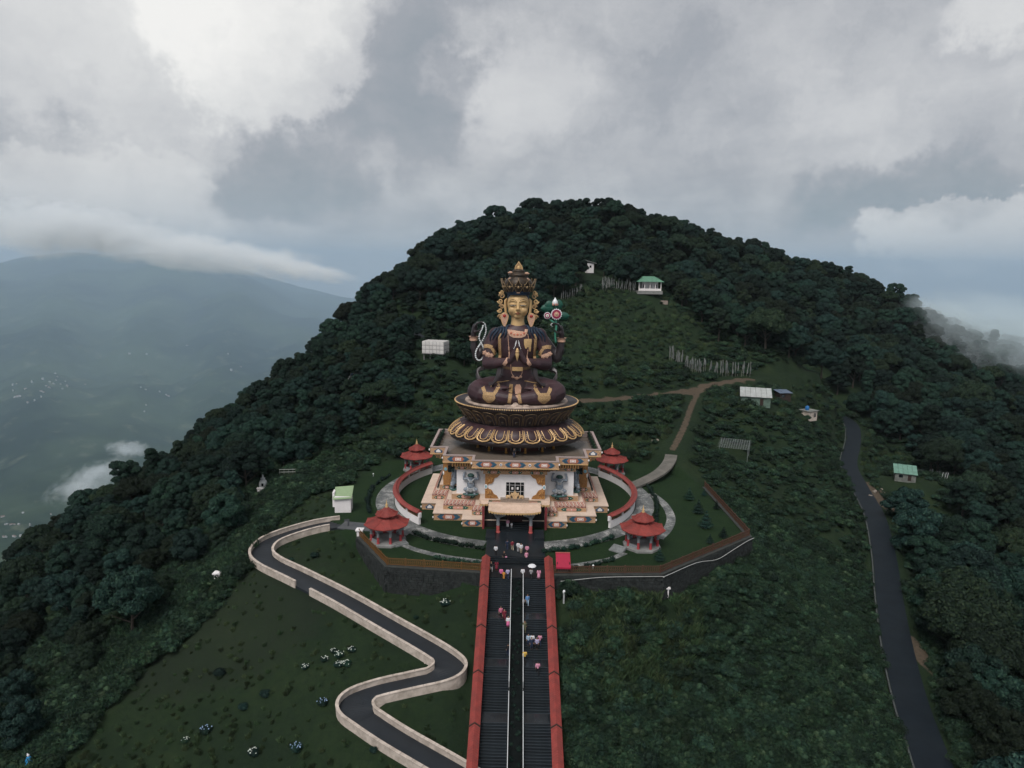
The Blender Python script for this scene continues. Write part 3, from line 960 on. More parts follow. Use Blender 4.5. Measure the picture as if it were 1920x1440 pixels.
NOSING = mat("pale_nosing", (0.034, 0.043, 0.05), 0.5, 0.4, 1.0)  # step edges coloured paler than the treads so each step reads
WETSLAB = mat("wet_landing", (0.014, 0.018, 0.022), 0.16, 0.35, 0.8, dirt=(0.03, 0.034, 0.037), dirt_amt=0.5, dscale=0.5, spec=0.6)
GRANITE = mat("wet_granite", (0.0075, 0.011, 0.0145), 0.34, 0.35, 1.2, dirt=(0.03, 0.034, 0.036), dirt_amt=0.35, dscale=0.5, spec=0.4, obj_var=0.3)
ASPHALT = mat("asphalt", (0.013, 0.0165, 0.021), 0.5, 0.2, 0.8, dirt=(0.024, 0.026, 0.029), dirt_amt=0.5, dscale=0.25, bump=0.2)
CREAMW = mat("cream_wall", (0.50, 0.43, 0.375), 0.85, 0.15, 0.8, dirt=(0.20, 0.165, 0.13), dirt_amt=0.75, dscale=1.1, bump=0.3)
WHITEW = mat("white_wall", (0.74, 0.71, 0.71), 0.8, 0.05, 0.5, dirt=(0.5, 0.47, 0.45), dirt_amt=0.35, dscale=0.6)
REDTILE = mat("red_paint", (0.25, 0.046, 0.038), 0.6, 0.2, 1.5, dirt=(0.12, 0.035, 0.032), dirt_amt=0.7, dscale=0.7, bump=0.3)
DARKWOOD = mat("dark_wood", (0.035, 0.022, 0.018), 0.6, 0.3, 3)
GOLD = mat("gold_paint", (0.57, 0.37, 0.17), 0.42, 0.18, 2.0, metal=0.25, spec=0.5)
def paving_mat():
    m = bpy.data.materials.new("stone_paving"); m.use_nodes = True
    nt = m.node_tree; bs = nt.nodes["Principled BSDF"]
    geo = N(nt, "ShaderNodeNewGeometry"); P = geo.outputs["Position"]
    vo = N(nt, "ShaderNodeTexVoronoi"); vo.feature = "DISTANCE_TO_EDGE"; vo.inputs["Scale"].default_value = 1.5; link(nt, P, vo.inputs["Vector"])
    n = noise(nt, P, 0.45, 7, 0.68, 0.6)
    c = ramp(nt, n, [(0.36, (0.05, 0.055, 0.056)), (0.5, (0.12, 0.125, 0.125)), (0.62, (0.30, 0.295, 0.285))])
    c = mixc(nt, ramp(nt, vo.outputs["Distance"], [(0.02, 0.85), (0.07, 0.0)]), c, (0.035, 0.045, 0.035))
    link(nt, c, bs.inputs["Base Color"]); bs.inputs["Roughness"].default_value = 0.6
    return m
PAVING = paving_mat()

def offset_line(pts, d, clean=True):
    """pts (x,y,...) offset sideways (left positive)"""
    out = []
    n = len(pts)
    for i in range(n):
        a = pts[max(0, i-1)]; b = pts[min(n-1, i+1)]
        tx, ty = b[0]-a[0], b[1]-a[1]; L = sqrt(tx*tx+ty*ty) or 1
        out.append((pts[i][0]-ty/L*d, pts[i][1]+tx/L*d, pts[i][2]))
    # round off the inside of tight bends, where the offset line would fold back on itself
    bad = set()
    if not clean:
        return out
    for i in range(n-1):
        v = (pts[i+1][0]-pts[i][0], pts[i+1][1]-pts[i][1]); w = (out[i+1][0]-out[i][0], out[i+1][1]-out[i][1])
        if v[0]*w[0]+v[1]*w[1] < 0.25*(v[0]**2+v[1]**2):
            bad.update(range(max(1, i-3), min(n-1, i+5)))
    for _ in range(40 if bad else 0):
        for i in bad:
            out[i] = tuple((out[i-1][c]+out[i+1][c])*0.5 for c in range(3))
    return out
def strip(name, pts, w0, w1, m, dz=0.05, skirt=0.4, clean=False):
    """a paved strip following a line, with its edges turned down into the ground"""
    a = offset_line(pts, w0, clean); b = offset_line(pts, w1, clean)
    rows = [[(p[0], p[1], p[2]+dz-skirt) for p in b], [(p[0], p[1], p[2]+dz) for p in b], [(p[0], p[1], p[2]+dz) for p in a], [(p[0], p[1], p[2]+dz-skirt) for p in a]]
    mb = MB(); mb.grid(rows[::-1])
    o = mb.build(name, m)
    return structure(o)
def wall_along(mb, pts, off, th, h, z_under=0.6, mi=0, mi_top=None, dz=0.0, cap=None):
    """a wall of thickness th and height h; cap=(extra width, height) adds a coping course"""
    a = offset_line(pts, off-th/2); b = offset_line(pts, off+th/2)
    n = len(pts)
    rows = [[(p[0], p[1], p[2]+dz-z_under) for p in a], [(p[0], p[1], p[2]+dz+h) for p in a], [(p[0], p[1], p[2]+dz+h) for p in b], [(p[0], p[1], p[2]+dz-z_under) for p in b]]
    mb.grid(rows, mi)
    for i in (0, n-1):
        q = [r[i] for r in rows]
        mb.add(q, [(0, 1, 2, 3) if i == 0 else (3, 2, 1, 0)], mi)

# ---- the winding ramp, its parapets, the roads
def _eff(pts):
    return [(p[0], p[1], p[2]) for p in pts]
RAMP_W = 1.55
strip("winding_path", RAMP_S, -RAMP_W-0.14, RAMP_W+0.14, ASPHALT, 0.07, 0.4, True)
def parapet(name, lo, hi, side, label):
    pts = RAMP_S[lo:hi]
    t = thing(name, label, "wall", pts[0])
    o = pts[0]
    loc = [(p[0]-o[0], p[1]-o[1], p[2]-o[2]) for p in pts]
    mb = MB(); wall_along(mb, loc, side*(RAMP_W+0.14), 0.26, 0.72, 0.9); mb.build("wall_body", CREAMW, t)
    mb = MB()
    for k in range(0, len(loc)-1, 2):
        seg = loc[k:k+3]
        mb2 = MB()
        a = offset_line(loc, side*(RAMP_W+0.14))[k:k+3]
        if len(a) < 2:
            continue
        s = [(p[0], p[1], p[2]+0.72) for p in a]
        # shorten a little so that the joints between coping stones read
        s[0] = tuple(s[0][i]+(s[1][i]-s[0][i])*0.03 for i in range(3)); s[-1] = tuple(s[-1][i]+(s[-2][i]-s[-1][i])*0.03 for i in range(3))
        wall_along(mb2, s, 0.0, 0.38, 0.11, 0.0)
        mb2.build("coping_stone", CREAMW, t)
    return t
nR = len(RAMP_S)
def ramp_index(px, py):
    P, Q, w = pix(np.array(RAMP_S)); return int(np.argmin((P-px)**2+(Q-py)**2))
gapA, gapB = ramp_index(588, 1100), ramp_index(604, 1107)
r0 = ramp_index(640, 982)
parapet("ramp_wall", r0, gapA, -1, "cream parapet on the outer edge of the upper path bend, nearest the white shrine")
parapet("ramp_wall", gapB, nR, -1, "cream parapet along the downhill side of the winding path from the gap downwards")
parapet("ramp_wall", r0+2, nR, 1, "cream parapet along the uphill side of the winding path, on the statue side")
strip("road", ROAD_S, -2.35, 2.35, mat("road_asphalt", (0.006, 0.010, 0.0145), 0.6, 0.25, 0.5, dirt=(0.012, 0.017, 0.021), dirt_amt=0.6, dscale=0.2, spec=0.15), 0.10)
mb = MB(); wall_along(mb, ROAD_S, -2.62, 0.25, 0.38, 1.2)
tag(mb.build("road_kerb", mat("old_concrete", (0.055, 0.062, 0.062), 0.9, 0.3, 1.0)), "low grey concrete kerb along the uphill side of the dark road", "kerb")
strip("road", BEND, -1.9, 1.9, ASPHALT, 0.10)
strip("footpath", FOOT[-19:], -1.3, 1.3, mat("worn_concrete", (0.13, 0.12, 0.105), 0.85, 0.25, 0.6, dirt=(0.06, 0.062, 0.055), dirt_amt=0.7, dscale=0.5), 0.06)

# ---- paved circle round the temple
CX, CY = 0.0, 126.0
def arc(r, a0, a1, n, z=0.0, c=(CX, CY-0.4)):
    return [(c[0]+r*cos(radians(a0+(a1-a0)*i/n)), c[1]+r*sin(radians(a0+(a1-a0)*i/n)), z) for i in range(n+1)]
strip("pavement", arc(24.2, 281, 420, 70), -1.65, 1.65, PAVING, 0.06, 0.2)
strip("pavement", arc(24.2, 120, 259, 70), -1.65, 1.65, PAVING, 0.056, 0.2)
def px_line(pts, z=0.0, n=6):
    return [(p[0], p[1], z) for p in catmull([at_z(x, y, z) for x, y in pts], n)]
strip("footpath", px_line([(752, 1020), (780, 1031), (830, 1043), (902, 1053)]), -0.55, 0.55, PAVING, 0.05, 0.2)
strip("footpath", px_line([(1172, 1037), (1145, 1048), (1110, 1055), (1065, 1062)]), -0.5, 0.5, PAVING, 0.05, 0.2)
strip("footpath", px_line([(1222, 926), (1245, 945), (1258, 970), (1252, 992), (1235, 1010)]), -0.75, 0.75, PAVING, 0.05, 0.2)
# link between ramp head and the paved circle
strip("footpath", px_line([(640, 984), (700, 990), (770, 998)]), -1.6, 1.6, mat("dark_paving", (0.05, 0.055, 0.06), 0.5, 0.3, 0.6, dirt=(0.12, 0.12, 0.12), dirt_amt=0.6, dscale=0.7), 0.048, 0.2)
# forecourt of dark granite with its steps
def build_forecourt():
    mb = MB()
    mb.box((0.2, 102.9, -0.2), (9.0, 10.6, 0.56))
    for s in (-1, 1):
        mb.box((s*3.9+0.1, 105.6, 0.28), (1.5, 3.6, 0.44))
    structure(mb.build("pavement", GRANITE))
    t = thing("forecourt_steps", "three broad dark granite steps in front of the temple forecourt", "steps", (0.25, 97.6, 0))
    for k in range(3):
        mb = MB(); mb.box((0, -0.2-0.36*k, -0.55-0.21*k+0.09), (9.1, 0.36, 0.9)); mb.build("step", GRANITE, t)
    mb = MB(); mb.box((0.53, 94.4, -1.05), (8.6, 4.3, 0.6)); structure(mb.build("pavement", GRANITE))
build_forecourt()

# ---- grand staircase: two flights side by side with landings
def build_stairs():
    t = thing("staircase", "wide dark granite staircase climbing between two red capped walls to the temple", "staircase", (0.53, 92.3, -0.75))
    xl0, xl1, xr0, xr1 = -4.0, -0.92, 0.90, 4.0
    sm = {}
    for nm, w, d, h in (("L", xl1-xl0, 0.33, 0.5), ("R", xr1-xr0, 0.33, 0.5), ("LL", xl1-xl0, 1.86, 0.5), ("RR", xr1-xr0, 1.86, 0.5)):
        mb = MB(); mb.box((0, 0, -h/2), (w, d, h))
        # a rounded nosing standing a little proud
        mb.box((0, -d/2+0.02, 0.001), (w-0.01, 0.06, 0.03), mi=1)
        sm[nm] = mb.mesh("step", [GRANITE if len(nm) == 1 else WETSLAB, NOSING])
    y, z = 0.0, 0.0
    for fl in range(6):
        for k in range(17):
            z -= 0.15; y -= 0.31
            for nm, cxx in (("L", (xl0+xl1)/2), ("R", (xr0+xr1)/2)):
                obj("step", sm[nm], t, (cxx, y+0.155-0.01, z))
        for nm, cxx in (("LL", (xl0+xl1)/2), ("RR", (xr0+xr1)/2)):
            obj("landing", sm[nm], t, (cxx, y-0.9+0.155-0.155, z-0.004))
        y -= 1.8
    # centre channel
    mb = MB()
    L = -y
    mb.grid([[(-0.9, 0, -0.25), (-0.9, y, z-0.15)], [(0.88, 0, -0.25), (0.88, y, z-0.15)]])
    for s in (-0.88, 0.86):
        mb.grid([[(s-0.04, 0, 0.12), (s-0.04, y, z+0.22)], [(s+0.04, 0, 0.12), (s+0.04, y, z+0.22)]])
        mb.grid([[(s-0.04, 0, 0.12), (s-0.04, y, z+0.22)], [(s-0.04, 0, -0.5), (s-0.04, y, z-0.5)]])
        mb.grid([[(s+0.04, 0, -0.5), (s+0.04, y, z-0.5)], [(s+0.04, 0, 0.12), (s+0.04, y, z+0.22)]])
    mb.build("centre_channel", mat("channel_soil", (0.004, 0.006, 0.006), 0.9, 0.5, 2.0, spec=0.1), t)
    rg = np.random.default_rng(14)
    L = [(rg.uniform(-0.6, 0.6), -0.6-0.42*i+rg.uniform(-.2, .2), (-0.6-0.42*i)*(-z/-y)*1.0*(1 if True else 0)-0.1, rg.uniform(0.16, 0.34), rg.uniform(0.14, 0.3)) for i in range(96) if rg.random() < 0.75]
    L = [(a, b, z*b/y-0.16, c, d) for (a, b, _, c, d) in L]
    o = obj("channel_plants", leaves_mesh("channel_plants", L, 520, 0.07, LEAF, True, 0.2, rg), t); o["kind"] = "stuff"
    return y, z
STAIR_RUN, STAIR_DROP = build_stairs()
RAILM = mat("rail_white", (0.55, 0.57, 0.58), 0.4, 0.1, 2.0, spec=0.5)
def build_rails():
    sl = STAIR_DROP/STAIR_RUN
    for x, lab in ((-0.32, "white tubular handrail down the middle of the stairs, the one beside the wider left flight of people"), (1.36, "white tubular handrail down the middle of the stairs, on the side of the red roofed kiosk")):
        lab = "white metal handrail in the middle of the staircase, %s of the pair" % ("left" if x < 0 else "right")
        t = thing("handrail", lab, "handrail", (x, 92.5, -0.75), 0, "handrails down the middle of the stairs")
        for y0, y1 in ((0.2, -17.2), (-18.4, -27.2), (-27.6, -41.0)):
            mb = MB(); mb.tube([(0, y0, 0.98+y0*sl), (0, y1, 0.98+y1*sl)], 0.045, 6); mb.build("rail", RAILM, t)
            mb = MB(); mb.tube([(0, y0, 0.52+y0*sl), (0, y1, 0.52+y1*sl)], 0.025, 5); mb.build("rail", RAILM, t)
            k = int((y0-y1)/2.2)
            for i in range(k+1):
                yy = y0+(y1-y0)*i/k
                mb = MB(); mb.tube([(0, yy, yy*sl-0.15), (0, yy, yy*sl+1.0)], 0.035, 5); mb.build("post", RAILM, t)
    mb = MB(); mb.tube([(-0.32, 92.5-27.4, -0.75-27.4*sl+0.98), (1.36, 92.5-27.4, -0.75-27.4*sl+0.98)], 0.04, 6)
    tag(mb.build("cross_rail", RAILM), "short white rail crossing between the two stair handrails", "handrail")
build_rails()
def build_stair_walls():
    for x, lab in ((-4.05, "stair wall with red tiled ridge coping on the winding path side"), (5.05, "stair wall with red tiled ridge coping on the red kiosk side")):
        t = thing("stair_wall", lab, "wall", (x, 95.6, 0))
        Y0, Y1 = 0.0, -44.0
        z_at = lambda y: 0.74+0.15*y if y > -3.6 else 0.20+0.362*(y+3.6)
        mb = MB()
        mb.grid([[(-0.36, Y0, z_at(Y0)-3), (-0.36, Y1, z_at(Y1)-3)], [(-0.36, Y0, z_at(Y0)), (-0.36, Y1, z_at(Y1))], [(0.36, Y0, z_at(Y0)), (0.36, Y1, z_at(Y1))], [(0.36, Y0, z_at(Y0)-3), (0.36, Y1, z_at(Y1)-3)]])
        mb.add([(-0.36, Y0, z_at(Y0)-3), (0.36, Y0, z_at(Y0)-3), (0.36, Y0, z_at(Y0)), (-0.36, Y0, z_at(Y0))], [(0, 1, 2, 3)])
        mb.build("wall_body", DARKWOOD if False else mat("stair_wall_stone", (0.05, 0.045, 0.042), 0.8, 0.3, 1.0), t)
        y = Y0; Ls = 6.5
        while y > Y1+0.1:
            y2 = max(Y1, y-Ls)
            mb = MB()
            # ridge coping made of overlapping tile courses
            nt_ = int((y-y2)/0.27)
            for i in range(nt_):
                a = y-(y-y2)*i/nt_; b = y-(y-y2)*(i+1)/nt_-0.03
                za, zb = z_at(a)+0.02, z_at(b)+0.02
                up = 0.045
                prof = [(-0.62, -0.12), (-0.62, 0.0), (0, 0.46), (0.62, 0.0), (0.62, -0.12)]
                v = [(p[0], a, za+p[1]) for p in prof]+[(p[0], b, zb+p[1]+up) for p in prof]
                mb.add(v, [(0, 1, 6, 5), (1, 2, 7, 6), (2, 3, 8, 7), (3, 4, 9, 8), (4, 0, 5, 9), (0, 4, 3, 2, 1), (5, 6, 7, 8, 9)])
            mb.build("coping", REDTILE, t)
            if y2 > Y1+0.1:
                mb = MB()
                za = z_at(y2)+0.09
                prof = [(-0.67, -0.15), (-0.67, 0.02), (0, 0.5), (0.67, 0.02), (0.67, -0.15)]
                v = [(p[0], y2+0.07, za+p[1]) for p in prof]+[(p[0], y2-0.07, za+p[1]) for p in prof]
                mb.add(v, [(0, 1, 6, 5), (1, 2, 7, 6), (2, 3, 8, 7), (3, 4, 9, 8), (4, 0, 5, 9), (0, 4, 3, 2, 1), (5, 6, 7, 8, 9)])
                mb.build("joint_band", DARKWOOD, t)
            y = y2
build_stair_walls()

# ---- retaining walls of dark stone with fences on top
STONE = mat("dark_stone", (0.013, 0.016, 0.016), 0.85, 0.6, 1.4, dirt=(0.055, 0.06, 0.058), dirt_amt=0.55, dscale=1.6)
MORTAR = mat("wall_core", (0.006, 0.008, 0.008), 0.9, 0.3, 2)
def retaining(name, line, depth, label):
    t = thing(name, label, "wall", (line[0][0], line[0][1], 0))
    ox, oy = line[0]
    rg = np.random.default_rng(len(line)*13+int(abs(ox)))
    pts = [(p[0]-ox, p[1]-oy, 0.0) for p in line]
    mb = MB(); wall_along(mb, pts, 0, 0.9, -0.02, depth); mb.build("wall_core", MORTAR, t)
    mb = MB(); wall_along(mb, pts, 0, 1.0, 0.14, 0.0); mb.build("coping", mat("wall_coping", (0.035, 0.038, 0.035), 0.8, 0.3, 1.0), t)
    mb = MB()
    for a, b in zip(pts[:-1], pts[1:]):
        L = sqrt((b[0]-a[0])**2+(b[1]-a[1])**2); tx, ty = (b[0]-a[0])/L, (b[1]-a[1])/L; rz = atan2(ty, tx)
        z = -0.05
        row = 0
        while z > -depth+0.2:
            h = rg.uniform(0.26, 0.42); s = rg.uniform(-0.3, 0)
            while s < L:
                w = rg.uniform(0.35, 0.8)
                d = 0.10+rg.uniform(0, 0.09)
                cx, cyy_ = s+w/2, -0.45-d/2+0.03
                mb.box((a[0]+tx*cx-ty*cyy_, a[1]+ty*cx+tx*cyy_, z-h/2), (w*0.93, d, h*0.9), rz, taper=0.96)
                s += w
            z -= h
    o = mb.build("stones", STONE, t); o["kind"] = "stuff"
    return t
LW = [(-24.6, 104.2), (-18.2, 93.6), (-4.7, 92.2)]
RW = [(5.7, 91.8), (20.8, 92.6), (38.2, 107.3), (37.8, 133.0)]
retaining("retaining_wall", LW, 5.6, "dark rubble stone retaining wall under the amber fence beside the winding path")
retaining("retaining_wall", RW, 6.8, "dark rubble stone retaining wall under the long brown fence above the scrub slope")
def fence(name, line, colr, label, npan):
    m = mat(name+"_"+str(npan)+"_metal", colr, 0.5, 0.2, 2.0)
    ox, oy = line[0]
    t = thing(name, label, "fence", (ox, oy, 0.14))
    tot = sum(sqrt((b[0]-a[0])**2+(b[1]-a[1])**2) for a, b in zip(line[:-1], line[1:]))
    post = MB(); post.box((0, 0, 0.58), (0.10, 0.10, 1.2)); post.box((0, 0, 1.2), (0.15, 0.15, 0.06)); pm = post.mesh("post", m)
    for a, b in zip(line[:-1], line[1:]):
        L = sqrt((b[0]-a[0])**2+(b[1]-a[1])**2); n = max(1, round(npan*L/tot)); w = L/n; rz = atan2(b[1]-a[1], b[0]-a[0])
        mb = MB()
        mb.box((w/2, 0, 1.08), (w-0.1, 0.06, 0.07)); mb.box((w/2, 0, 0.16), (w-0.1, 0.06, 0.07))
        k = max(4, int(w/0.3)); s = (w-0.1)/k
        for i in range(k):
            x0 = 0.05+s*i
            mb.tube([(x0, 0, 0.16), (x0+s, 0, 1.08)], 0.028, 4); mb.tube([(x0+s, 0.015, 0.16), (x0, 0.015, 1.08)], 0.028, 4)
            mb.box((x0+s/2, 0, 0.62), (0.04, 0.03, 0.92))
        mb.box((w/2, 0.01, 0.62), (w-0.1, 0.045, 0.06))
        me = mb.mesh("lattice_panel", m)
        for i in range(n):
            p = (a[0]-ox+(b[0]-a[0])*i/n, a[1]-oy+(b[1]-a[1])*i/n, 0)
            obj("post", pm, t, p, rz)
            q = obj("lattice_panel", me, t, p, rz); q["kind"] = "stuff"
    obj("post", pm, t, (line[-1][0]-ox, line[-1][1]-oy, 0))
fence("fence", LW, (0.13, 0.062, 0.02), "amber lattice fence on the stone wall beside the winding path", 10)
fence("fence", RW, (0.085, 0.040, 0.026), "long rust brown lattice fence along the lawn edge above the scrub slope", 26)
mb = MB(); pl = [(6.6, 91.0, -0.6), (9, 91.1, -0.35), (13, 91.5, -0.1), (20.7, 91.9, -0.02), (21.4, 92.0, -0.02), (27, 96.8, -0.05), (31, 100.1, -0.9), (34, 102.6, -0.5), (37, 105.2, -0.05), (38.9, 106.9, -0.02)]
mb.tube([tuple(p) for p in catmull(pl, 4)], 0.045, 6)
tag(mb.build("water_pipe", mat("pipe_grey", (0.36, 0.36, 0.35), 0.5, 0.15, 2)), "thin white pipe running along the top of the stone wall below the brown fence", "pipe")

# ---- ring wall: white base, brown balusters, red ridge coping
def ring_wall(a0, a1, label):
    t = thing("ring_wall", label, "wall", (CX, CY-0.4, 0))
    n = 48
    P = arc(22.2, a0, a1, n, 0.0, (0, 0))
    mb = MB(); wall_along(mb, P, 0, 0.42, 1.25, 0.3); mb.build("wall_body", WHITEW, t)
    mb = MB()
    prof = [(-0.55, -0.06), (-0.55, 0.06), (0.0, 0.42), (0.55, 0.06), (0.55, -0.06)]
    rows = []
    for dd, zz in prof:
        rows.append([(p[0], p[1], 2.1+zz) for p in offset_line(P, dd)])
    mb.grid(rows+[rows[0]])
    for i in (0, n):
        mb.add([r[i] for r in rows], [(0, 1, 2, 3, 4) if i == 0 else (4, 3, 2, 1, 0)])
    mb.build("coping", REDTILE, t)
    # ridge roll
    mb = MB(); mb.tube([(p[0], p[1], 2.1+0.44) for p in P], 0.09, 6); mb.build("ridge_roll", REDTILE, t)
    m = mat("brown_baluster", (0.16, 0.085, 0.04), 0.6, 0.3, 2)
    pm = MB(); pm.box((0, 0, 1.66), (0.5, 0.40, 0.82)); pm = pm.mesh("post", WHITEW)
    npost = 8
    for k in range(npost+1):
        a = radians(a0+(a1-a0)*k/npost)
        obj("post", pm, t, (22.2*cos(a), 22.2*sin(a), 0), a+pi/2)
        if k < npost:
            mb = MB()
            for j in range(1, 9):
                b = radians(a0+(a1-a0)*(k+j/9)/npost)
                mb.lathe([(0.05, 1.25), (0.1, 1.45), (0.055, 1.65), (0.1, 1.85), (0.05, 2.06)], (22.2*cos(b), 22.2*sin(b), 0), 6)
            pts = arc(22.2, a0+(a1-a0)*(k+0.06)/npost, a0+(a1-a0)*(k+0.94)/npost, 4, 0, (0, 0))
            wall_along(mb, pts, 0, 0.2, 0.1, 0, dz=1.96)
            wall_along(mb, pts, 0, 0.2, 0.08, 0, dz=1.26)
            o = mb.build("baluster_panel", m, t); o["kind"] = "stuff"
ring_wall(-44.5, 38, "curved white wall with red ridge coping on the brown fence side of the temple")
ring_wall(142, 224.5, "curved white wall with red ridge coping on the green roofed hut side of the temple")

# ---- pavilions
GREYCARVE = ornate("grey_carving", [(0.16, 0.17, 0.18), (0.36, 0.37, 0.38), (0.22, 0.25, 0.28)], 5.0)
COLRED = mat("column_red", (0.34, 0.05, 0.055), 0.6, 0.25, 3)
def gazebo(x, y, label, rz=0.0):
    t = thing("gazebo", label, "gazebo", (x, y, 0), rz, "red roofed octagonal gazebos round the temple")
    S = 8; A0 = pi/8
    mb = MB(); mb.lathe([(3.0, -0.4), (3.0, 0.34), (2.85, 0.42), (2.85, 0.5)], seg=8, a0=A0); mb.build("plinth", mat("gazebo_plinth", (0.20, 0.20, 0.195), 0.8, 0.3, 1.0), t)
    cm = MB()
    cm.lathe([(0.24, 0.5), (0.24, 0.6), (0.2, 0.65), (0.2, 1.55)], seg=8, mi=0)
    cm.lathe([(0.23, 1.55), (0.2, 1.7), (0.21, 2.2), (0.28, 2.3), (0.24, 2.42), (0.4, 2.62), (0.42, 2.85)], seg=8, mi=1)
    cm = cm.mesh("column", [COLRED, GREYCARVE])
    for k in range(8):
        a = A0+k*pi/4
        obj("column", cm, t, (2.45*cos(a), 2.45*sin(a), 0), a)
        # low balustrade and arched head between the columns
        b0, b1 = a, a+pi/4
        p0 = Vector((2.45*cos(b0), 2.45*sin(b0), 0)); p1 = Vector((2.45*cos(b1), 2.45*sin(b1), 0))
        d = (p1-p0).normalized(); L = (p1-p0).length
        mb = MB()
        pts = []
        for i in range(9):
            u = i/8; s = 0.22+(L-0.44)*u; zz = 2.3+0.32*sin(pi*u)
            pts.append((s, zz))
        poly = [(0.0, 2.86)]+[(0.0, 2.2)]+pts+[(L, 2.2), (L, 2.86)]
        mb.plate(poly, -0.06, 0.06, 0, tuple(p0), atan2(d.y, d.x))
        mb.build("arched_frieze", GREYCARVE, t)
        if k not in (5, 6):
            mb = MB(); mb.box((L/2, 0, 0.72), (L-0.4, 0.1, 0.42)); mb.build("low_wall", COLRED if k % 2 else GREYCARVE, t, loc=tuple(p0), rz=atan2(d.y, d.x))
    mb = MB(); mb.lathe([(2.7, 2.86), (2.75, 3.0)], seg=8, a0=A0); mb.build("ring_beam", mat("gazebo_beam", (0.16, 0.10, 0.05), 0.6, 0.3, 3), t)
    def roof(r0, z0, r1, z1, up, nm, parent):
        """octagonal roof: sagging slopes, upturned corners, tile ribs"""
        ro = []
        steps = 5
        for i in range(steps+1):
            u = i/steps
            r = r0+(r1-r0)*u; z = z0+(z1-z0)*(u**1.25)
            ring = []
            for k in range(16):
                a = A0+k*pi/8
                corner = k % 2 == 0
                rr = r if corner else r*cos(pi/8)
                ring.append((rr*cos(a), rr*sin(a), z+(up*(1-u)**2 if corner else 0)))
            ro.append(ring)
        mb = MB(); mb.grid(ro, closed=True)
        under = [(p[0]*0.99, p[1]*0.99, p[2]-0.12) for p in ro[0]]
        mb.grid([under, ro[0]], closed=True)
        mb.add([(p[0], p[1], p[2]) for p in under], [tuple(range(15, -1, -1))])
        o = mb.build(nm, REDTILE, parent)
        mb = MB()
        for k in range(0, 16, 2):
            mb.tube([(ro[i][k][0], ro[i][k][1], ro[i][k][2]+0.03) for i in range(steps+1)], 0.07, 5)
        mb.build("hip_rib", REDTILE, o)
        mb = MB()
        for k in range(8):
            a, b = 2*k, (2*k+2) % 16
            for j in range(1, 8):
                f = j/8
                pts = []
                for i in range(steps):
                    p, q = ro[i][a], ro[i][b]; m_ = ro[i][(a+1) % 16]
                    if f < .5: P0, P1, g = p, m_, f*2
                    else: P0, P1, g = m_, q, f*2-1
                    pts.append(tuple(P0[c]+(P1[c]-P0[c])*g+(0.02 if c == 2 else 0) for c in range(3)))
                mb.tube(pts, 0.028, 4)
        s = mb.build("tile_rows", REDTILE, o); s["kind"] = "stuff"
        return o
    roof(3.6, 3.02, 1.2, 4.15, 0.16, "lower_roof", t)
    mb = MB(); mb.lathe([(1.2, 4.05), (1.2, 4.6)], seg=8, a0=A0); mb.build("lantern", DARKWOOD, t)
    roof(1.8, 4.5, 0.12, 5.6, 0.12, "upper_roof", t)
    mb = MB(); mb.lathe([(0.22, 5.5), (0.26, 5.68), (0.12, 5.8), (0.24, 5.98), (0.1, 6.15), (0.06, 6.4), (0.0, 6.85)], seg=10); mb.build("finial", GOLD, t, True)
    return t
gazebo(-19.9, 102.7, "red roofed octagonal gazebo at the head of the winding path")
gazebo(19.9, 102.5, "red roofed octagonal gazebo beside the fenced lawn with young conifers")
gazebo(-20.9, 141.8, "red roofed octagonal gazebo behind the ring wall, on the green roofed hut side")
gazebo(20.3, 141.6, "red roofed octagonal gazebo behind the ring wall, beside the concrete footpath")
def garden_steps(px, py, rz, label):
    p = at_z(px, py, 0.0)
    t = thing("garden_steps", label, "steps", (p[0], p[1], 0), rz)
    for k in range(4):
        mb = MB(); mb.box((0, -0.42*k, 0.40-0.12*k), (2.2, 0.40, 0.36)); mb.build("step", mat("step_stone", (0.19, 0.2, 0.2), 0.8, 0.3, 1.0), t)
garden_steps(746, 1018, radians(38), "four pale stone steps at the foot of the gazebo beside the winding path")
garden_steps(1162, 1030, radians(-38), "four pale stone steps at the foot of the gazebo beside the fenced lawn")
# ================================================================== TEMPLE
CREAM = mat("cream_paint", (0.60, 0.47, 0.38), 0.75, 0.08, 0.6, dirt=(0.38, 0.29, 0.23), dirt_amt=0.45, dscale=0.7)
BROC = ornate("gold_brocade", [(0.30, 0.125, 0.03), (0.53, 0.28, 0.085), (0.22, 0.085, 0.025)], 1.3)
FRIEZE = ornate("painted_frieze", [(0.40, 0.20, 0.07), (0.56, 0.40, 0.24), (0.60, 0.50, 0.44), (0.30, 0.10, 0.055), (0.5, 0.3, 0.13)], 2.2)
BRACKET = ornate("carved_brackets", [(0.10, 0.055, 0.025), (0.22, 0.12, 0.045), (0.05, 0.03, 0.02)], 5.0)
C_BLUE = mat("paint_blue", (0.035, 0.09, 0.16), 0.6, 0.35, 6)
C_GREEN = mat("paint_green", (0.02, 0.085, 0.06), 0.6, 0.3, 6)
C_ORANGE = ornate("paint_medallion", [(0.45, 0.11, 0.05), (0.56, 0.30, 0.17), (0.36, 0.07, 0.05)], 7.0)
C_WHITE = mat("paint_white", (0.72, 0.68, 0.66), 0.6, 0.05, 2)
C_PINK = mat("paint_pink", (0.50, 0.26, 0.20), 0.6, 0.2, 5)
C_MAROON = mat("paint_maroon", (0.14, 0.035, 0.03), 0.6, 0.3, 4)
C_CYAN = mat("paint_cyan", (0.20, 0.38, 0.44), 0.5, 0.2, 5)
GLASS = mat("dark_glass", (0.006, 0.010, 0.012), 0.12, 0.3, 1, spec=0.6)
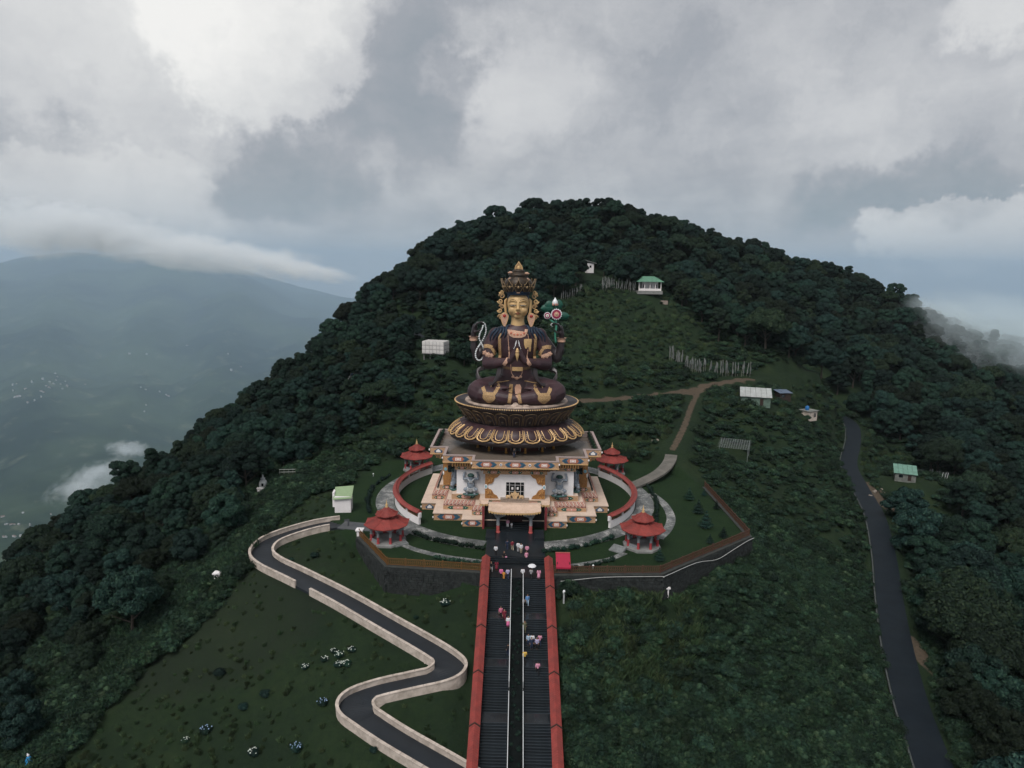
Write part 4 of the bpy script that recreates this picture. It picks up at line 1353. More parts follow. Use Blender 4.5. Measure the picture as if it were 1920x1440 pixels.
FLOORM = mat("terrace_floor", (0.16, 0.13, 0.105), 0.22, 0.25, 0.35, dirt=(0.09, 0.075, 0.065), dirt_amt=0.7, dscale=0.35, spec=0.5)
PARAP = mat("parapet_paint", (0.34, 0.27, 0.25), 0.8, 0.12, 0.8, dirt=(0.2, 0.16, 0.15), dirt_amt=0.5, dscale=0.8)

TEMPLE = thing("temple", "white and gold temple with stepped painted base and balcony under the giant seated statue", "temple", (CX, CY, 0))
def mandala(a, b, c, ya=None, yb=None, yc=None):
    ya = a if ya is None else ya; yb = b if yb is None else yb; yc = c if yc is None else yc
    q = [(a, -yc), (a, yc), (b, yc), (b, yb), (c, yb), (c, ya)]
    return q+[(-x, y) for x, y in q[::-1]]+[(-x, -y) for x, y in q[2:]][0:0]+[(-x, -y) for x, y in q[1:]]+[(x, -y) for x, y in q[:0:-1]][:5]
def mandala(a, b, c, ya=None, yb=None, yc=None):
    ya = a if ya is None else ya; yb = b if yb is None else yb; yc = c if yc is None else yc
    ur = [(a, yc), (b, yc), (b, yb), (c, yb), (c, ya)]
    ul = [(-x, y) for x, y in ur[::-1]]
    dl = [(-x, -y) for x, y in ur]
    dr = [(x, -y) for x, y in ur[::-1]]
    return ur+ul+dl+dr        # counter-clockwise
def hexa(w, h, cut):
    return [(-w/2, 0), (-w/2+cut, -h/2), (w/2-cut, -h/2), (w/2, 0), (w/2-cut, h/2), (-w/2+cut, h/2)]
_med = {}
def medallion_mesh(w, h, kind):
    key = (round(w, 1), round(h, 2), kind)
    if key in _med:
        return _med[key]
    mb = MB()
    if kind == "blue":
        mb.plate(hexa(w, h*0.84, h*0.55), -0.04, 0, 0)
        mb.plate(hexa(w*0.86, h*0.66, h*0.45), -0.055, 0, 4)
        mb.plate(hexa(w*0.8, h*0.6, h*0.42), -0.07, 0, 0)
        mb.plate(hexa(w*0.56, h*0.78, h*0.36), -0.085, 0, 1)
        mb.plate([(-w*.13, -h*.24), (w*.13, -h*.24), (w*.13, h*.24), (-w*.13, h*.24)], -0.11, 0, 3)
        mb.plate([(-w*.1, -h*.17), (w*.1, -h*.17), (w*.1, h*.17), (-w*.1, h*.17)], -0.125, 0, 2)
        mb.plate([(-w*.07, -h*.09), (w*.07, -h*.09), (w*.07, h*.09), (-w*.07, h*.09)], -0.14, 0, 5)
    elif kind == "green":
        mb.plate(hexa(w, h*0.8, h*0.6), -0.04, 0, 0)
        mb.plate(hexa(w*0.52, h*0.72, h*0.3), -0.06, 0, 1)
        mb.plate([(0.3*h*cos(a*pi/4), 0.3*h*sin(a*pi/4)) for a in range(8)], -0.09, 0, 2)
        mb.plate([(0.13*h*cos(a*pi/4), 0.13*h*sin(a*pi/4)) for a in range(8)], -0.11, 0, 3)
        for s in (-1, 1):
            mb.plate([(s*w*0.36+0.1*h*cos(a*pi/3), 0.1*h*sin(a*pi/3)) for a in range(6)], -0.07, 0, 3)
    elif kind == "jewel":
        mb.plate([(-w*.3, -h*.38), (w*.3, -h*.38), (w*.36, -h*.05), (0, h*.42), (-w*.36, -h*.05)], -0.04, 0, 0)
        mb.plate([(-w*.18, -h*.3), (w*.18, -h*.3), (w*.2, -h*.05), (0, h*.3), (-w*.2, -h*.05)], -0.08, 0, 3)
        for s in (-1, 1):
            mb.plate([(s*w*.42+0.08*cos(a*pi/3), -h*.1+0.08*sin(a*pi/3)) for a in range(6)], -0.06, 0, 2)
    mats = {"blue": [C_BLUE, C_ORANGE, C_PINK, C_WHITE, C_GREEN, C_WHITE], "green": [C_GREEN, C_PINK, C_PINK, C_WHITE], "jewel": [C_BLUE, C_ORANGE, C_PINK, C_WHITE]}[kind]
    _med[key] = mb.mesh("medallion", mats)
    return _med[key]
def face_list(poly, minlen=0.0):
    n = len(poly)
    for i in range(n):
        a, b = poly[i], poly[(i+1) % n]
        L = sqrt((b[0]-a[0])**2+(b[1]-a[1])**2)
        if L > minlen:
            yield a, b, L, atan2(b[1]-a[1], b[0]-a[0])
def ring_of(poly, z0, z1, th, nm, m, parent, mi_top=None):
    """hollow band following the plan"""
    n = len(poly)
    inn = []
    for i in range(n):
        p, c, q = poly[i-1], poly[i], poly[(i+1) % n]
        n1 = (c[1]-p[1], p[0]-c[0]); n2 = (q[1]-c[1], c[0]-q[0])
        l1 = sqrt(n1[0]**2+n1[1]**2); l2 = sqrt(n2[0]**2+n2[1]**2)
        inn.append((c[0]-th*(n1[0]/l1+n2[0]/l2), c[1]-th*(n1[1]/l1+n2[1]/l2)))
    mb = MB()
    rows = [[(p[0], p[1], z0) for p in poly], [(p[0], p[1], z1) for p in poly], [(p[0], p[1], z1) for p in inn], [(p[0], p[1], z0) for p in inn]]
    mb.grid([rows[0], rows[1]], 0, True); mb.grid([rows[1], rows[2]], 1 if mi_top is not None else 0, True); mb.grid([rows[2], rows[3]], 1 if mi_top is not None else 0, True); mb.grid([rows[3], rows[0]], 0, True)
    return mb.build(nm, [m]+([mi_top] if mi_top is not None else []), parent)
def medallions(parent, poly, zc, h, kind, frac=0.72, minlen=1.8, per=6.5, kind_small=None, porch=0):
    for a, b, L, rz in face_list(poly, minlen):
        if porch and L > 10 and a[1] < 0 and abs(a[1]-b[1]) < 0.01:
            # the porch stands before this face: one medallion either side of it
            for s in (-1, 1):
                o = obj("medallion", medallion_mesh((L/2-porch)*0.86, h, kind), parent, (s*(porch+L/2)/2, a[1], zc), rz)
            continue
        n = max(1, round(L/per))
        for k in range(n):
            u = (k+0.5)/n
            kk = kind
            w = L/n*frac
            if L < 3.2 and kind_small:
                kk = kind_small
            o = obj("medallion", medallion_mesh(w, h, kk), parent, (a[0]+(b[0]-a[0])*u, a[1]+(b[1]-a[1])*u, zc), rz)

def build_temple():
    T = TEMPLE
    # --- stepped base
    P1 = mandala(16.45, 13.75, 8.65)
    mb = MB(); mb.prism(P1, -0.5, 1.3, 0, mi_top=1); b1 = mb.build("base_tier", [FRIEZE, CREAM], T)
    medallions(b1, P1, 0.62, 1.1, "blue", 0.78, 2.0, 7.0, "jewel", 5.3)
    P1b = mandala(16.6, 13.9, 8.8)
    mb = MB(); mb.prism(P1b, 1.18, 1.34, 0); mb.build("tier_edge", CREAM, T)
    P2 = mandala(14.9, 12.3, 7.2, 14.7, 12.1, 6.9)
    mb = MB(); mb.prism(P2, 1.3, 2.05, 0, mi_top=1); b2 = mb.build("base_tier", [FRIEZE, CREAM], T)
    medallions(b2, P2, 1.7, 0.66, "green", 0.7, 1.8, 6.0, None, 5.2)
    P2t = mandala(14.3, 11.8, 6.7, 14.2, 11.6, 6.4)
    mb = MB(); mb.prism(P2, 2.05, 2.95, 0, poly_top=P2t, mi_top=1); z2 = mb.build("petal_course", [C_MAROON, CREAM], T)
    # scalloped petals laid over the sloping course
    mb = MB()
    n2 = len(P2)
    for i in range(n2):
        a, b = Vector(P2[i]+(2.05,)), Vector(P2[(i+1) % n2]+(2.05,)); at_, bt = Vector(P2t[i]+(2.95,)), Vector(P2t[(i+1) % n2]+(2.95,))
        L = (b-a).length; k = max(2, round(L/0.62))
        nrm = (b-a).cross(at_-a).normalized()
        for j in range(k):
            u0, u1 = j/k, (j+1)/k
            q = lambda u, v: (a.lerp(b, u)).lerp(at_.lerp(bt, u), v)
            for (s, off, mi) in ((1.0, 0.05, 0), (0.62, 0.09, 1), (0.3, 0.12, 2)):
                c = (u0+u1)/2; h = (u1-u0)/2*0.94*s
                pts = [q(c-h, 0.95), q(c-h, 0.45), q(c-h*0.6, 0.2), q(c, 0.06+0.25*(1-s)), q(c+h*0.6, 0.2), q(c+h, 0.45), q(c+h, 0.95)]
                pts = [p+nrm*off for p in pts]
                base = [p-nrm*0.05 for p in pts]
                m_ = len(pts)
                mb.add(pts+base, [tuple(range(m_))]+[(x, m_+x, m_+(x+1) % m_, (x+1) % m_) for x in range(m_)], mi)
    o = mb.build("petals", [CREAM, C_MAROON, C_PINK], z2); o["kind"] = "stuff"
    P3 = mandala(13.6, 10.95, 5.95, 14.0, 11.35, 6.3)
    mb = MB(); mb.prism(P3, 2.95, 3.9, 0, mi_top=1); b3 = mb.build("base_tier", [FRIEZE, CREAM], T)
    medallions(b3, P3, 3.45, 0.74, "green", 0.66, 1.8, 6.5)
    # offering lamps standing in a row along the side terraces
    lm = MB(); lm.lathe([(0.16, 0), (0.1, 0.12), (0.2, 0.36), (0.12, 0.46), (0.04, 0.62)], seg=8); lm = lm.mesh("lamp", mat("lamp_bronze", (0.03, 0.028, 0.026), 0.5, 0.3, 3))
    for s in (-1, 1):
        for k in range(12):
            obj("lamp", lm, T, (s*13.98, -5.5+1.0*k, 2.95))
    # --- walls
    W = mandala(12.75, 10.1, 5.1, 13.35, 11.0, 6.4)
    mb = MB(); mb.prism(W, 3.9, 8.25, 0); wl = mb.build("wall", WHITEW, T)
    for a, b, L, rz in face_list(W, 0.5):
        d = Vector((b[0]-a[0], b[1]-a[1], 0)).normalized(); nrm = Vector((d.y, -d.x, 0))
        mid = Vector(((a[0]+b[0])/2, (a[1]+b[1])/2, 0))
        ax = L/2
        if L > 9 and abs(abs(rz) % pi) < 0.1 or (L > 9):
            # broad centre bay: white field with gold brocade wings and a window
            for s in (-1, 1):
                poly = [(s*ax*0.995, 3.95), (s*ax*0.995, 8.2), (s*ax*0.5, 8.2), (s*ax*0.58, 7.7), (s*ax*0.68, 7.5), (s*ax*0.72, 7.0), (s*ax*0.86, 6.6), (s*ax*0.93, 6.05), (s*ax*0.86, 5.5), (s*ax*0.74, 5.1), (s*ax*0.7, 4.7), (s*ax*0.6, 4.45), (s*ax*0.55, 3.95)]
                mb = MB(); mb.plate(poly, -0.16, 0, 0)
                w_ = mb.build("brocade_panel", BROC, wl, loc=tuple(mid+nrm*0.0), rz=rz)
                mb = MB()
                mb.plate([(s*ax*0.965+0.3*cos(k*pi/6), 6.05+0.42*sin(k*pi/6)) for k in range(12)], -0.22, 0, 0)
                mb.plate([(s*ax*0.965+0.17*cos(k*pi/6), 6.05+0.25*sin(k*pi/6)) for k in range(12)], -0.26, 0, 1)
                mb.build("roundel", [C_WHITE, C_CYAN], wl, loc=tuple(mid), rz=rz)
                for zz in (5.0, 7.1):
                    mb = MB(); mb.lathe([(0.62, 0), (0.55, 0.08), (0.4, 0.05), (0.3, 0.14), (0.0, 0.16)], seg=12)
                    o = mb.build("boss", BROC, wl); o.parent = wl
                    o.matrix_local = Matrix.Translation(mid+d*(s*ax*(0.83 if zz > 6 else 0.86))+nrm*0.16+Vector((0, 0, zz))) @ Matrix.Rotation(rz, 4, "Z") @ Matrix.Rotation(pi/2, 4, "X")
            # window: three rows of panes
            mb = MB(); mb.box((0, -0.03, 5.45), (3.2, 0.14, 2.9)); wf = mb.build("window", C_WHITE, wl, loc=tuple(mid), rz=rz)
            xs = [-1.5, -0.92, -0.03, 0.03, 0.92, 1.5]
            cols = [(-1.5, -0.98), (-0.9, -0.04), (0.04, 0.9), (0.98, 1.5)]
            rws = [(4.08, 5.2), (5.28, 6.32), (6.4, 6.82)]
            for (x0, x1) in cols:
                for (z0, z1) in rws:
                    mb = MB(); mb.box(((x0+x1)/2, -0.11, (z0+z1)/2), (x1-x0, 0.04, z1-z0)); mb.build("pane", GLASS, wf)
            for s in (-1, 1):
                mb = MB(); mb.box((s*0.45, -0.145, 5.78), (0.32, 0.02, 0.42)); mb.build("notice", C_WHITE, wf)
        elif L > 4.2 and L < 9 and min(abs(a[0]), abs(b[0])) < 9 and False:
            pass
    # gold corner piers on the outermost bays, with dark square openings
    for a, b, L, rz in face_list(W, 1.5):
        d = Vector((b[0]-a[0], b[1]-a[1], 0)).normalized(); nrm = Vector((d.y, -d.x, 0))
        if L < 3.4:
            mid = Vector(((a[0]+b[0])/2, (a[1]+b[1])/2, 0))
            side = 1 if abs(mid.x) > 11 or abs(mid.y) > 11.9 else 0
            if abs(a[0]) > 12 or abs(b[0]) > 12:
                mb = MB(); mb.box((0, 0.0, 6.07), (L-0.02, 0.2, 4.28)); pr = mb.build("pier", BROC, wl, loc=tuple(mid), rz=rz)
                mb = MB(); mb.box((0, -0.11, 7.0), (1.25, 0.06, 1.35)); mb.build("opening", GLASS, pr)
                mb = MB()
                mb.lathe([(0.3, 0), (0.3, 0.1), (0.0, 0.12)], seg=12); o = mb.build("roundel", C_CYAN, pr)
                o.matrix_local = Matrix.Translation(Vector((-(1.05) if mid.x*1 < 0 else 1.05, -0.1, 6.9))) @ Matrix.Rotation(pi/2, 4, "X")
    # --- friezes and cornices under the balcony
    F1 = mandala(13.05, 10.4, 5.4, 13.65, 11.3, 6.7)
    mb = MB(); mb.prism(F1, 8.25, 8.95, 0); f1 = mb.build("frieze", FRIEZE, T)
    medallions(f1, F1, 8.6, 0.62, "green", 0.66, 1.8, 3.2)
    F2 = mandala(13.5, 10.9, 5.8, 14.0, 11.7, 7.0); F2t = mandala(14.6, 11.8, 6.6, 14.7, 11.9, 7.0)
    mb = MB(); mb.prism(F2, 8.95, 9.7, 0, poly_top=F2t); br = mb.build("bracket_course", BRACKET, T)
    mb = MB()
    for a, b, L, rz in face_list(F2, 0.6):
        k = int(L/0.42)
        d = Vector((b[0]-a[0], b[1]-a[1], 0)).normalized(); nrm = Vector((d.y, -d.x, 0))
        for j in range(k):
            p = Vector((a[0], a[1], 0))+d*(L*(j+0.5)/k)+nrm*0.3
            mb.box((p.x, p.y, 9.3), (0.16, 0.7, 0.5), rz)
    o = mb.build("brackets", mat("bracket_ochre", (0.26, 0.14, 0.055), 0.6, 0.3, 3), br); o["kind"] = "stuff"
    # --- balcony fascia, parapet, floor
    B = mandala(15.15, 12.3, 7.2, 15.2, 12.2, 6.9)
    fa = ring_of(B, 9.72, 11.0, 0.32, "fascia", FRIEZE, T, PARAP)
    Bo = mandala(15.22, 12.37, 7.27, 15.27, 12.27, 6.97)
    ring_of(Bo, 10.92, 11.06, 0.46, "parapet_cap", PARAP, T)
    ring_of(Bo, 9.68, 9.8, 0.3, "fascia_edge", GOLD, T)
    medallions(fa, B, 10.36, 1.02, "blue", 0.74, 2.0, 4.6, "jewel")
    for a, b, L, rz in face_list(B, 10):
        for k in (-1, 1):
            mb = MB(); mb.plate([(0.24*cos(i*pi/5), 0.24*sin(i*pi/5)) for i in range(10)], -0.07, 0, 0); mb.plate([(0.13*cos(i*pi/5), 0.13*sin(i*pi/5)) for i in range(10)], -0.1, 0, 1)
            d = Vector((b[0]-a[0], b[1]-a[1], 0)).normalized()
            o = mb.build("rosette", [C_WHITE, C_BLUE], fa, loc=tuple(Vector(((a[0]+b[0])/2, (a[1]+b[1])/2, 10.36))+d*(k*L/6)), rz=rz)
    Bi = mandala(14.9, 12.05, 6.95, 14.95, 11.95, 6.65)
    mb = MB(); mb.prism(Bi, 9.73, 10.0, 0); mb.build("terrace_floor", FLOORM, T)
    # white spouts at the fascia corners
    for i, p in enumerate(B):
        if i % 5 in (0, 2, 4):
            mb = MB(); mb.ball((p[0]*1.01, p[1]*1.01, 10.55), (0.14, 0.14, 0.2), 8, 5); mb.build("corner_shell", C_WHITE, fa)
    for (pl, zz) in ((P1, 0.55),):
        for i, p in enumerate(pl):
            if i % 5 in (0, 2, 4):
                mb = MB(); mb.ball((p[0]*1.008, p[1]*1.008, zz), (0.13, 0.13, 0.2), 8, 5); mb.build("corner_shell", C_WHITE, b1)
    # --- shrine room under the lotus
    mb = MB(); mb.lathe([(6.0, 10.0), (6.0, 12.9)], seg=16, a0=pi/16, sx=1.12, sy=0.92); dr = mb.build("shrine_room", mat("shrine_wall", (0.09, 0.03, 0.025), 0.6, 0.3, 2), T)
    for k in range(16):
        a = 2*pi*k/16
        p = (6.0*1.12*cos(a)*0.985, 6.0*0.92*sin(a)*0.985, 0)
        if k % 2 == 0:
            mb = MB(); mb.box((0, -0.06, 10.9), (1.7, 0.12, 1.5)); gl = mb.build("door", GLASS, dr, loc=p, rz=a+pi/2)
            mb = MB()
            for xx in (-0.83, 0, 0.83):
                mb.box((xx, -0.14, 10.9), (0.07, 0.05, 1.5))
            mb.build("door_frame", C_WHITE, gl)
    pm = MB(); pm.lathe([(0.26, 10.0), (0.26, 10.15), (0.19, 10.2), (0.19, 12.1)], seg=10); pm = pm.mesh("pillar", mat("pillar_orange", (0.46, 0.22, 0.04), 0.5, 0.15, 3))
    for k in range(14):
        a = pi/2+2*pi*(k+0.5)/14
        obj("pillar", pm, T, (7.7*cos(a), 6.6*sin(a), 0))
    # --- porch
    yP = -19.0
    col = MB()
    col.lathe([(0.36, 0), (0.36, 0.25), (0.27, 0.3), (0.27, 1.35)], seg=8, mi=0)
    col.lathe([(0.31, 1.35), (0.27, 1.5), (0.28, 2.45)], seg=8, mi=1)
    col.lathe([(0.28, 2.45), (0.46, 2.7), (0.5, 3.0)], seg=8, mi=1)
    cm = col.mesh("porch_column", [mat("porch_red", (0.42, 0.09, 0.085), 0.55, 0.3, 3), GREYCARVE])
    for s in (-1, 1):
        obj("porch_column", cm, T, (s*2.65, yP, 0)); obj("porch_column", cm, T, (s*2.65, yP+2.2, 0))
        mb = MB()
        mb.plate([(0, 3.3), (0, 2.5), (s*0.35, 2.62), (s*0.7, 2.8), (s*1.2, 2.95), (s*1.3, 3.3)], -0.12, 0.12, 0)
        mb.build("porch_bracket", GREYCARVE, T, loc=(-s*2.65, yP, 0))
        mb = MB(); mb.plate([(0, 3.3), (0, 2.55), (-s*0.5, 2.8), (-s*0.8, 3.3)], -0.12, 0.12, 0)
        mb.build("porch_bracket", GREYCARVE, T, loc=(-s*2.65, yP, 0))
        mb = MB(); mb.box((s*5.15, -16.9, 1.9), (0.35, 1.1, 3.9)); mb.build("porch_side_wall", mat("porch_side_red", (0.20, 0.035, 0.04), 0.6, 0.2, 3), T)
    mb = MB(); mb.box((0, yP, 3.42), (6.6, 0.5, 0.3)); mb.box((0, yP-0.02, 3.62), (7.4, 0.6, 0.16), mi=0); mb.build("porch_beam", GREYCARVE, T)
    mb = MB(); mb.box((0, -16.5, 1.85), (9.9, 0.12, 3.7)); mb.build("entrance_shade_sheet", mat("entrance_dark", (0.012, 0.010, 0.010), 0.6, 0.3, 3), T)  # near-black sheet: shade of the open entrance put into its colour
    mb = MB(); mb.box((0, -16.6, 1.75), (2.6, 0.12, 3.0)); mb.build("entrance_door", mat("entrance_door_red", (0.03, 0.008, 0.008), 0.5, 0.3, 3), T)
    for k in range(5):
        mb = MB(); mb.box((0, -18.4+0.34*k, 0.1+0.11*k), (4.9, 0.36, 0.22+0.22*k)); mb.build("porch_step", GRANITE, T)
    # roof: concave slopes, wide eave with scalloped fringe, side wings lower
    def proof(x0, x1, y0, y1, z0, zr, nm, up):
        xm = 11; rows = []
        yr = y0+(y1-y0)*0.62
        prof = [(y0, z0), (y0+(yr-y0)*0.35, z0+(zr-z0)*0.22), (y0+(yr-y0)*0.7, z0+(zr-z0)*0.6), (yr, zr), (y1, zr-0.15)]
        for i, (yy, zz) in enumerate(prof):
            row = []
            for k in range(xm+1):
                u = k/xm*2-1
                cr = up*abs(u)**4*(1 if i < 2 else 0.3)
                row.append((x0+(x1-x0)*k/xm*(1)+0, yy, zz+cr))
            rows.append(row)
        und = [[(p[0], p[1]+(0.05 if i == 0 else 0), p[2]-0.22) for p in r_] for i, r_ in enumerate(rows)]
        mb = MB(); mb.grid(rows, 0); mb.grid([und[0], rows[0]], 1); mb.grid(und[::-1], 2); mb.grid([rows[-1], und[-1]], 0)
        for k in (0, xm):
            L1 = [r_[k] for r_ in rows]; L2 = [r_[k] for r_ in und]
            mb.grid([L1, L2] if k == 0 else [L2, L1], 1)
        o = mb.build(nm, [mat("porch_roof_cream", (0.56, 0.42, 0.33), 0.7, 0.1, 1.0, dirt=(0.36, 0.23, 0.15), dirt_amt=0.5, dscale=1.2), GOLD, DARKWOOD], T)
        # tile rolls and hanging scallops
        n = int((x1-x0)/0.42)
        mb = MB()
        for k in range(n+1):
            xx = x0+(x1-x0)*k/n; u = k/n*2-1
            mb.tube([(xx, yy, zz+0.03+up*abs(u)**4*(1 if i < 2 else 0.3)) for i, (yy, zz) in enumerate(prof[:4])], 0.055, 4)
        s = mb.build("tile_rolls", MATS["porch_roof_cream"], o); s["kind"] = "stuff"
        mb = MB()
        for k in range(n):
            xx = x0+(x1-x0)*(k+0.5)/n; u = (k+0.5)/n*2-1; zz = z0-0.1+up*abs(u)**4
            mb.plate([(xx-0.19, zz+0.12), (xx-0.19, zz-0.05), (xx, zz-0.26), (xx+0.19, zz-0.05), (xx+0.19, zz+0.12)], y0-0.06, y0-0.01)
        s = mb.build("fringe", GOLD, o); s["kind"] = "stuff"
        return o
    pr = proof(-4.2, 4.2, -20.3, -16.6, 3.85, 4.5, "porch_roof", 0.38)
    for s in (-1, 1):
        w = proof(min(s*4.35, s*5.75), max(s*4.35, s*5.75), -17.3, -15.2, 4.2, 4.55, "porch_wing_roof", 0.2)
    # crest: low wall with wheel and two kneeling deer
    mb = MB(); mb.box((0, -16.3, 4.55), (4.6, 0.7, 0.7)); mb.box((0, -16.3, 4.93), (4.8, 0.85, 0.12)); mb.box((0, -16.35, 4.22), (4.8, 0.85, 0.12)); cr = mb.build("crest_wall", ornate("crest_relief", [(0.24, 0.19, 0.15), (0.42, 0.34, 0.27), (0.16, 0.12, 0.10)], 2.4), T)
    CRG = mat("crest_gold", (0.46, 0.31, 0.17), 0.5, 0.3, 2.5)
    mb = MB()
    for k in range(1):
        mb.lathe([(0.62, -0.1), (0.72, -0.05), (0.72, 0.05), (0.62, 0.1)], seg=20)
    o = mb.build("wheel", CRG, cr); o.matrix_local = Matrix.Translation((0, -16.5, 5.6)) @ Matrix.Rotation(pi/2, 4, "X") @ Matrix.Scale(0.72, 4)
    mb = MB()
    for k in range(8):
        a = k*pi/4; mb.tube([(0, -16.2, 6.15), (0.66*cos(a), -16.2, 6.15+0.66*sin(a))], 0.05, 5)
    mb.ball((0, -16.2, 6.15), 0.2, 8, 6); mb.plate([(-0.32, 6.75), (0.32, 6.75), (0.15, 7.05), (0, 7.35), (-0.15, 7.05)], -16.28, -16.12); mb.box((0, -16.2, 5.5), (0.9, 0.6, 0.3)); o = mb.build("wheel_spokes", CRG, cr); o.matrix_local = Matrix.Translation((0, -16.5, 5.6)) @ Matrix.Scale(0.72, 4) @ Matrix.Translation((0, 16.2, -6.15))
    for s in (-1, 1):
        mb = MB()
        mb.ball((s*1.35, -16.15, 5.72), (0.62, 0.28, 0.32), 10, 6); mb.tube([(s*0.95, -16.15, 5.8), (s*0.75, -16.15, 6.15), (s*0.72, -16.15, 6.35)], [0.22, 0.15, 0.12], 7)
        mb.ball((s*0.62, -16.15, 6.42), (0.24, 0.12, 0.13), 8, 5); mb.tube([(s*0.8, -16.15, 6.5), (s*0.9, -16.15, 6.75)], 0.04, 5); mb.tube([(s*1.2, -16.3, 5.5), (s*0.8, -16.35, 5.42)], 0.1, 6); mb.tube([(s*1.8, -16.3, 5.55), (s*1.5, -16.4, 5.42)], 0.13, 6)
        o = mb.build("deer", CRG, cr, True); o.matrix_local = Matrix.Translation((0, -16.4, 5.05)) @ Matrix.Scale(0.8, 4) @ Matrix.Translation((0, 16.15, -5.4))
build_temple()

# potted plants along the terrace parapet
def potted(x, y, z, lab):
    t = thing("potted_plant", lab, "plant", (x, y, z), 0, "potted plants along the terrace parapet")
    if not hasattr(potted, "m"):
        mb = MB(); mb.lathe([(0.2, 0), (0.28, 0.45), (0.32, 0.46), (0.3, 0.5)], seg=10); potted.p = mb.mesh("pot", mat("pot_black", (0.02, 0.02, 0.022), 0.5, 0.2, 3))
        potted.m = leaves_mesh("foliage", [(0, 0, 0.85, 0.36, 0.42), (0.1, 0.1, 1.05, 0.25, 0.3)], 400, 0.1, SCRUB, True, 0.2, np.random.default_rng(5))
    obj("pot", potted.p, t); obj("foliage", potted.m, t)
for s, nm in ((-1, "left"), (1, "right")):
    for k in range(7):
        potted(CX+s*14.2, CY-5.6+1.9*k, 10.0, "%s potted plant from the front inside the %s terrace parapet" % (["first", "second", "third", "fourth", "fifth", "sixth", "last"][k], nm))
# ================================================================== LOTUS PEDESTAL AND GIANT SEATED STATUE
from mathutils.bvhtree import BVHTree
MAROON = mat("maroon_lacquer", (0.034, 0.015, 0.019), 0.5, 0.35, 0.5, dirt=(0.075, 0.045, 0.048), dirt_amt=0.4, dscale=0.35, spec=0.35)
DARKM = mat("dark_lacquer", (0.020, 0.013, 0.015), 0.38, 0.35, 0.8, dirt=(0.05, 0.04, 0.04), dirt_amt=0.4, dscale=0.5, spec=0.5)
GOLDO = ornate("gold_filigree", [(0.47, 0.29, 0.12), (0.60, 0.41, 0.21), (0.16, 0.075, 0.035)], 3.2, 0.5, 0.1)
ROSEGOLD = ornate("rose_gold_filigree", [(0.60, 0.36, 0.23), (0.68, 0.47, 0.36), (0.38, 0.17, 0.11)], 4.0, 0.5, 0.1)
FACEGOLD = mat("face_gold", (0.50, 0.33, 0.155), 0.5, 0.10, 0.5, metal=0.15, spec=0.35)
PEARL = mat("pearl_white", (0.66, 0.68, 0.68), 0.35, 0.08, 2, spec=0.5)
NAVY = mat("navy_cloth", (0.007, 0.018, 0.036), 0.5, 0.4, 1.2)
BRONZE = mat("dark_bronze", (0.026, 0.022, 0.018), 0.45, 0.5, 2.5, dirt=(0.18, 0.10, 0.045), dirt_amt=0.35, dscale=2.2, metal=0.3)
DULLG = mat("dull_gold", (0.27, 0.185, 0.10), 0.5, 0.35, 2.0, metal=0.2)

def sculpt(mb, voxel, smooth_it, name, m, parent, fac=0.5):
    """fuse overlapping volumes into one continuous skin"""
    me = mb.mesh(name+"_raw", m)
    o = bpy.data.objects.new(name+"_raw", me); COL.objects.link(o)
    r_ = o.modifiers.new("r", "REMESH"); r_.mode = "VOXEL"; r_.voxel_size = voxel; r_.use_smooth_shade = True
    if smooth_it:
        s_ = o.modifiers.new("s", "SMOOTH"); s_.factor = fac; s_.iterations = smooth_it
    dg = bpy.context.evaluated_depsgraph_get()
    em = bpy.data.meshes.new_from_object(o.evaluated_get(dg))
    em.name = name
    em.materials.clear(); em.materials.append(m)
    bpy.data.objects.remove(o); bpy.data.meshes.remove(me)
    return obj(name, em, parent) if parent is not False else em
def limb(mb, pts, rs, seg=10):
    mb.tube(pts, rs, seg)
    for p, r in zip(pts, rs):
        mb.ball(p, r*0.995, seg, 7)

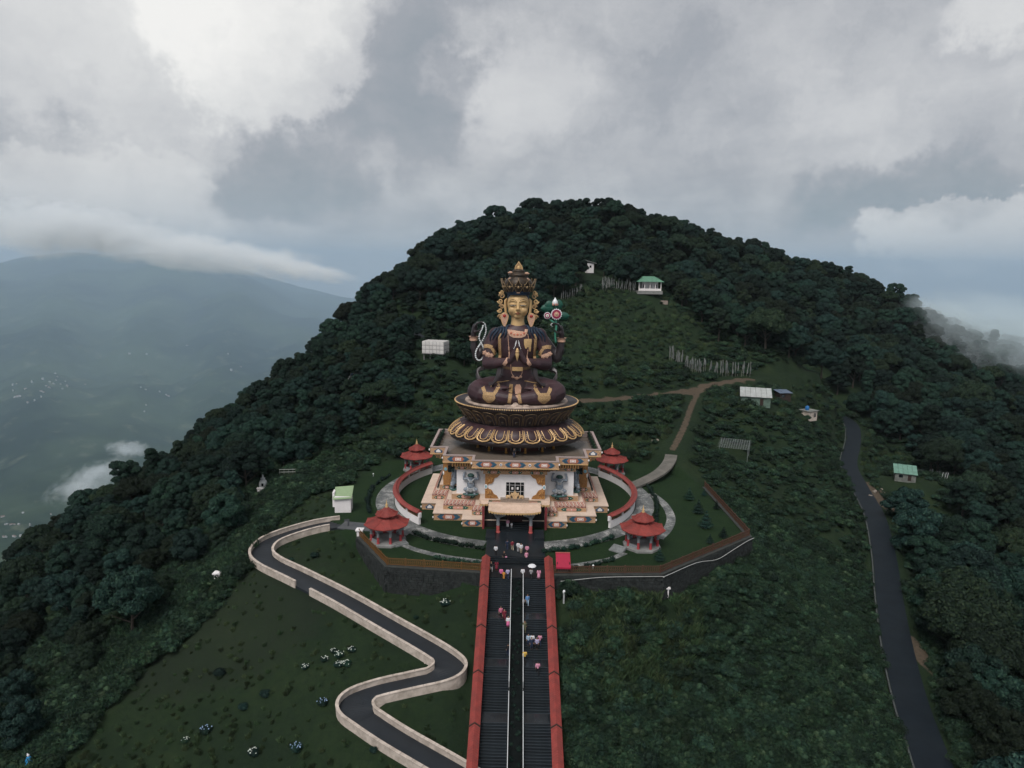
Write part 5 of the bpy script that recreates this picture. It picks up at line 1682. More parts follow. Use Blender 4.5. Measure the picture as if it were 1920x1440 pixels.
def ped(a, r, z):
    """point on the oval pedestal; it grows rounder towards the top"""
    sy = 0.76+0.12*min(1, max(0, (z-12.4)/6.0))
    return Vector((r*sin(a), -r*sy*cos(a), z))
PROF_UP = [(9.0, 15.0), (9.25, 15.6), (9.9, 16.5), (10.45, 17.3), (10.9, 17.75)]
PROF_LO = [(9.3, 14.95), (10.5, 14.5), (11.5, 13.8), (12.15, 13.1), (12.45, 12.55)]
def prof_at(prof, v):
    f = v*(len(prof)-1); i = min(int(f), len(prof)-2); t = f-i
    return (prof[i][0]*(1-t)+prof[i+1][0]*t, prof[i][1]*(1-t)+prof[i+1][1]*t)
def build_pedestal():
    T = thing("lotus_pedestal", "dark maroon double lotus pedestal with gold edged petals under the seated statue", "pedestal", (CX, CY, 0))
    outer = [(6.9, 11.55), (11.0, 11.45), (12.2, 11.75), (12.55, 12.3), (12.3, 12.7)]+[(r-0.12, z) for r, z in PROF_LO[::-1]]+[(9.0, 15.0)]+[(r-0.1, z) for r, z in PROF_UP]+[(11.2, 18.0), (11.35, 18.35), (11.3, 18.6), (11.0, 18.62), (10.9, 18.45), (0.01, 18.45)]
    n = 96
    rows = [[tuple(ped(2*pi*k/n, r, z)) for k in range(n)] for r, z in outer]
    mb = MB(); mb.grid(rows, 0, True); mb.build("lotus_body", DARKM, T, True)
    mb = MB(); mb.grid([[tuple(ped(2*pi*k/n, r, z)) for k in range(n)] for r, z in ((9.5, 18.45), (9.45, 18.62), (9.0, 18.7), (0.01, 18.72))], 0, True)
    mb.build("seat_disc", mat("pale_stone", (0.42, 0.33, 0.27), 0.8, 0.35, 0.6, dirt=(0.12, 0.09, 0.08), dirt_amt=0.8, dscale=0.8), T)
    mb = MB()
    for k in range(176):
        p = ped(2*pi*k/176, 11.36, 18.5); mb.ball(tuple(p), 0.145, 6, 4)
    o = mb.build("bead_row", GOLD, T, True); o["kind"] = "stuff"
    npet = 26
    for (prof, up, bulge, nm, m, gm) in ((PROF_UP, True, 0.32, "upper_petal", DARKM, DULLG), (PROF_LO, False, 0.34, "lower_petal", MAROON, GOLD)):
        for k in range(npet):
            a0 = 2*pi*(k+0.0)/npet
            ha = pi/npet*0.97
            def pt(u, v, off):
                r, z = prof_at(prof, v)
                return ped(a0+u*ha, r+off, z)
            def halfw(v, k_=1.0):
                e = 0.66
                return k_*(1.0 if v < e else sqrt(max(0.0, 1-((v-e)/(1.0-e))**2)))
            def shape(u, v, s=1.0, d=0.0):
                hw = max(0.02, halfw(v))*s
                off = 0.02+bulge*(1-(abs(u)*s)**2.0)*(0.4+0.6*sin(pi*min(1, v*0.9+0.1)))+d
                return tuple(pt(u*hw, v, off))
            nu, nv = 6, 9
            rows = []
            for i in range(nv+1):
                v = 0.0+1.0*(i/nv)**0.8
                rows.append([shape(-1+2*j/nu, v) for j in range(nu+1)])
            mb = MB(); mb.grid(rows if up else [r_[::-1] for r_ in rows])
            pe = mb.build(nm, m, T, True)
            # gilded outlines: the rim of the petal and an inner echo
            def outline(s, vmax, vmin, d):
                L = []
                for i in range(12):
                    v = vmin+(vmax-vmin)*(i/11)**0.75
                    q = v/vmax
                    hw = s*(1.0 if q < 0.66 else sqrt(max(0, 1-((q-0.66)/0.34)**2)))
                    off = 0.02+bulge*(1-hw**2)*(0.4+0.6*sin(pi*min(1, v*0.9+0.1)))+d
                    L.append((hw, v, off))
                left = [tuple(pt(-h, v, o_)) for h, v, o_ in L]; right = [tuple(pt(h, v, o_)) for h, v, o_ in L]
                return left+right[::-1][1:]
            mb = MB()
            th = 0.045 if up else 0.075
            mb.tube(outline(0.93, 0.985, 0.22 if not up else 0.1, 0.05), [th*(0.75+0.9*sin(pi*i/22)) if not up else th for i in range(23)], 5)
            mb.tube(outline(0.52, 0.8 if not up else 0.68, 0.25 if not up else 0.08, 0.06), th*0.8, 5)
            if not up:
                for s in (-1, 1):
                    for (uu, vv, rr) in ((0.74, 0.5, 0.10), (0.74, 0.62, 0.09), (0.72, 0.42, 0.08), (0.66, 0.8, 0.11), (0.5, 0.9, 0.09)):
                        p = pt(s*uu, vv, bulge*0.5+0.06); mb.ball(tuple(p), rr, 6, 4)
            mb.build("gold_edge", gm, pe)
            if up:
                mb = MB(); p = pt(0, 0.32, bulge+0.05); mb.ball(tuple(p), (0.3, 0.2, 0.38), 8, 6); mb.build("petal_boss", BRONZE, pe, True)
build_pedestal()

SX = lambda zx: (zx-722)*0.0202
SZ = lambda zy: 43.5-(zy-98)*0.0202
def build_statue():
    T = thing("statue", "giant seated four armed statue with gold face, tall dark crown and maroon robe", "statue", (CX, CY, 0))
    # ---------------- body: torso, crossed legs and the praying arms in one skin
    mb = MB()
    tor = [(18.6, 4.6, 3.4), (20.5, 4.0, 2.9), (22.4, 3.1, 2.3), (24.2, 2.75, 2.05), (26.0, 2.9, 2.05), (28.0, 3.7, 2.3), (29.8, 4.5, 2.3), (31.0, 4.5, 2.1), (31.7, 3.4, 1.75), (32.2, 1.9, 1.5), (32.45, 1.35, 1.3)]
    n = 28
    mb.grid([[(rx*cos(2*pi*k/n), 0.2+ry*sin(2*pi*k/n), z) for k in range(n)] for z, rx, ry in tor], 0, True)
    for i in (0, len(tor)-1):
        z, rx, ry = tor[i]; ring = [(rx*cos(2*pi*k/n), 0.2+ry*sin(2*pi*k/n), z) for k in range(n)]
        mb.add(ring, [tuple(range(n)) if i else tuple(range(n-1, -1, -1))])
    for s in (-1, 1):
        limb(mb, [(s*2.0, 0.2, 20.8), (s*4.6, -1.4, 20.9), (s*6.7, -2.9, 20.75)], [2.3, 2.15, 1.95], 14)
        limb(mb, [(s*7.0, -3.2, 20.55), (s*6.0, -4.6, 20.25), (s*3.2, -6.0, 20.05), (s*0.2, -6.6, 19.8)], [1.95, 1.75, 1.35, 0.95], 12)
        mb.ball((s*7.1, -2.2, 20.3), (1.9, 2.4, 1.7), 14, 9)
        mb.ball((s*2.7, -4.7, 21.45), (1.5, 0.75, 0.42), 12, 7)
        limb(mb, [(s*4.0, 0.35, 30.5), (s*4.95, 0.0, 28.4), (s*5.35, -0.9, 25.5)], [1.35, 1.3, 1.1], 12)
        limb(mb, [(s*5.3, -1.1, 25.3), (s*3.6, -3.4, 25.75), (s*1.6, -4.95, 26.25)], [1.12, 0.98, 0.62], 12)
        # hand: palm then four fingers and the thumb
        limb(mb, [(s*1.3, -5.1, 26.35), (s*0.75, -5.25, 27.1), (s*0.52, -5.3, 27.9)], [0.6, 0.62, 0.5], 10)
        for q, (dy, L) in enumerate(((-0.42, 1.95), (-0.14, 2.25), (0.14, 2.15), (0.40, 1.75))):
            limb(mb, [(s*0.48, -5.3+dy, 27.8), (s*0.40, -5.32+dy*1.05, 27.8+L*0.5), (s*0.20, -5.3+dy*0.9, 27.8+L)], [0.2, 0.18, 0.11], 8)
        limb(mb, [(s*0.85, -5.55, 26.9), (s*0.5, -5.85, 27.5), (s*0.3, -5.85, 28.2)], [0.26, 0.22, 0.14], 8)
    body = sculpt(mb, 0.105, 5, "body", MAROON, T)
    bv = BVHTree.FromPolygons([v.co[:] for v in body.data.vertices], [p.vertices[:] for p in body.data.polygons])
    def front(x, z, lift=0.0, default=None):
        h = bv.ray_cast(Vector((x, -30, z)), Vector((0, 1, 0)))
        if h[0] is None:
            return Vector((x, 0 if default is None else default, z))
        return h[0]+Vector((0, -lift, 0))
    def ribbon_on(pts, w, lift, nm, m, parent=T, n=5, th=0.10):
        """band lying on the body along (x, z) points"""
        P = catmull([(p[0], p[1]) for p in pts], n)
        rows_l, rows_r, rows_m = [], [], []
        for i, p in enumerate(P):
            a = P[max(0, i-1)]; b = P[min(len(P)-1, i+1)]
            tx, tz = b[0]-a[0], b[1]-a[1]; L = sqrt(tx*tx+tz*tz) or 1
            nx, nz = -tz/L, tx/L
            rows_l.append(tuple(front(p[0]+nx*w/2, p[1]+nz*w/2, lift)))
            rows_r.append(tuple(front(p[0]-nx*w/2, p[1]-nz*w/2, lift)))
            rows_m.append(tuple(front(p[0], p[1], lift+0.03)))
        def back(r_): return [(q[0], q[1]+lift+th, q[2]) for q in r_]
        b_ = MB(); b_.grid([back(rows_l), rows_l, rows_m, rows_r, back(rows_r)])
        return b_.build(nm, m, parent)
    def patch_on(rows, lift, nm, m, parent=T, nc=6):
        g = []
        for (z, x0, x1) in rows:
            g.append([tuple(front(x0+(x1-x0)*i/nc, z, lift+0.05*sin(pi*i/nc))) for i in range(nc+1)])
        b_ = MB()
        b_.grid(g)
        edge = [r_[0] for r_ in g]+g[-1][1:]+[r_[-1] for r_ in g[::-1]][1:]+g[0][::-1][1:]
        bk = [(p[0], p[1]+lift+0.15, p[2]) for p in edge]
        b_.grid([edge, bk])
        return b_.build(nm, m, parent)
    def beads(pts, r, nm, m, gap=2.1, lift=0.05, parent=T, big=()):
        P = [front(p[0], p[1], lift) for p in pts]
        b_ = MB(); acc = 0.0; last = P[0]; cnt = 0
        for a, b in zip(P[:-1], P[1:]):
            L = (b-a).length; s = 0
            while acc+(L-s) >= r*gap:
                s += r*gap-acc; acc = 0
                q = a.lerp(b, min(1, s/L)); b_.ball(tuple(q), r*(1.7 if cnt in big else 1), 6, 5); cnt += 1
            acc += L-s
        o = b_.build(nm, m, parent, True); return o

    # ---------------- rear arms
    for s in (-1, 1):
        mb = MB()
        limb(mb, [(s*4.4, 1.5, 29.8), (s*6.2, 1.9, 27.6), (s*7.35, 1.5, 26.3)], [1.2, 1.1, 0.95], 12)
        limb(mb, [(s*7.35, 1.5, 26.2), (s*7.95, 1.2, 27.9), (s*8.1, 0.9, 29.6)], [0.95, 0.78, 0.5], 12)
        limb(mb, [(s*8.1, 0.9, 29.6), (s*8.05, 0.6, 30.8), (s*7.8, 0.3, 31.9)], [0.5, 0.55, 0.5], 10)
        for q in range(4):
            dy = -0.45+0.3*q; L = (0.9, 1.05, 1.0, 0.8)[q]
            limb(mb, [(s*7.75, 0.3+dy, 31.9), (s*(7.4), 0.0+dy, 32.5+0.05*q), (s*(7.5-L), -0.3+dy, 32.85-0.12*q), (s*(7.1-L), -0.5+dy, 32.75-0.2*q)], [0.2, 0.18, 0.15, 0.1], 8)
        limb(mb, [(s*7.7, -0.1, 31.0), (s*7.0, -0.7, 31.2), (s*6.6, -0.9, 31.7)], [0.22, 0.18, 0.11], 8)
        o = sculpt(mb, 0.085, 3, "rear_arm", DARKM, T)
        b_ = MB(); b_.lathe([(0.62, -0.35), (0.74, -0.25), (0.70, 0.2), (0.92, 0.5), (0.7, 0.45)], (0, 0, 0), 14); bo = b_.build("bracelet", ROSEGOLD, o); bo.location = (s*8.1, 0.9, 29.55)
        b_ = MB()
        for q in range(4):
            L = (0.9, 1.05, 1.0, 0.8)[q]; b_.ball((s*(7.08-L), -0.52-0.45+0.3*q, 32.78-0.2*q), (0.16, 0.08, 0.06), 6, 4)
        b_.build("fingernails", PEARL, o)
    # fingernails and the jewel between the praying hands
    b_ = MB()
    for s in (-1, 1):
        for dy, L in ((-0.42, 1.95), (-0.14, 2.25)):
            b_.tube([(s*0.38, -5.6+dy*0.6, 27.8+L*0.72), (s*0.16, -5.58+dy*0.5, 27.8+L+0.02)], [0.07, 0.05], 5)
        b_.tube([(s*0.62, -5.72, 28.6), (s*0.28, -5.85, 29.25)], [0.08, 0.06], 5)
    b_.build("fingernails", PEARL, body)
    b_ = MB(); b_.lathe([(0.02, -1.15), (0.22, -0.5), (0.36, 0.1), (0.30, 0.45), (0.34, 0.5), (0.34, 0.62), (0.26, 0.66), (0.28, 0.78), (0.18, 1.05), (0.05, 1.2)], (0, -6.05, 27.6), 12); b_.build("jewel", GOLD, T, True)

    # ---------------- head
    mb = MB()
    mb.tube([(0, 0.1, 31.6), (0, 0.0, 33.0), (0, 0.1, 34.2)], [1.45, 1.18, 1.2], 18)
    mb.ball((0, 0.15, 36.2), (1.98, 2.15, 2.5), 28, 18)
    mb.ball((0, -0.25, 35.0), (1.78, 1.75, 1.42), 24, 14)
    mb.ball((0, -1.25, 34.05), (0.72, 0.6, 0.5), 14, 10)
    for s in (-1, 1):
        mb.ball((s*0.95, -1.25, 35.1), (0.72, 0.62, 0.7), 14, 10)
        mb.ball((s*0.93, -1.58, 36.0), (0.60, 0.42, 0.28), 14, 8)      # eyelid
        mb.tube([(s*0.22, -1.98, 36.55), (s*0.75, -1.9, 36.82), (s*1.3, -1.55, 36.75), (s*1.72, -1.05, 36.45)], [0.1, 0.13, 0.11, 0.06], 8)
        mb.ball((s*0.27, -2.2, 35.28), (0.2, 0.22, 0.17), 10, 7)       # nostril
    limb(mb, [(0, -1.82, 36.6), (0, -2.15, 35.8), (0, -2.42, 35.36)], [0.16, 0.18, 0.24], 10)
    mb.ball((0, -1.9, 34.7), (0.56, 0.3, 0.13), 14, 8)
    mb.ball((0, -1.88, 34.48), (0.44, 0.3, 0.14), 14, 8)
    head = sculpt(mb, 0.06, 2, "head", FACEGOLD, T)
    hv = BVHTree.FromPolygons([v.co[:] for v in head.data.vertices], [p.vertices[:] for p in head.data.polygons])
    def onface(x, z, lift):
        h = hv.ray_cast(Vector((x, -30, z)), Vector((0, 1, 0)))
        return (h[0]+Vector((0, -lift, 0))) if h[0] is not None else Vector((x, -1, z))
    ink = mat("face_ink", (0.02, 0.014, 0.01), 0.5, 0.2, 3)
    lipm = mat("lip_red", (0.30, 0.105, 0.055), 0.45, 0.15, 3)
    for s in (-1, 1):
        b_ = MB(); P = [onface(s*x, z, 0.0) for x, z in ((0.22, 36.62), (0.5, 36.86), (0.9, 36.98), (1.3, 36.88), (1.66, 36.6))]; b_.tube([tuple(p) for p in P], [0.05, 0.075, 0.07, 0.06, 0.03], 6); b_.build("eyebrow", ink, head)
        g = []
        for i in range(9):
            u = i/8; x = s*(0.38+1.12*u); zt = 35.93+0.10*sin(pi*u)**0.8; zb = 35.93-0.07*sin(pi*u)
            g.append([tuple(onface(x, zt+(zb-zt)*k/3, 0.02)) for k in range(4)])
        b_ = MB(); b_.grid(g if s < 0 else g[::-1]); ey = b_.build("eye", mat("eye_white", (0.40, 0.38, 0.34), 0.5, 0.1, 3), head)
        b_ = MB(); p = onface(s*0.9, 35.94, 0.0); b_.ball(tuple(p), (0.15, 0.05, 0.105), 10, 6); b_.build("iris", ink, ey)
        b_ = MB(); b_.tube([tuple(onface(s*(0.32+1.26*i/8), 35.95+0.15*sin(pi*i/8), 0.0)) for i in range(9)], 0.042, 5); b_.build("upper_lid", ink, ey)
        b_ = MB(); b_.tube([tuple(onface(s*(0.42+1.05*i/6), 35.9-0.13*sin(pi*i/6), -0.01)) for i in range(7)], 0.022, 5); b_.build("lower_lid", ink, ey)
        # long ears, earrings, scrolls beside the crown
        b_ = MB(); b_.tube([(s*2.0, 0.0, 37.1), (s*2.28, 0.1, 36.7), (s*2.3, 0.0, 35.8), (s*2.22, -0.1, 34.9), (s*2.1, -0.15, 34.1), (s*2.0, -0.1, 33.7)], [0.2, 0.34, 0.32, 0.3, 0.34, 0.2], 8, flat=0.5); b_.build("ear", FACEGOLD, head, True)
        c = (s*2.42, -0.62, 33.9)
        pts = [(0.68*cos(a)*1.0, 0.62*sin(a)) for a in [pi*k/10 for k in range(11)]]+[(-0.6, -0.5), (-0.34, -1.3), (0, -2.05), (0.34, -1.3), (0.6, -0.5)]
        b_ = MB(); b_.plate(pts, -0.16, 0.16, 0, c); er = b_.build("earring", ROSEGOLD, T)
        b_ = MB(); b_.ball((c[0], c[1]-0.16, c[2]+0.1), (0.3, 0.16, 0.3), 12, 8); b_.build("earring_gem", mat("ruby", (0.30, 0.02, 0.012), 0.3, 0.1, 2, spec=0.5), er, True)
        b_ = MB(); b_.tube([(c[0]+p[0]*1.02, c[1]-0.14, c[2]+p[1]*1.02) for p in pts], 0.06, 5, closed=True); b_.build("earring_edge", GOLD, er)
        for (cx, cz, r0, turn) in ((2.95, 37.5, 0.55, 1), (3.25, 36.6, 0.48, -1), (2.95, 35.6, 0.45, 1), (3.3, 34.9, 0.42, -1), (3.15, 33.7, 0.5, 1), (3.0, 38.2, 0.4, -1)):
            P = []
            for i in range(22):
                a = i*0.42*turn; r = r0*(1-i/26)
                P.append((s*(cx+r*cos(a)), 0.25-0.01*i, cz+r*sin(a)))
            b_ = MB(); b_.tube(P, [0.16*(1-i/40) for i in range(22)], 6); b_.build("scroll", GOLDO if turn > 0 else GOLD, T, True)
    b_ = MB(); b_.tube([tuple(onface(-0.5+i*0.125, 34.6+0.03*cos(i*pi/2)-0.02, 0.015)) for i in range(9)], 0.032, 5); b_.build("mouth_line", ink, head)
    for z0, hw, r in ((34.71, 0.5, 0.075), (34.49, 0.40, 0.085)):
        b_ = MB(); b_.tube([tuple(onface(-hw+2*hw*i/8, z0-0.02*abs(i-4), 0.0)) for i in range(9)], [r*(0.3+0.7*sin(pi*i/8)) for i in range(9)], 6); b_.build("lip", lipm, head, True)
    # hair: navy band, scalloped hairline
    b_ = MB(); b_.lathe([(1.96, 37.85), (2.1, 38.0), (2.2, 38.3), (2.2, 38.5)], (0, 0.12, 0), 40, sy=1.05); hb = b_.build("hair_band", NAVY, T, True)
    b_ = MB()
    for k in range(22):
        a = -pi/2+(k-10.5)*0.135; b_.ball((1.99*cos(a), 0.12+2.09*sin(a), 37.88), (0.15, 0.13, 0.17), 8, 5)
    b_.build("hairline_curls", NAVY, hb, True)
    b_ = MB(); b_.ball((0, 0.62, 37.0), (2.02, 2.0, 2.3), 20, 12); b_.build("hair", NAVY, T, True)
    # crown: dark leaves with gilded tips, domed topknot, flame finial
    b_ = MB(); b_.lathe([(2.2, 38.3), (2.3, 38.6), (2.5, 39.2), (2.55, 39.8), (2.2, 40.5), (1.65, 40.95), (1.6, 41.1), (1.9, 41.25), (1.75, 41.5), (1.15, 41.75), (1.05, 41.9), (1.2, 42.0), (0.9, 42.25), (0.5, 42.35)], (0, 0.15, 0), 28); b_.build("crown_core", BRONZE, T, True)
    for k in range(11):
        a = -pi/2+(k-5)*2*pi/11
        w = 0.78
        prof = [(-w*0.5, 0), (-w*0.95, 0.7), (-w*0.7, 1.3), (-w*0.4, 1.55), (0, 2.25), (w*0.4, 1.55), (w*0.7, 1.3), (w*0.95, 0.7), (w*0.5, 0)]
        def place(x, z, d):
            r = 2.35+0.34*z+d
            return (r*cos(a)-x*sin(a), 0.15+r*sin(a)+x*cos(a), 38.35+z*0.98)
        b_ = MB(); n_ = len(prof)
        b_.add([place(x, z, 0.1) for x, z in prof]+[place(x, z, -0.08) for x, z in prof], [tuple(range(n_)), tuple(range(2*n_-1, n_-1, -1))]+[(i, n_+i, n_+(i+1) % n_, (i+1) % n_) for i in range(n_)])
        lf = b_.build("crown_leaf", BRONZE, T)
        b_ = MB(); b_.tube([place(x*0.96, z*0.98, 0.13) for x, z in prof], 0.045, 5); b_.ball(place(0, 0.85, 0.2), (0.2, 0.2, 0.26), 8, 6); b_.ball(place(0, 2.3, 0.05), 0.1, 6, 5)
        for s in (-1, 1):
            b_.ball(place(s*w*0.55, 1.0, 0.15), 0.1, 6, 5); b_.ball(place(s*w*0.7, 1.36, 0.1), 0.09, 6, 5)
        b_.build("leaf_gilding", DULLG, lf, True)
    b_ = MB()
    for k in range(3):
        b_.ball(((k-1)*0.2, -2.2, 38.22), (0.1, 0.06, 0.12), 8, 5)
    b_.build("band_jewel", ROSEGOLD, hb, True)
    for (x, z, r) in ((-1.45, 41.75, 0.3), (1.45, 41.65, 0.3), (-1.4, 40.6, 0.34), (1.5, 40.55, 0.34)):
        b_ = MB(); b_.ball((x, -0.9, z), (r*1.25, r*0.8, r*0.75), 10, 6); b_.ball((x*1.22, -0.9, z-0.06), (r*0.6, r*0.5, r*0.45), 8, 5); b_.build("crown_shell", ROSEGOLD, T, True)
    fl = [(-0.5, 0), (-0.68, 0.5), (-0.55, 0.95), (-0.3, 1.25), (0, 1.75), (0.3, 1.25), (0.55, 0.95), (0.68, 0.5), (0.5, 0)]
    b_ = MB(); b_.plate(fl, -0.28, 0.28, 0, (0, 0.1, 41.95)); fi = b_.build("finial", GOLDO, T)
    b_ = MB(); b_.tube([(x*1.0, -0.2, 41.95+z) for x, z in fl], 0.08, 6); b_.ball((0, -0.2, 42.55), (0.3, 0.2, 0.42), 10, 8); b_.lathe([(0.6, 41.85), (0.72, 41.98), (0.5, 42.1)], (0, 0.1, 0), 14); b_.build("finial_edge", GOLD, fi, True)

    # ---------------- cloth and jewellery
    for s in (-1, 1):
        ribbon_on([(s*3.15, 30.9), (s*3.25, 29.5), (s*3.2, 28.0), (s*3.15, 26.5)], 0.52, 0.10, "gold_trim", GOLDO, n=6)
        for k in range(5):
            x = 1.5+0.62*k
            b_ = MB(); P = [tuple(front(s*(x+0.25*i+0.2*sin(i*1.4+k)), 32.25-0.11*i*i-0.16*k-0.1*i, 0.10)) for i in range(5)]
            b_.tube(P, [0.26, 0.3, 0.26, 0.2, 0.08], 7); b_.build("shoulder_scarf", NAVY, T, True)
        # arm bands
        ribbon_on([(s*6.15, 28.4), (s*5.4, 28.55), (s*4.5, 28.3)], 0.62, 0.12, "arm_band", GOLDO)
        ribbon_on([(s*4.6, 28.1), (s*4.2, 27.5), (s*4.0, 26.9)], 0.5, 0.12, "arm_band", GOLDO)
        for (x, z, r) in ((5.9, 27.3, 0.42), (5.3, 27.0, 0.5), (4.7, 26.85, 0.4)):
            p = front(s*x, z, 0.05); b_ = MB(); b_.ball(tuple(p), (r, 0.2, r*0.85), 10, 6)
            for q in range(5):
                b_.ball((p.x+r*0.8*cos(q*1.257), p.y-0.06, p.z+r*0.75*sin(q*1.257)), (0.15, 0.12, 0.15), 6, 4)
            b_.build("arm_jewel", ROSEGOLD, T, True)
        b_ = MB(); b_.lathe([(0.70, -0.3), (0.82, -0.2), (0.80, 0.25), (0.68, 0.35)], (0, 0, 0), 14); o = b_.build("bracelet", ROSEGOLD, T); o.matrix_local = Matrix.Translation((s*1.95, -4.75, 26.18)) @ Matrix.Rotation(s*radians(58), 4, "Y")
        # hanging sleeves that loop out beside the hips
        for k in range(5):
            o_ = 0.16*k
            P = [(s*(2.9+o_*0.6), -3.6, 25.2), (s*(3.1+o_), -4.1, 23.6-o_), (s*(4.0+o_), -4.0, 22.3-o_*0.8), (s*(5.6+o_*0.6), -3.0, 22.1-o_*0.6), (s*(6.9+o_*0.4), -1.6, 22.9-o_*0.3), (s*(7.2-o_*0.2), -0.8, 24.0-o_*0.2), (s*(6.5-o_), -0.4, 24.6-o_*0.6)]
            b_ = MB(); b_.tube([tuple(p) for p in catmull(P, 5)], 0.17, 6, flat=1.6); b_.build("scarf_fold", DARKM, T, True)
        # knee ornaments with their straps
        ribbon_on([(s*6.0, 21.75), (s*5.75, 21.2), (s*5.5, 20.7)], 0.62, 0.12, "knee_strap", GOLDO)
        ribbon_on([(s*3.1, 21.9), (s*3.55, 21.3), (s*4.0, 20.75)], 0.55, 0.12, "knee_strap", GOLDO)
        patch_on([(21.0, s*4.0, s*5.7), (20.5, s*3.75, s*5.95), (20.0, s*3.7, s*6.0), (19.6, s*3.95, s*5.75), (19.2, s*4.4, s*5.3), (18.95, s*4.8, s*4.9)], 0.14, "knee_pendant", GOLDO)
        ribbon_on([(s*1.4, 22.35), (s*2.6, 22.2), (s*3.8, 22.15), (s*4.6, 21.7)], 0.1, 0.1, "hem_piping", GOLD)
        ribbon_on([(s*0.55+(-0.45), 21.8), (s*0.75-0.35, 20.6), (s*1.0-0.3, 19.2)] if s < 0 else [(0.35, 20.9), (0.5, 20.1), (0.7, 19.2)], 0.62, 0.14, "sash", GOLDO)
    # collar pectoral
    patch_on([(31.6, -1.9, -1.3), (31.2, -1.75, 1.75), (30.9, -1.6, 1.6), (30.5, -1.4, 1.4), (30.2, -0.7, 0.7)], 0.14, "pectoral", ROSEGOLD)
    patch_on([(31.7, 1.3, 1.85), (31.2, 1.2, 1.75)], 0.16, "pectoral", ROSEGOLD)
    b_ = MB()
    for x, z, r in ((-1.15, 31.0, 0.26), (-0.6, 30.75, 0.2), (0, 30.75, 0.24), (0.6, 30.75, 0.2), (1.15, 31.0, 0.26)):
        p = front(x, z, 0.15); b_.ball(tuple(p), (r, 0.14, r), 8, 6)
    b_.build("pectoral_gems", mat("coral", (0.48, 0.16, 0.10), 0.4, 0.3, 3), T, True)
    L1 = [(-1.7, 31.2), (-1.7, 30.2), (-1.6, 29.0), (-1.5, 27.9), (-1.42, 26.9)]; L2 = [(1.8, 31.0), (2.0, 29.9), (2.0, 28.6), (1.85, 27.4), (1.75, 26.6)]
    beads(catmull(L1, 5), 0.09, "necklace", ROSEGOLD, big=(14, 15, 16, 19, 20)); beads(catmull(L2, 5), 0.085, "necklace", ROSEGOLD, big=(12, 17))
    beads(catmull([(-1.15, 25.5), (-1.1, 24.6), (-0.9, 23.6), (0, 22.8), (0.75, 23.4), (1.0, 24.3), (1.05, 24.6)], 5), 0.075, "necklace", ROSEGOLD)
    b_ = MB()
    for x, z, r in ((-0.75, 23.05, 0.26), (0, 22.85, 0.32), (0.7, 23.1, 0.26), (-0.38, 22.9, 0.16), (0.36, 22.9, 0.16)):
        p = front(x, z, 0.1); b_.ball(tuple(p), (r, 0.14, r), 8, 6)
    b_.build("waist_pendant", ROSEGOLD, T, True)
    ribbon_on([(-2.6, 24.65), (-1, 24.5), (1, 24.5), (2.6, 24.65)], 0.5, 0.06, "belt", mat("belt_brown", (0.09, 0.055, 0.03), 0.5, 0.3, 2))
    patch_on([(24.85, -0.85, 1.0), (24.5, -0.9, 1.05), (24.15, -0.85, 1.0)], 0.16, "belt_buckle", GOLD)
    # deer skin over the left breast
    patch_on([(30.0, 1.2, 2.55), (29.6, 1.15, 2.6), (29.0, 1.2, 2.5), (28.5, 1.35, 2.45)], 0.16, "deer_skin", GOLD)
    patch_on([(28.5, 1.35, 1.75), (28.25, 1.45, 1.7)], 0.16, "deer_skin", GOLD); patch_on([(28.5, 2.1, 2.5), (28.0, 2.15, 2.45), (27.7, 2.2, 2.4)], 0.16, "deer_skin", GOLD)
    patch_on([(21.75, -0.1, 0.6), (21.2, -0.35, 0.85), (20.6, -0.2, 0.7), (20.2, 0.1, 0.5)], 0.14, "lap_ornament", ROSEGOLD)
    # pale drip stone between the ankles
    b_ = MB()
    rg = np.random.default_rng(3)
    for k in range(16):
        b_.ball((rg.uniform(-1.9, 1.9), -7.0+rg.uniform(-0.6, 0.9), 18.75), (rg.uniform(0.3, 0.8), rg.uniform(0.3, 0.7), rg.uniform(0.1, 0.45)), 8, 5)
    b_.ball((-0.15, -6.9, 19.1), (0.6, 0.6, 0.6), 8, 5)
    b_.build("base_rock", MATS["pale_stone"], T)
build_statue()

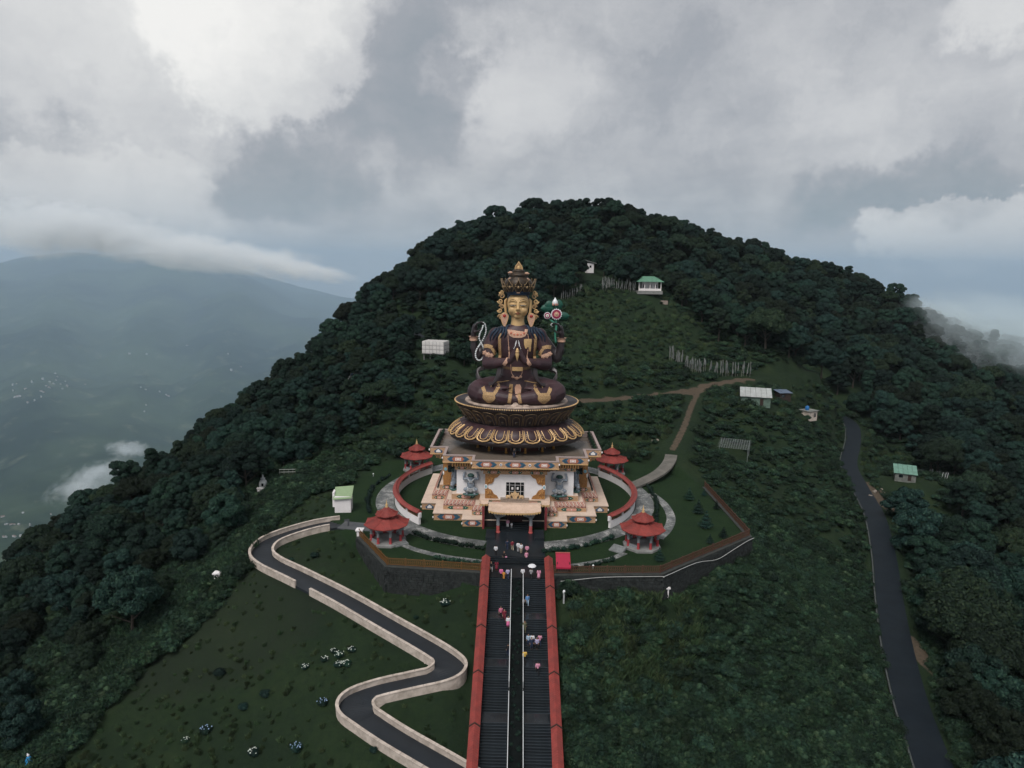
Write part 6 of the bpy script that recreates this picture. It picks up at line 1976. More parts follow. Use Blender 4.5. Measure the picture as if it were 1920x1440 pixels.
def build_beads():
    T = thing("prayer_beads", "loop of white prayer beads hanging crossed from the statue's raised hand", "beads", (CX, CY, 0))
    pts = [(428, 650), (437, 700), (425, 755), (395, 812), (358, 870), (345, 915), (352, 955), (378, 975), (408, 955), (420, 905), (412, 855), (390, 812), (376, 770), (385, 725), (402, 690), (412, 655)]
    P = catmull([(SX(a), -0.4+0.35*sin(i*0.8), SZ(b)) for i, (a, b) in enumerate(pts)], 10)
    last = None; bm_ = MB(); bm_.ball((0, 0, 0), 0.155, 8, 6); me = bm_.mesh("bead", PEARL, True)
    for p in P:
        v = Vector(p)
        if last is None or (v-last).length > 0.29:
            obj("bead", me, T, tuple(v)); last = v
build_beads()
def build_flower():
    T = thing("lotus_flower", "green stemmed lotus with white edged crimson blooms in the statue's raised hand", "flower", (CX, CY, 0))
    GREENP = mat("stem_green", (0.05, 0.22, 0.15), 0.45, 0.3, 2.0); LEAFP = mat("leaf_teal", (0.006, 0.06, 0.04), 0.5, 0.3, 1.5)
    b_ = MB(); b_.tube([tuple(p) for p in catmull([(SX(1068), -0.2, SZ(805)), (SX(1060), -0.5, SZ(730)), (SX(1068), -0.4, SZ(660)), (SX(1062), -0.2, SZ(600)), (SX(1064), 0.2, SZ(500)), (SX(1053), 0.2, SZ(455))], 5)], [0.16]*8+[0.2]*10+[0.1]*8, 8); b_.tube([(SX(1064), -0.4, SZ(640)), (SX(1030), -0.45, SZ(610)), (SX(1000), -0.3, SZ(590))], [0.22, 0.18, 0.12], 8); b_.build("stem", GREENP, T, True)
    crim = mat("bloom_crimson", (0.24, 0.012, 0.055), 0.5, 0.2, 3)
    for (cx, cz, R) in ((SX(1066), SZ(546), 1.02), (SX(985), SZ(560), 0.64)):
        n = 16
        b_ = MB()
        ring = []
        for k in range(n*2):
            a = 2*pi*k/(n*2); r = R*(1.02 if k % 2 == 0 else 0.88); ring.append((r*cos(a), r*sin(a)))
        b_.plate(ring, -0.12, 0.12, 0, (cx, -0.75, cz)); bl = b_.build("bloom", PEARL, T)
        b_ = MB(); b_.plate([(R*0.8*cos(2*pi*k/24), R*0.8*sin(2*pi*k/24)) for k in range(24)], -0.2, 0, 0, (cx, -0.75, cz)); b_.build("petal_ring", crim, bl)
        b_ = MB(); b_.plate([(R*(0.5 if k % 2 else 0.42)*cos(2*pi*k/20), R*(0.5 if k % 2 else 0.42)*sin(2*pi*k/20)) for k in range(20)], -0.27, 0, 0, (cx, -0.75, cz)); b_.build("inner_ring", C_PINK if R > 0.8 else PEARL, bl)
        b_ = MB(); b_.ball((cx, -1.02, cz), (R*0.27, 0.14, R*0.27), 10, 6); b_.build("bloom_centre", mat("bloom_tan", (0.45, 0.30, 0.2), 0.5, 0.3, 3), bl, True)
    b_ = MB(); c = (SX(1053), 0.1, SZ(440)); b_.lathe([(0.05, -0.6), (0.42, -0.45), (0.55, -0.15), (0.42, 0.2), (0.18, 0.55), (0.02, 0.85)], c, 14); b_.build("bud", PEARL, T, True)
    b_ = MB()
    for k in range(5):
        a = k*1.257; b_.ball((c[0]+0.42*cos(a), c[1]+0.42*sin(a), c[2]-0.42), (0.2, 0.2, 0.28), 8, 5)
    b_.build("bud_sepals", C_PINK, T, True)
    for (zx, zy, rx, rz_) in ((985, 500, 1.25, 0.75), (1130, 565, 1.15, 0.7), (1085, 465, 0.8, 0.9), (1005, 470, 0.9, 0.8)):
        c = (SX(zx), 0.35, SZ(zy)); g = []
        for i in range(9):
            u = i/8*2-1; hw = rz_*sqrt(max(0.0, 1-u*u))+0.01
            g.append([(c[0]+rx*u, c[1]-0.25*(1-(k/3-1)**2)*1, c[2]+hw*(k/3-1)) for k in range(7)])
        b_ = MB(); b_.grid(g[::-1]); b_.grid([[(p[0], p[1]+0.06, p[2]) for p in r_] for r_ in g]); b_.build("leaf", LEAFP, T, True)
build_flower()

# ---- the squat guardians that hold up the balcony on their palms
def build_guardians():
    BL = mat("guardian_blue_grey", (0.15, 0.18, 0.22), 0.6, 0.4, 1.6, dirt=(0.32, 0.34, 0.36), dirt_amt=0.6, dscale=1.4)
    CL = mat("guardian_cloth", (0.36, 0.37, 0.38), 0.7, 0.25, 2.0); GB = mat("guardian_base", (0.05, 0.11, 0.10), 0.6, 0.5, 2.5); HR = mat("guardian_hair", (0.02, 0.05, 0.045), 0.6, 0.4, 4)
    mb = MB()
    mb.ball((0, -0.55, 1.75), (0.68, 0.6, 0.75), 16, 10); mb.ball((0, -0.5, 2.6), (0.72, 0.5, 0.55), 16, 10); mb.ball((0, -0.68, 1.45), (0.6, 0.55, 0.5), 14, 9)
    for s in (-1, 1):
        limb(mb, [(s*0.6, -0.5, 2.85), (s*1.2, -0.45, 2.75), (s*1.25, -0.4, 3.35), (s*1.15, -0.35, 3.8)], [0.28, 0.24, 0.2, 0.16], 10)
        mb.ball((s*1.05, -0.38, 3.92), (0.3, 0.24, 0.1), 8, 5)
        limb(mb, [(s*0.35, -0.6, 1.2), (s*0.95, -0.95, 1.05), (s*0.62, -0.8, 0.35)], [0.4, 0.33, 0.2], 10)
        mb.ball((s*0.66, -1.0, 0.28), (0.2, 0.36, 0.13), 8, 5)
    mb.ball((0, -0.72, 3.2), (0.4, 0.42, 0.44), 12, 9)
    bodym = sculpt(mb, 0.06, 3, "body", BL, False)
    mb = MB()
    mb.ball((0, -0.7, 3.42), (0.5, 0.5, 0.36), 12, 8)
    for k in range(9):
        a = pi*k/8; mb.ball((0.48*cos(a), -0.7, 3.4+0.32*sin(a)), 0.15, 6, 5)
    hair = mb.mesh("hair", HR, True)
    mb = MB(); mb.tube([(-0.66, -0.85, 1.35), (0, -1.22, 1.15), (0.66, -0.85, 1.35)], 0.13, 7); mb.ball((0, -0.95, 0.95), (0.34, 0.3, 0.5), 10, 7)
    for s in (-1, 1):
        for q in range(4):
            mb.tube([(s*(0.3+0.14*q), -1.0, 1.28), (s*(0.42+0.13*q), -1.12, 0.9), (s*(0.36+0.14*q), -0.98, 0.5)], 0.08, 6)
    skirt = mb.mesh("skirt", CL, True)
    mb = MB(); mb.lathe([(1.25, 0.0), (1.3, 0.1), (1.2, 0.24)], (0, -0.7, 0), 16, sy=0.5)
    for k in range(9):
        a = -pi*k/8; mb.ball((1.2*cos(a), -0.7+0.6*sin(a), 0.16), (0.2, 0.14, 0.16), 8, 5)
    base = mb.mesh("lotus_base", GB, True)
    mb = MB(); mb.tube([(-0.5, -0.95, 2.9), (-0.2, -1.08, 2.5), (0.2, -1.08, 2.5), (0.5, -0.95, 2.9)], 0.09, 6)
    for q in range(6):
        mb.tube([(-0.3+0.12*q, -1.05, 2.5), (-0.25+0.1*q, -1.12, 2.15)], 0.05, 5)
    neck = mb.mesh("necklace", CL, True)
    for (x, y, rz, lab) in ((-7.6, -11.0, 0, "blue grey squatting guardian on the front white panel nearest the hut"), (7.6, -11.0, 0, "blue grey squatting guardian on the front white panel nearest the fenced lawn"), (-10.1, -8.6, -pi/2, "guardian figure on the temple's side wall facing the green roofed hut"), (10.1, -8.6, pi/2, "guardian figure on the temple's side wall facing the fenced lawn")):
        T = thing("guardian_statue", lab, "statue", (CX+x, CY+y, 3.9), rz, "guardian figures under the balcony")
        for nm, me in (("body", bodym), ("hair", hair), ("skirt", skirt), ("lotus_base", base), ("necklace", neck)):
            obj(nm, me, T)
build_guardians()
# ================================================================== TREES AND SCRUB PLANTED
def sight_clear(P, k=26):
    """is the line from the camera to each point free of the hill?"""
    P = np.asarray(P, float)
    ok = np.ones(len(P), bool)
    for t in np.linspace(0.25, 0.985, k):
        Q = _c+(P-_c)*t
        ok &= ground(Q[:, 0], Q[:, 1]) < Q[:, 2]
    return ok
def coverage(P, rad, w, W=480, H=360):
    """front-to-back splat of discs; returns for each the pixels left showing"""
    px, py, _ = pix(P)
    px = px*W/1920; py = py*H/1440; r = rad*FPX/np.maximum(w, 1)*W/1920
    buf = np.zeros((H, W), bool); out = np.zeros(len(P), int)
    for i in np.argsort(w):
        x0, x1 = int(max(0, px[i]-r[i])), int(min(W, px[i]+r[i]+1)); y0, y1 = int(max(0, py[i]-r[i])), int(min(H, py[i]+r[i]+1))
        if x1 <= x0 or y1 <= y0:
            continue
        yy, xx = np.mgrid[y0:y1, x0:x1]
        m = ((xx-px[i])**2+(yy-py[i])**2 <= max(0.8, r[i])**2)
        sub = buf[y0:y1, x0:x1]
        out[i] = int((m & ~sub).sum()); sub |= m
    return out
LANDMARKS = [((1213, 545), "green roofed pavilion"), ((1105, 505), "tiny lean-to hut"), ((817, 655), "white water tank"), ((971, 500), "statue's finial"), ((1415, 758), "pale tin roofed shed"), ((1515, 775), "cream hut with the blue tank"), ((1697, 875), "sea green roofed hut"), ((1590, 800), "far end of the dark road"), ((1680, 1100), "straight run of the dark road"), ((1760, 1420), "bottom end of the dark road"), ((494, 908), "white stupa shrine"), ((570, 850), "tan rock outcrop"), ((643, 940), "green roofed white hut"), ((409, 1082), "white post on the left slope"), ((184, 1130), "tall flag pole on the left slope"), ((50, 1420), "person in the blue poncho"), ((1330, 675), "long row of prayer flags"), ((1247, 1112), "white post below the fence"), ((1402, 1000), "outer corner of the brown fence"), ((1376, 832), "bamboo roof frame"), ((1055, 1075), "crimson kiosk"), ((1048, 1400), "bottom of the stair wall"), ((780, 620), "small road bend"), ((1250, 870), "concrete footpath"), ((470, 1040), "first bend of the winding path"), ((630, 1315), "lowest hairpin of the path")]
ORD = ["closest", "second closest", "third closest", "fourth closest", "fifth closest", "sixth closest", "seventh closest", "eighth closest", "ninth closest", "tenth closest", "eleventh closest", "twelfth closest", "thirteenth closest", "fourteenth closest", "fifteenth closest", "sixteenth closest", "seventeenth closest", "eighteenth closest", "nineteenth closest", "twentieth closest", "21st closest", "22nd closest", "23rd closest", "24th closest", "25th closest", "26th closest", "27th closest", "28th closest", "29th closest", "30th closest"]+["%dth closest" % k for k in range(31, 100)]
def label_by_landmark(items):
    """items: (object, what, px, py); names each by its rank among its like from the nearest landmark"""
    book = {}
    for (o, what, x, y) in items:
        d = [(hypot2(x-lx, y-ly), nm, x-lx, y-ly) for ((lx, ly), nm) in LANDMARKS]
        dist, nm, dx, dy = min(d)
        side = ("above" if dy < 0 else "below") if abs(dy) > abs(dx) else ("left of" if dx < 0 else "right of")
        book.setdefault((what, side, nm), []).append((dist, o))
    for (what, side, nm), L in book.items():
        L.sort(key=lambda q: q[0])
        for k, (dist, o) in enumerate(L):
            if len(L) == 1:
                o["label"] = "%s %s the %s" % (what, side, nm)
            else:
                o["label"] = "%s %s %s the %s" % (ORD[min(k, len(ORD)-1)], what, side, nm)
def hypot2(a, b): return sqrt(a*a+b*b)
N_SINGLE = 300
FORM = ["round crowned", "broad crowned", "flat topped", "tall narrow", "small round", "spreading"]
def place_forest():
    n = len(FX)
    ctr = np.stack([FX, FY, FZ+(CROWN_BASE+4.0)*FS], 1)
    px, py, w = pix(ctr)
    inside = (px > 5) & (px < 1915) & (py > 5) & (py < 1435) & (w > 5)
    vis = np.zeros(n, bool)
    idx = np.where(inside)[0]
    vis[idx] = sight_clear(np.stack([FX, FY, FZ+(CROWN_BASE+6.5)*FS], 1)[idx])
    cov = np.zeros(n, int)
    j = np.where(vis)[0]
    cov[j] = coverage(ctr[j], 4.2*FS[j], w[j])
    pick = np.argsort(-cov)[:N_SINGLE]
    # keep the whole set drawn from what really shows
    pick = pick[cov[pick] > 6]
    rz = np.random.default_rng(1).uniform(0, 6.28, n)
    sky_ = np.zeros(n, bool)
    src = {}; named = []
    for i in pick:
        x, y = FX[i], FY[i]; p, q = px[i], py[i]
        if p < 470 and q > 860: zone = "low on the left flank below the grass slope"
        elif p < 860: zone = "on the left flank of the hill beside the statue" if q > 520 else "on the left shoulder of the summit"
        elif y < 260 and p > 1560: zone = "in the gully beyond the dark road" if q > 840 else "above the road by the far huts"
        elif p > 1480: zone = "on the misty right hand ridge"
        elif q < 520: zone = "on the summit behind the statue"
        else: zone = "on the hillside by the green roofed pavilion"
        v = int(FV[i])
        tone = "large " if FS[i] > 1.1 else ""
        t = thing("tree", "tree", "tree", (x, y, FZ[i]), rz[i], "trees "+zone)
        named.append((t, tone+FORM[v]+" tree", p, q))
        t.scale = (FS[i],)*3
        cr, tr, R, H = TREE_VARIANTS[v]
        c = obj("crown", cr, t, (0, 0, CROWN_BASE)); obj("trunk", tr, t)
        src.setdefault(v, c)
    for v in range(len(TREE_VARIANTS)):
        if v not in src:
            src[v] = obj("crown", TREE_VARIANTS[v][0], None, (0, 520, -60))
    label_by_landmark(named)
    rest = np.ones(n, bool); rest[pick] = False
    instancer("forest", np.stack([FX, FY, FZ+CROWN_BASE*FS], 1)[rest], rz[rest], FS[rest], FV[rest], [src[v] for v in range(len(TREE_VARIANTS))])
    print("TREES", n, "single", len(pick))
place_forest()

def foot(px, py, z0=0.0):
    """walk the line of sight to the hill surface"""
    d = ray(px, py)
    t = np.linspace(30, 420, 2400)
    P = _c[None]+d[None]*t[:, None]
    g = ground(P[:, 0], P[:, 1])
    k = np.argmax(P[:, 2] < g)
    return tuple(P[k]) if P[k, 2] < g[k] else tuple(at_z(px, py, z0))
SCRUB_R = [(1072, 1140), (1235, 1112), (1400, 1045), (1405, 1000), (1325, 905), (1300, 870), (1310, 790), (1335, 760), (1500, 790), (1572, 790), (1590, 880), (1630, 985), (1650, 1100), (1670, 1230), (1740, 1500), (1300, 1700), (1060, 1700)]
BARE = [((1697, 880, 197), 8), ((1640, 925, 183), 5), ((1415, 762, 190), 7), ((1515, 780, 200), 4), ((1376, 850, 160), 4.5), ((1467, 748, 202), 4), ((1213, 552, 262), 8)]
def scrub():
    rg = np.random.default_rng(21)
    X = rg.uniform(-110, 190, 56000); Y = rg.uniform(52, 330, 56000)
    # extra candidates close by, where single plants read
    Xn = rg.uniform(-70, 78, 46000); Yn = rg.uniform(52, 135, 46000)
    X = np.concatenate([X, Xn]); Y = np.concatenate([Y, Yn])
    Z = ground(X, Y)
    px, py, w = pix(np.stack([X, Y, Z], 1))
    ok = (w > 20) & (px > -80) & (px < 2000) & (py < 1560)
    X, Y, Z, px, py, w = [a[ok] for a in (X, Y, Z, px, py, w)]
    pd = poly_dist(X, Y, PLATFORM)
    ok = pd > 0.9
    for line, d0 in ((RAMP_S, 2.6), (ROAD_S, 3.6), (BEND, 2.6), (TRACK, 4.2), (FOOT, 2.8)):
        d, _ = dist_polyline(X, Y, line); ok &= d > d0
    ok &= ~((np.abs(X-0.5) < 5.6) & (Y < 98))
    clear = in_poly(px, py, CLEAR_PX)
    right = in_poly(px, py, SCRUB_R) & (Y < 230)
    hill = clear & (Y > 150) & ~right
    left = clear & (X < 0) & (Y < 150)
    stairs_r = clear & (X > 5) & (Y < 95)
    for (p, r) in BARE:
        q = at_y(*p); ok &= np.hypot(X-q[0], Y-q[1]) > r
    for p in ((409, 1088), (1247, 1117), (1057, 1131), (494, 921), (541, 890), (645, 963), (56, 1441)):
        q = foot(*p); ok &= np.hypot(X-q[0], (Y+2.0-q[1])*0.5) > 1.6
    dens = np.zeros(len(X)); kind = np.zeros(len(X), int); scl = np.zeros(len(X))
    patch = 0.5+0.5*np.sin(X*0.19+2*np.sin(Y*0.11))*np.sin(Y*0.16+1.7*np.sin(X*0.09))
    u = rg.random(len(X)); s = rg.random(len(X))
    dens = np.where(right | stairs_r, 0.85, dens); scl = np.where(right | stairs_r, 0.5+1.25*s**2.5, scl)
    knoll = hill & in_poly(px, py, [(1060, 575), (1120, 545), (1250, 560), (1300, 610), (1330, 660), (1240, 690), (1150, 680), (1060, 690)])
    dens = np.where(hill, 0.45+0.4*patch, dens); scl = np.where(hill, 0.7+1.8*s**3, scl); scl = np.where(knoll, 0.4+0.7*s**3, scl)
    dens = np.where(left, 0.12+0.2*patch, dens); scl = np.where(left, 0.22+0.5*s**5, scl)
    edge = left & (poly_dist(px, py, [(x, y) for x, y in CLEAR_PX]) > -60)
    dens = np.where(edge, 0.7, dens); scl = np.where(edge, 0.7+1.2*s, scl)
    # mown lawn inside the bends of the path: hardly anything grows tall
    mown = left & (pd < 45) & ~edge & (px > 480)
    dens = np.where(mown, 0.10, dens); scl = np.where(mown, 0.22+0.35*s**3, scl)
    floor_ = ~clear & (Y < 262) & (poly_dist(X, Y, PLATFORM) > 4)
    dens = np.where(floor_, 0.34, dens); scl = np.where(floor_, 0.8+1.3*s, scl)
    # young trees and bushes under the forest edge, so that the wood has no bare floor
    kind = rg.integers(0, 6, len(X))
    grassy = (left & ~edge) | ((right | stairs_r) & (np.hypot(px-1190, py-1200) < 130) & (rg.random(len(X)) < 0.5)) | (hill & (rg.random(len(X)) < 0.3))
    kind = np.where(grassy, 6+rg.integers(0, 2, len(X)), kind)
    scl = np.where(grassy, np.where(left, 0.32+0.35*s, 1.0+0.7*s), scl)
    sc0 = at_z(400, 1175, -8); bare = (np.hypot((X-sc0[0])*0.75, Y-sc0[1]) < 17) & left & ~edge
    dens = np.where(bare, dens*0.45, dens)
    ok &= (u < dens) & (scl > 0)
    X, Y, Z, kind, scl, w, px, py, right, hill = [a[ok] for a in (X, Y, Z, kind, scl, w, px, py, right, hill)]
    n = len(X)
    rz = rg.uniform(0, 6.28, n)
    s3 = np.stack([scl*rg.uniform(0.9, 1.25, n), scl*rg.uniform(0.9, 1.25, n), scl*rg.uniform(0.75, 1.15, n)], 1)
    bush = kind < 6
    P = np.stack([X, Y, Z-0.08*scl], 1)
    ctr = np.stack([X, Y, Z+0.6*scl], 1)
    inside = bush & (px > 5) & (px < 1915) & (py > 5) & (py < 1435)
    j = np.where(inside)[0]
    sz = scl[j]/w[j]
    j = j[np.argsort(-sz)[:900]]
    j = j[sight_clear(ctr[j], 14)]
    cov = coverage(ctr[j], 0.85*scl[j], w[j], 960, 720)
    pick = j[np.argsort(-cov)[:300]]
    src = {}; named = []
    for i in pick:
        if hill[i]: zone = "on the grassy hillside behind the temple"
        elif right[i] or X[i] > 5: zone = "on the scrub slope between the stairs and the road"
        elif px[i] < 480: zone = "along the edge of the wood on the left slope"
        elif X[i] > 60: zone = "under the trees beyond the dark road"
        else: zone = "on the slope by the winding path"
        t = thing("shrub", "shrub", "shrub", tuple(P[i]), rz[i], "bushes "+zone)
        named.append((t, ("large " if scl[i] > 1.4 else "small " if scl[i] < 0.8 else "")+"dark leafy bush", px[i], py[i]))
        t.scale = tuple(s3[i])
        c = obj("foliage", SHRUB_VARIANTS[kind[i]], t)
        src.setdefault(int(kind[i]), c)
    label_by_landmark(named)
    for k in range(8):
        if k not in src:
            t = thing("grass_tuft", "tuft of long grass on the scrub slope beside the stairs, number %s in size" % ("one" if k == 6 else "two"), "grass", (8.0+k*0.7, 84.0, gz(8.0+k*0.7, 84.0)))
            t["label"] = "tall tuft of long grass beside the stair wall" if k == 6 else "shorter tuft of long grass beside the stair wall"
            src[k] = obj("blades", SHRUB_VARIANTS[k], t)
    rest = np.ones(n, bool); rest[pick] = False
    for nm, m in (("undergrowth", rest & bush), ("grass", rest & ~bush)):
        instancer(nm, P[m], rz[m], s3[m], kind[m], [src[k] for k in range(8)])
    print("SCRUB", n, "single", len(pick))
scrub()

# hydrangeas in bloom on the lower slope, low round bushes on the lawn
def bloom_bush(p, s, kind, label, group=None):
    if not hasattr(bloom_bush, "m"):
        bloom_bush.m = {}
        rg = np.random.default_rng(8)
        for k, colr in (("white", (0.62, 0.66, 0.60)), ("blue", (0.30, 0.42, 0.62)), ("none", None)):
            mb = MB()
            if colr:
                for i in range(13):
                    a = rg.uniform(0, 6.28); r = 0.75*sqrt(rg.random()); h = 0.82*sqrt(max(0, 1-r*r))+0.1
                    mb.ball((r*cos(a), r*sin(a), h), rg.uniform(0.05, 0.10), 7, 5)
                bm_ = mb.mesh("blossoms", mat("hydrangea_"+k, colr, 0.8, 0.2, 6), True)
            else:
                bm_ = None
            bloom_bush.m[k] = bm_
        bloom_bush.f = leaves_mesh("foliage", [(0, 0, 0.4, 0.75, 0.5), (0.35, 0.2, 0.4, 0.45, 0.4), (-0.3, 0.25, 0.42, 0.45, 0.4), (0.05, -0.35, 0.36, 0.5, 0.4)], 260, 0.10, LEAF, True, 0.1, np.random.default_rng(77))
    t = thing("hydrangea" if kind != "none" else "round_bush", label, "bush", p, random.uniform(0, 6), group)
    t.scale = (s, s, s)
    obj("foliage", bloom_bush.f, t)
    if bloom_bush.m[kind] is not None:
        obj("blossoms", bloom_bush.m[kind], t)
GW = "white hydrangeas in the flower bed left of the lower path"
for i, (x, y, s) in enumerate([(636, 1232, 0.85), (660, 1222, 0.7), (608, 1240, 0.7), (650, 1249, 0.8), (634, 1250, 0.75), (572, 1254, 0.7), (626, 1224, 0.6)]):
    bloom_bush(foot(x, y), s, "white", ["left", "right", "upper", "rear", "lower", "far left", "small"][i]+" white hydrangea of the flower bed beside the path bends", GW)
for (x, y, s, k, l) in [(605, 1322, 0.85, "blue", "pale blue hydrangea just left of the lowest hairpin of the path"), (386, 1374, 0.9, "blue", "blue and white hydrangea alone on the lower left slope"), (556, 1408, 0.95, "blue", "large blue hydrangea at the bottom edge below the hairpin"), (497, 1306, 0.9, "none", "round dark bush on the slope above the blue hydrangeas"), (476, 1416, 0.85, "white", "hydrangea with few white blooms at the bottom of the slope"), (215, 1235, 0.8, "white", "small white flowering bush beside the leaning flag pole"), (348, 1392, 0.6, "white", "tiny white flowering bush left of the lone blue hydrangea"), (456, 1330, 0.8, "none", "round dark bush near the middle of the lower slope"), (835, 1135, 0.95, "white", "dark bush with white flowers on the lawn between path and stair wall"), (590, 1045, 0.9, "none", "wide dark bush on the lawn inside the first path bend"), (546, 1052, 0.6, "none", "small round bush beside the first path bend"), (412, 1266, 1.0, "none", "dark flat bush on the bare soil slope"), (780, 1160, 0.5, "none", "small dark bush on the lawn above the path"), (690, 1385, 0.5, "none", "small bush under the lower path wall"), (700, 1410, 0.6, "none", "upright young plant below the path near the bottom edge")]:
    bloom_bush(foot(x, y), s, k, l)
def lawn_tree(p, s, label):
    t = thing("conifer", label, "tree", p, random.uniform(0, 6), "young conifers on the fenced lawn")
    t.scale = (s, s, s)
    if not hasattr(lawn_tree, "m"):
        L = [(0, 0, 0.45+0.5*i, 1.15-0.24*i, 0.26) for i in range(5)]
        lawn_tree.m = leaves_mesh("crown", L, 190, 0.11, LEAF, True, 0.5, np.random.default_rng(9), 0.4, 0.7)
        mb = MB(); mb.tube([(0, 0, -0.1), (0, 0, 2.7)], [0.09, 0.02], 6); lawn_tree.t = mb.mesh("trunk", BARK)
    obj("crown", lawn_tree.m, t); obj("trunk", lawn_tree.t, t)
for (x, y, s, l) in [(1292, 938, 0.95, "young conifer on the lawn, nearest the top of the fence"), (1309, 963, 1.0, "young conifer with a ring bed, middle of the fenced lawn"), (1323, 990, 1.15, "largest young conifer with drooping low branches on the fenced lawn"), (1356, 1008, 0.7, "small conifer close to the fence corner"), (1331, 1019, 0.6, "small dark conifer by the front fence run"), (1236, 1052, 0.8, "round young conifer near the bend in the front fence"), (1320, 930, 0.55, "tiny conifer against the side fence"), (1343, 955, 0.6, "little conifer half way down the side fence")]:
    lawn_tree(tuple(at_z(x, y, 0.0)), s, l)
def hedge(pts, r, label, seed):
    rg = np.random.default_rng(seed); L = []
    P = px_line(pts, 0, 8)
    for p in P:
        if rg.random() < 0.86:
            q = r*rg.uniform(0.7, 1.2); L.append((p[0]-P[0][0]+rg.uniform(-.15, .15), p[1]-P[0][1]+rg.uniform(-.15, .15), q*0.7, q, q*rg.uniform(0.75, 1.05)))
    t = thing("hedge", label, "hedge", P[0])
    obj("foliage", leaves_mesh("foliage", L, 230, 0.1, LEAF, True, 0.1, rg), t)
hedge([(780, 1004), (815, 1015), (850, 1022), (905, 1031)], 0.5, "low clipped hedge along the paved circle on the winding path side", 1)
hedge([(1018, 1036), (1070, 1031), (1110, 1022), (1148, 1010)], 0.5, "low clipped hedge along the paved circle on the red kiosk side", 2)
hedge([(815, 1047), (850, 1054), (900, 1060)], 0.42, "short hedge beside the lower garden path near the amber fence", 3)
hedge([(1060, 1070), (1110, 1062), (1150, 1052)], 0.42, "short hedge beside the lower garden path behind the red kiosk", 4)
hedge([(1205, 905), (1222, 925), (1232, 950), (1230, 985)], 0.55, "dark hedge between the paved circle and the pale side path", 5)
hedge([(693, 962), (690, 940), (700, 915), (730, 893)], 0.5, "dark hedge outside the paved circle towards the green roofed hut", 6)
# ================================================================== SMALL BUILDINGS, FLAGS, PEOPLE
GREENR = mat("green_roof", (0.11, 0.19, 0.12), 0.5, 0.15, 1.0, dirt=(0.2, 0.22, 0.17), dirt_amt=0.4, dscale=0.8)
TINR = mat("tin_roof", (0.36, 0.38, 0.37), 0.5, 0.15, 1.0, dirt=(0.16, 0.15, 0.14), dirt_amt=0.5, dscale=0.5)
PLANKM = mat("plank_wall", (0.17, 0.18, 0.165), 0.8, 0.3, 1.0, dirt=(0.07, 0.07, 0.06), dirt_amt=0.5)
def gp(px, py, y=None, z=None):
    p = at_y(px, py, y) if y else at_z(px, py, z)
    return (float(p[0]), float(p[1]), gz(p[0], p[1]))
# white hut with green mono-pitch roof
def white_hut():
    p = gp(645, 963, z=-0.6)
    t = thing("hut", "small white hut with pale green sheet roof on the left lawn", "hut", p, radians(6))
    mb = MB(); mb.box((0, 0, 1.35), (2.75, 2.4, 3.1)); w = mb.build("wall", WHITEW, t)
    mb = MB()
    for k in range(9):
        mb.box((0, -1.21, 0.15+0.3*k), (2.6, 0.02, 0.26))
    mb.build("shutter", WHITEW, w)
    mb = MB(); mb.add([(-1.6, -1.55, 2.55), (1.6, -1.55, 2.75), (1.6, 1.5, 4.05), (-1.6, 1.5, 3.85), (-1.6, -1.55, 2.45), (1.6, -1.55, 2.65), (1.6, 1.5, 3.95), (-1.6, 1.5, 3.75)], [(0, 1, 2, 3), (7, 6, 5, 4), (0, 4, 5, 1), (1, 5, 6, 2), (2, 6, 7, 3), (3, 7, 4, 0)])
    r_ = mb.build("roof", mat("hut_green_roof", (0.22, 0.30, 0.17), 0.6, 0.1, 1.0), t)
    mb = MB(); mb.box((-1.62, 0.2, 2.2), (0.35, 1.9, 2.6)); mb.build("side_panel", WHITEW, t)
white_hut()
def shrine():
    p = gp(494, 921, z=-2.2)
    t = thing("shrine", "small white stupa shrine on a square plinth at the edge of the left lawn", "shrine", p, radians(10))
    mb = MB(); mb.box((0, 0, 0.35), (2.0, 1.8, 1.1)); mb.box((0, 0, 0.95), (2.2, 2.0, 0.14)); mb.build("plinth", WHITEW, t)
    mb = MB(); mb.lathe([(0.72, 1.0), (0.8, 1.3), (0.78, 1.9), (0.6, 2.3), (0.42, 2.42), (0.42, 2.7), (0.5, 2.75), (0.2, 2.85), (0.14, 3.3), (0.02, 3.6)], seg=14); mb.build("dome", mat("weathered_white", (0.42, 0.44, 0.44), 0.8, 0.2, 2, dirt=(0.15, 0.16, 0.16), dirt_amt=0.8, dscale=1.5), t, True)
    mb = MB(); mb.box((0, -0.74, 1.6), (0.4, 0.1, 0.6)); mb.build("niche", GLASS, t)
    for s in (-1, 1):
        mb = MB(); mb.box((s*1.5, 0.2, 0.3), (0.09, 0.09, 1.5)); mb.build("post", PLANKM, t)
shrine()
def bench():
    p = gp(541, 890, z=-1.5)
    t = thing("railing", "weathered white timber railing under the rock outcrop", "railing", p, radians(8))
    for k in range(5):
        mb = MB(); mb.box((-1.8+0.9*k, 0, 0.45), (0.09, 0.09, 1.1)); mb.build("post", PLANKM, t)
    for z in (0.35, 0.9):
        mb = MB(); mb.box((0, -0.06, z), (3.8, 0.06, 0.12)); mb.build("rail", mat("pale_timber", (0.30, 0.32, 0.30), 0.8, 0.2, 2), t)
bench()
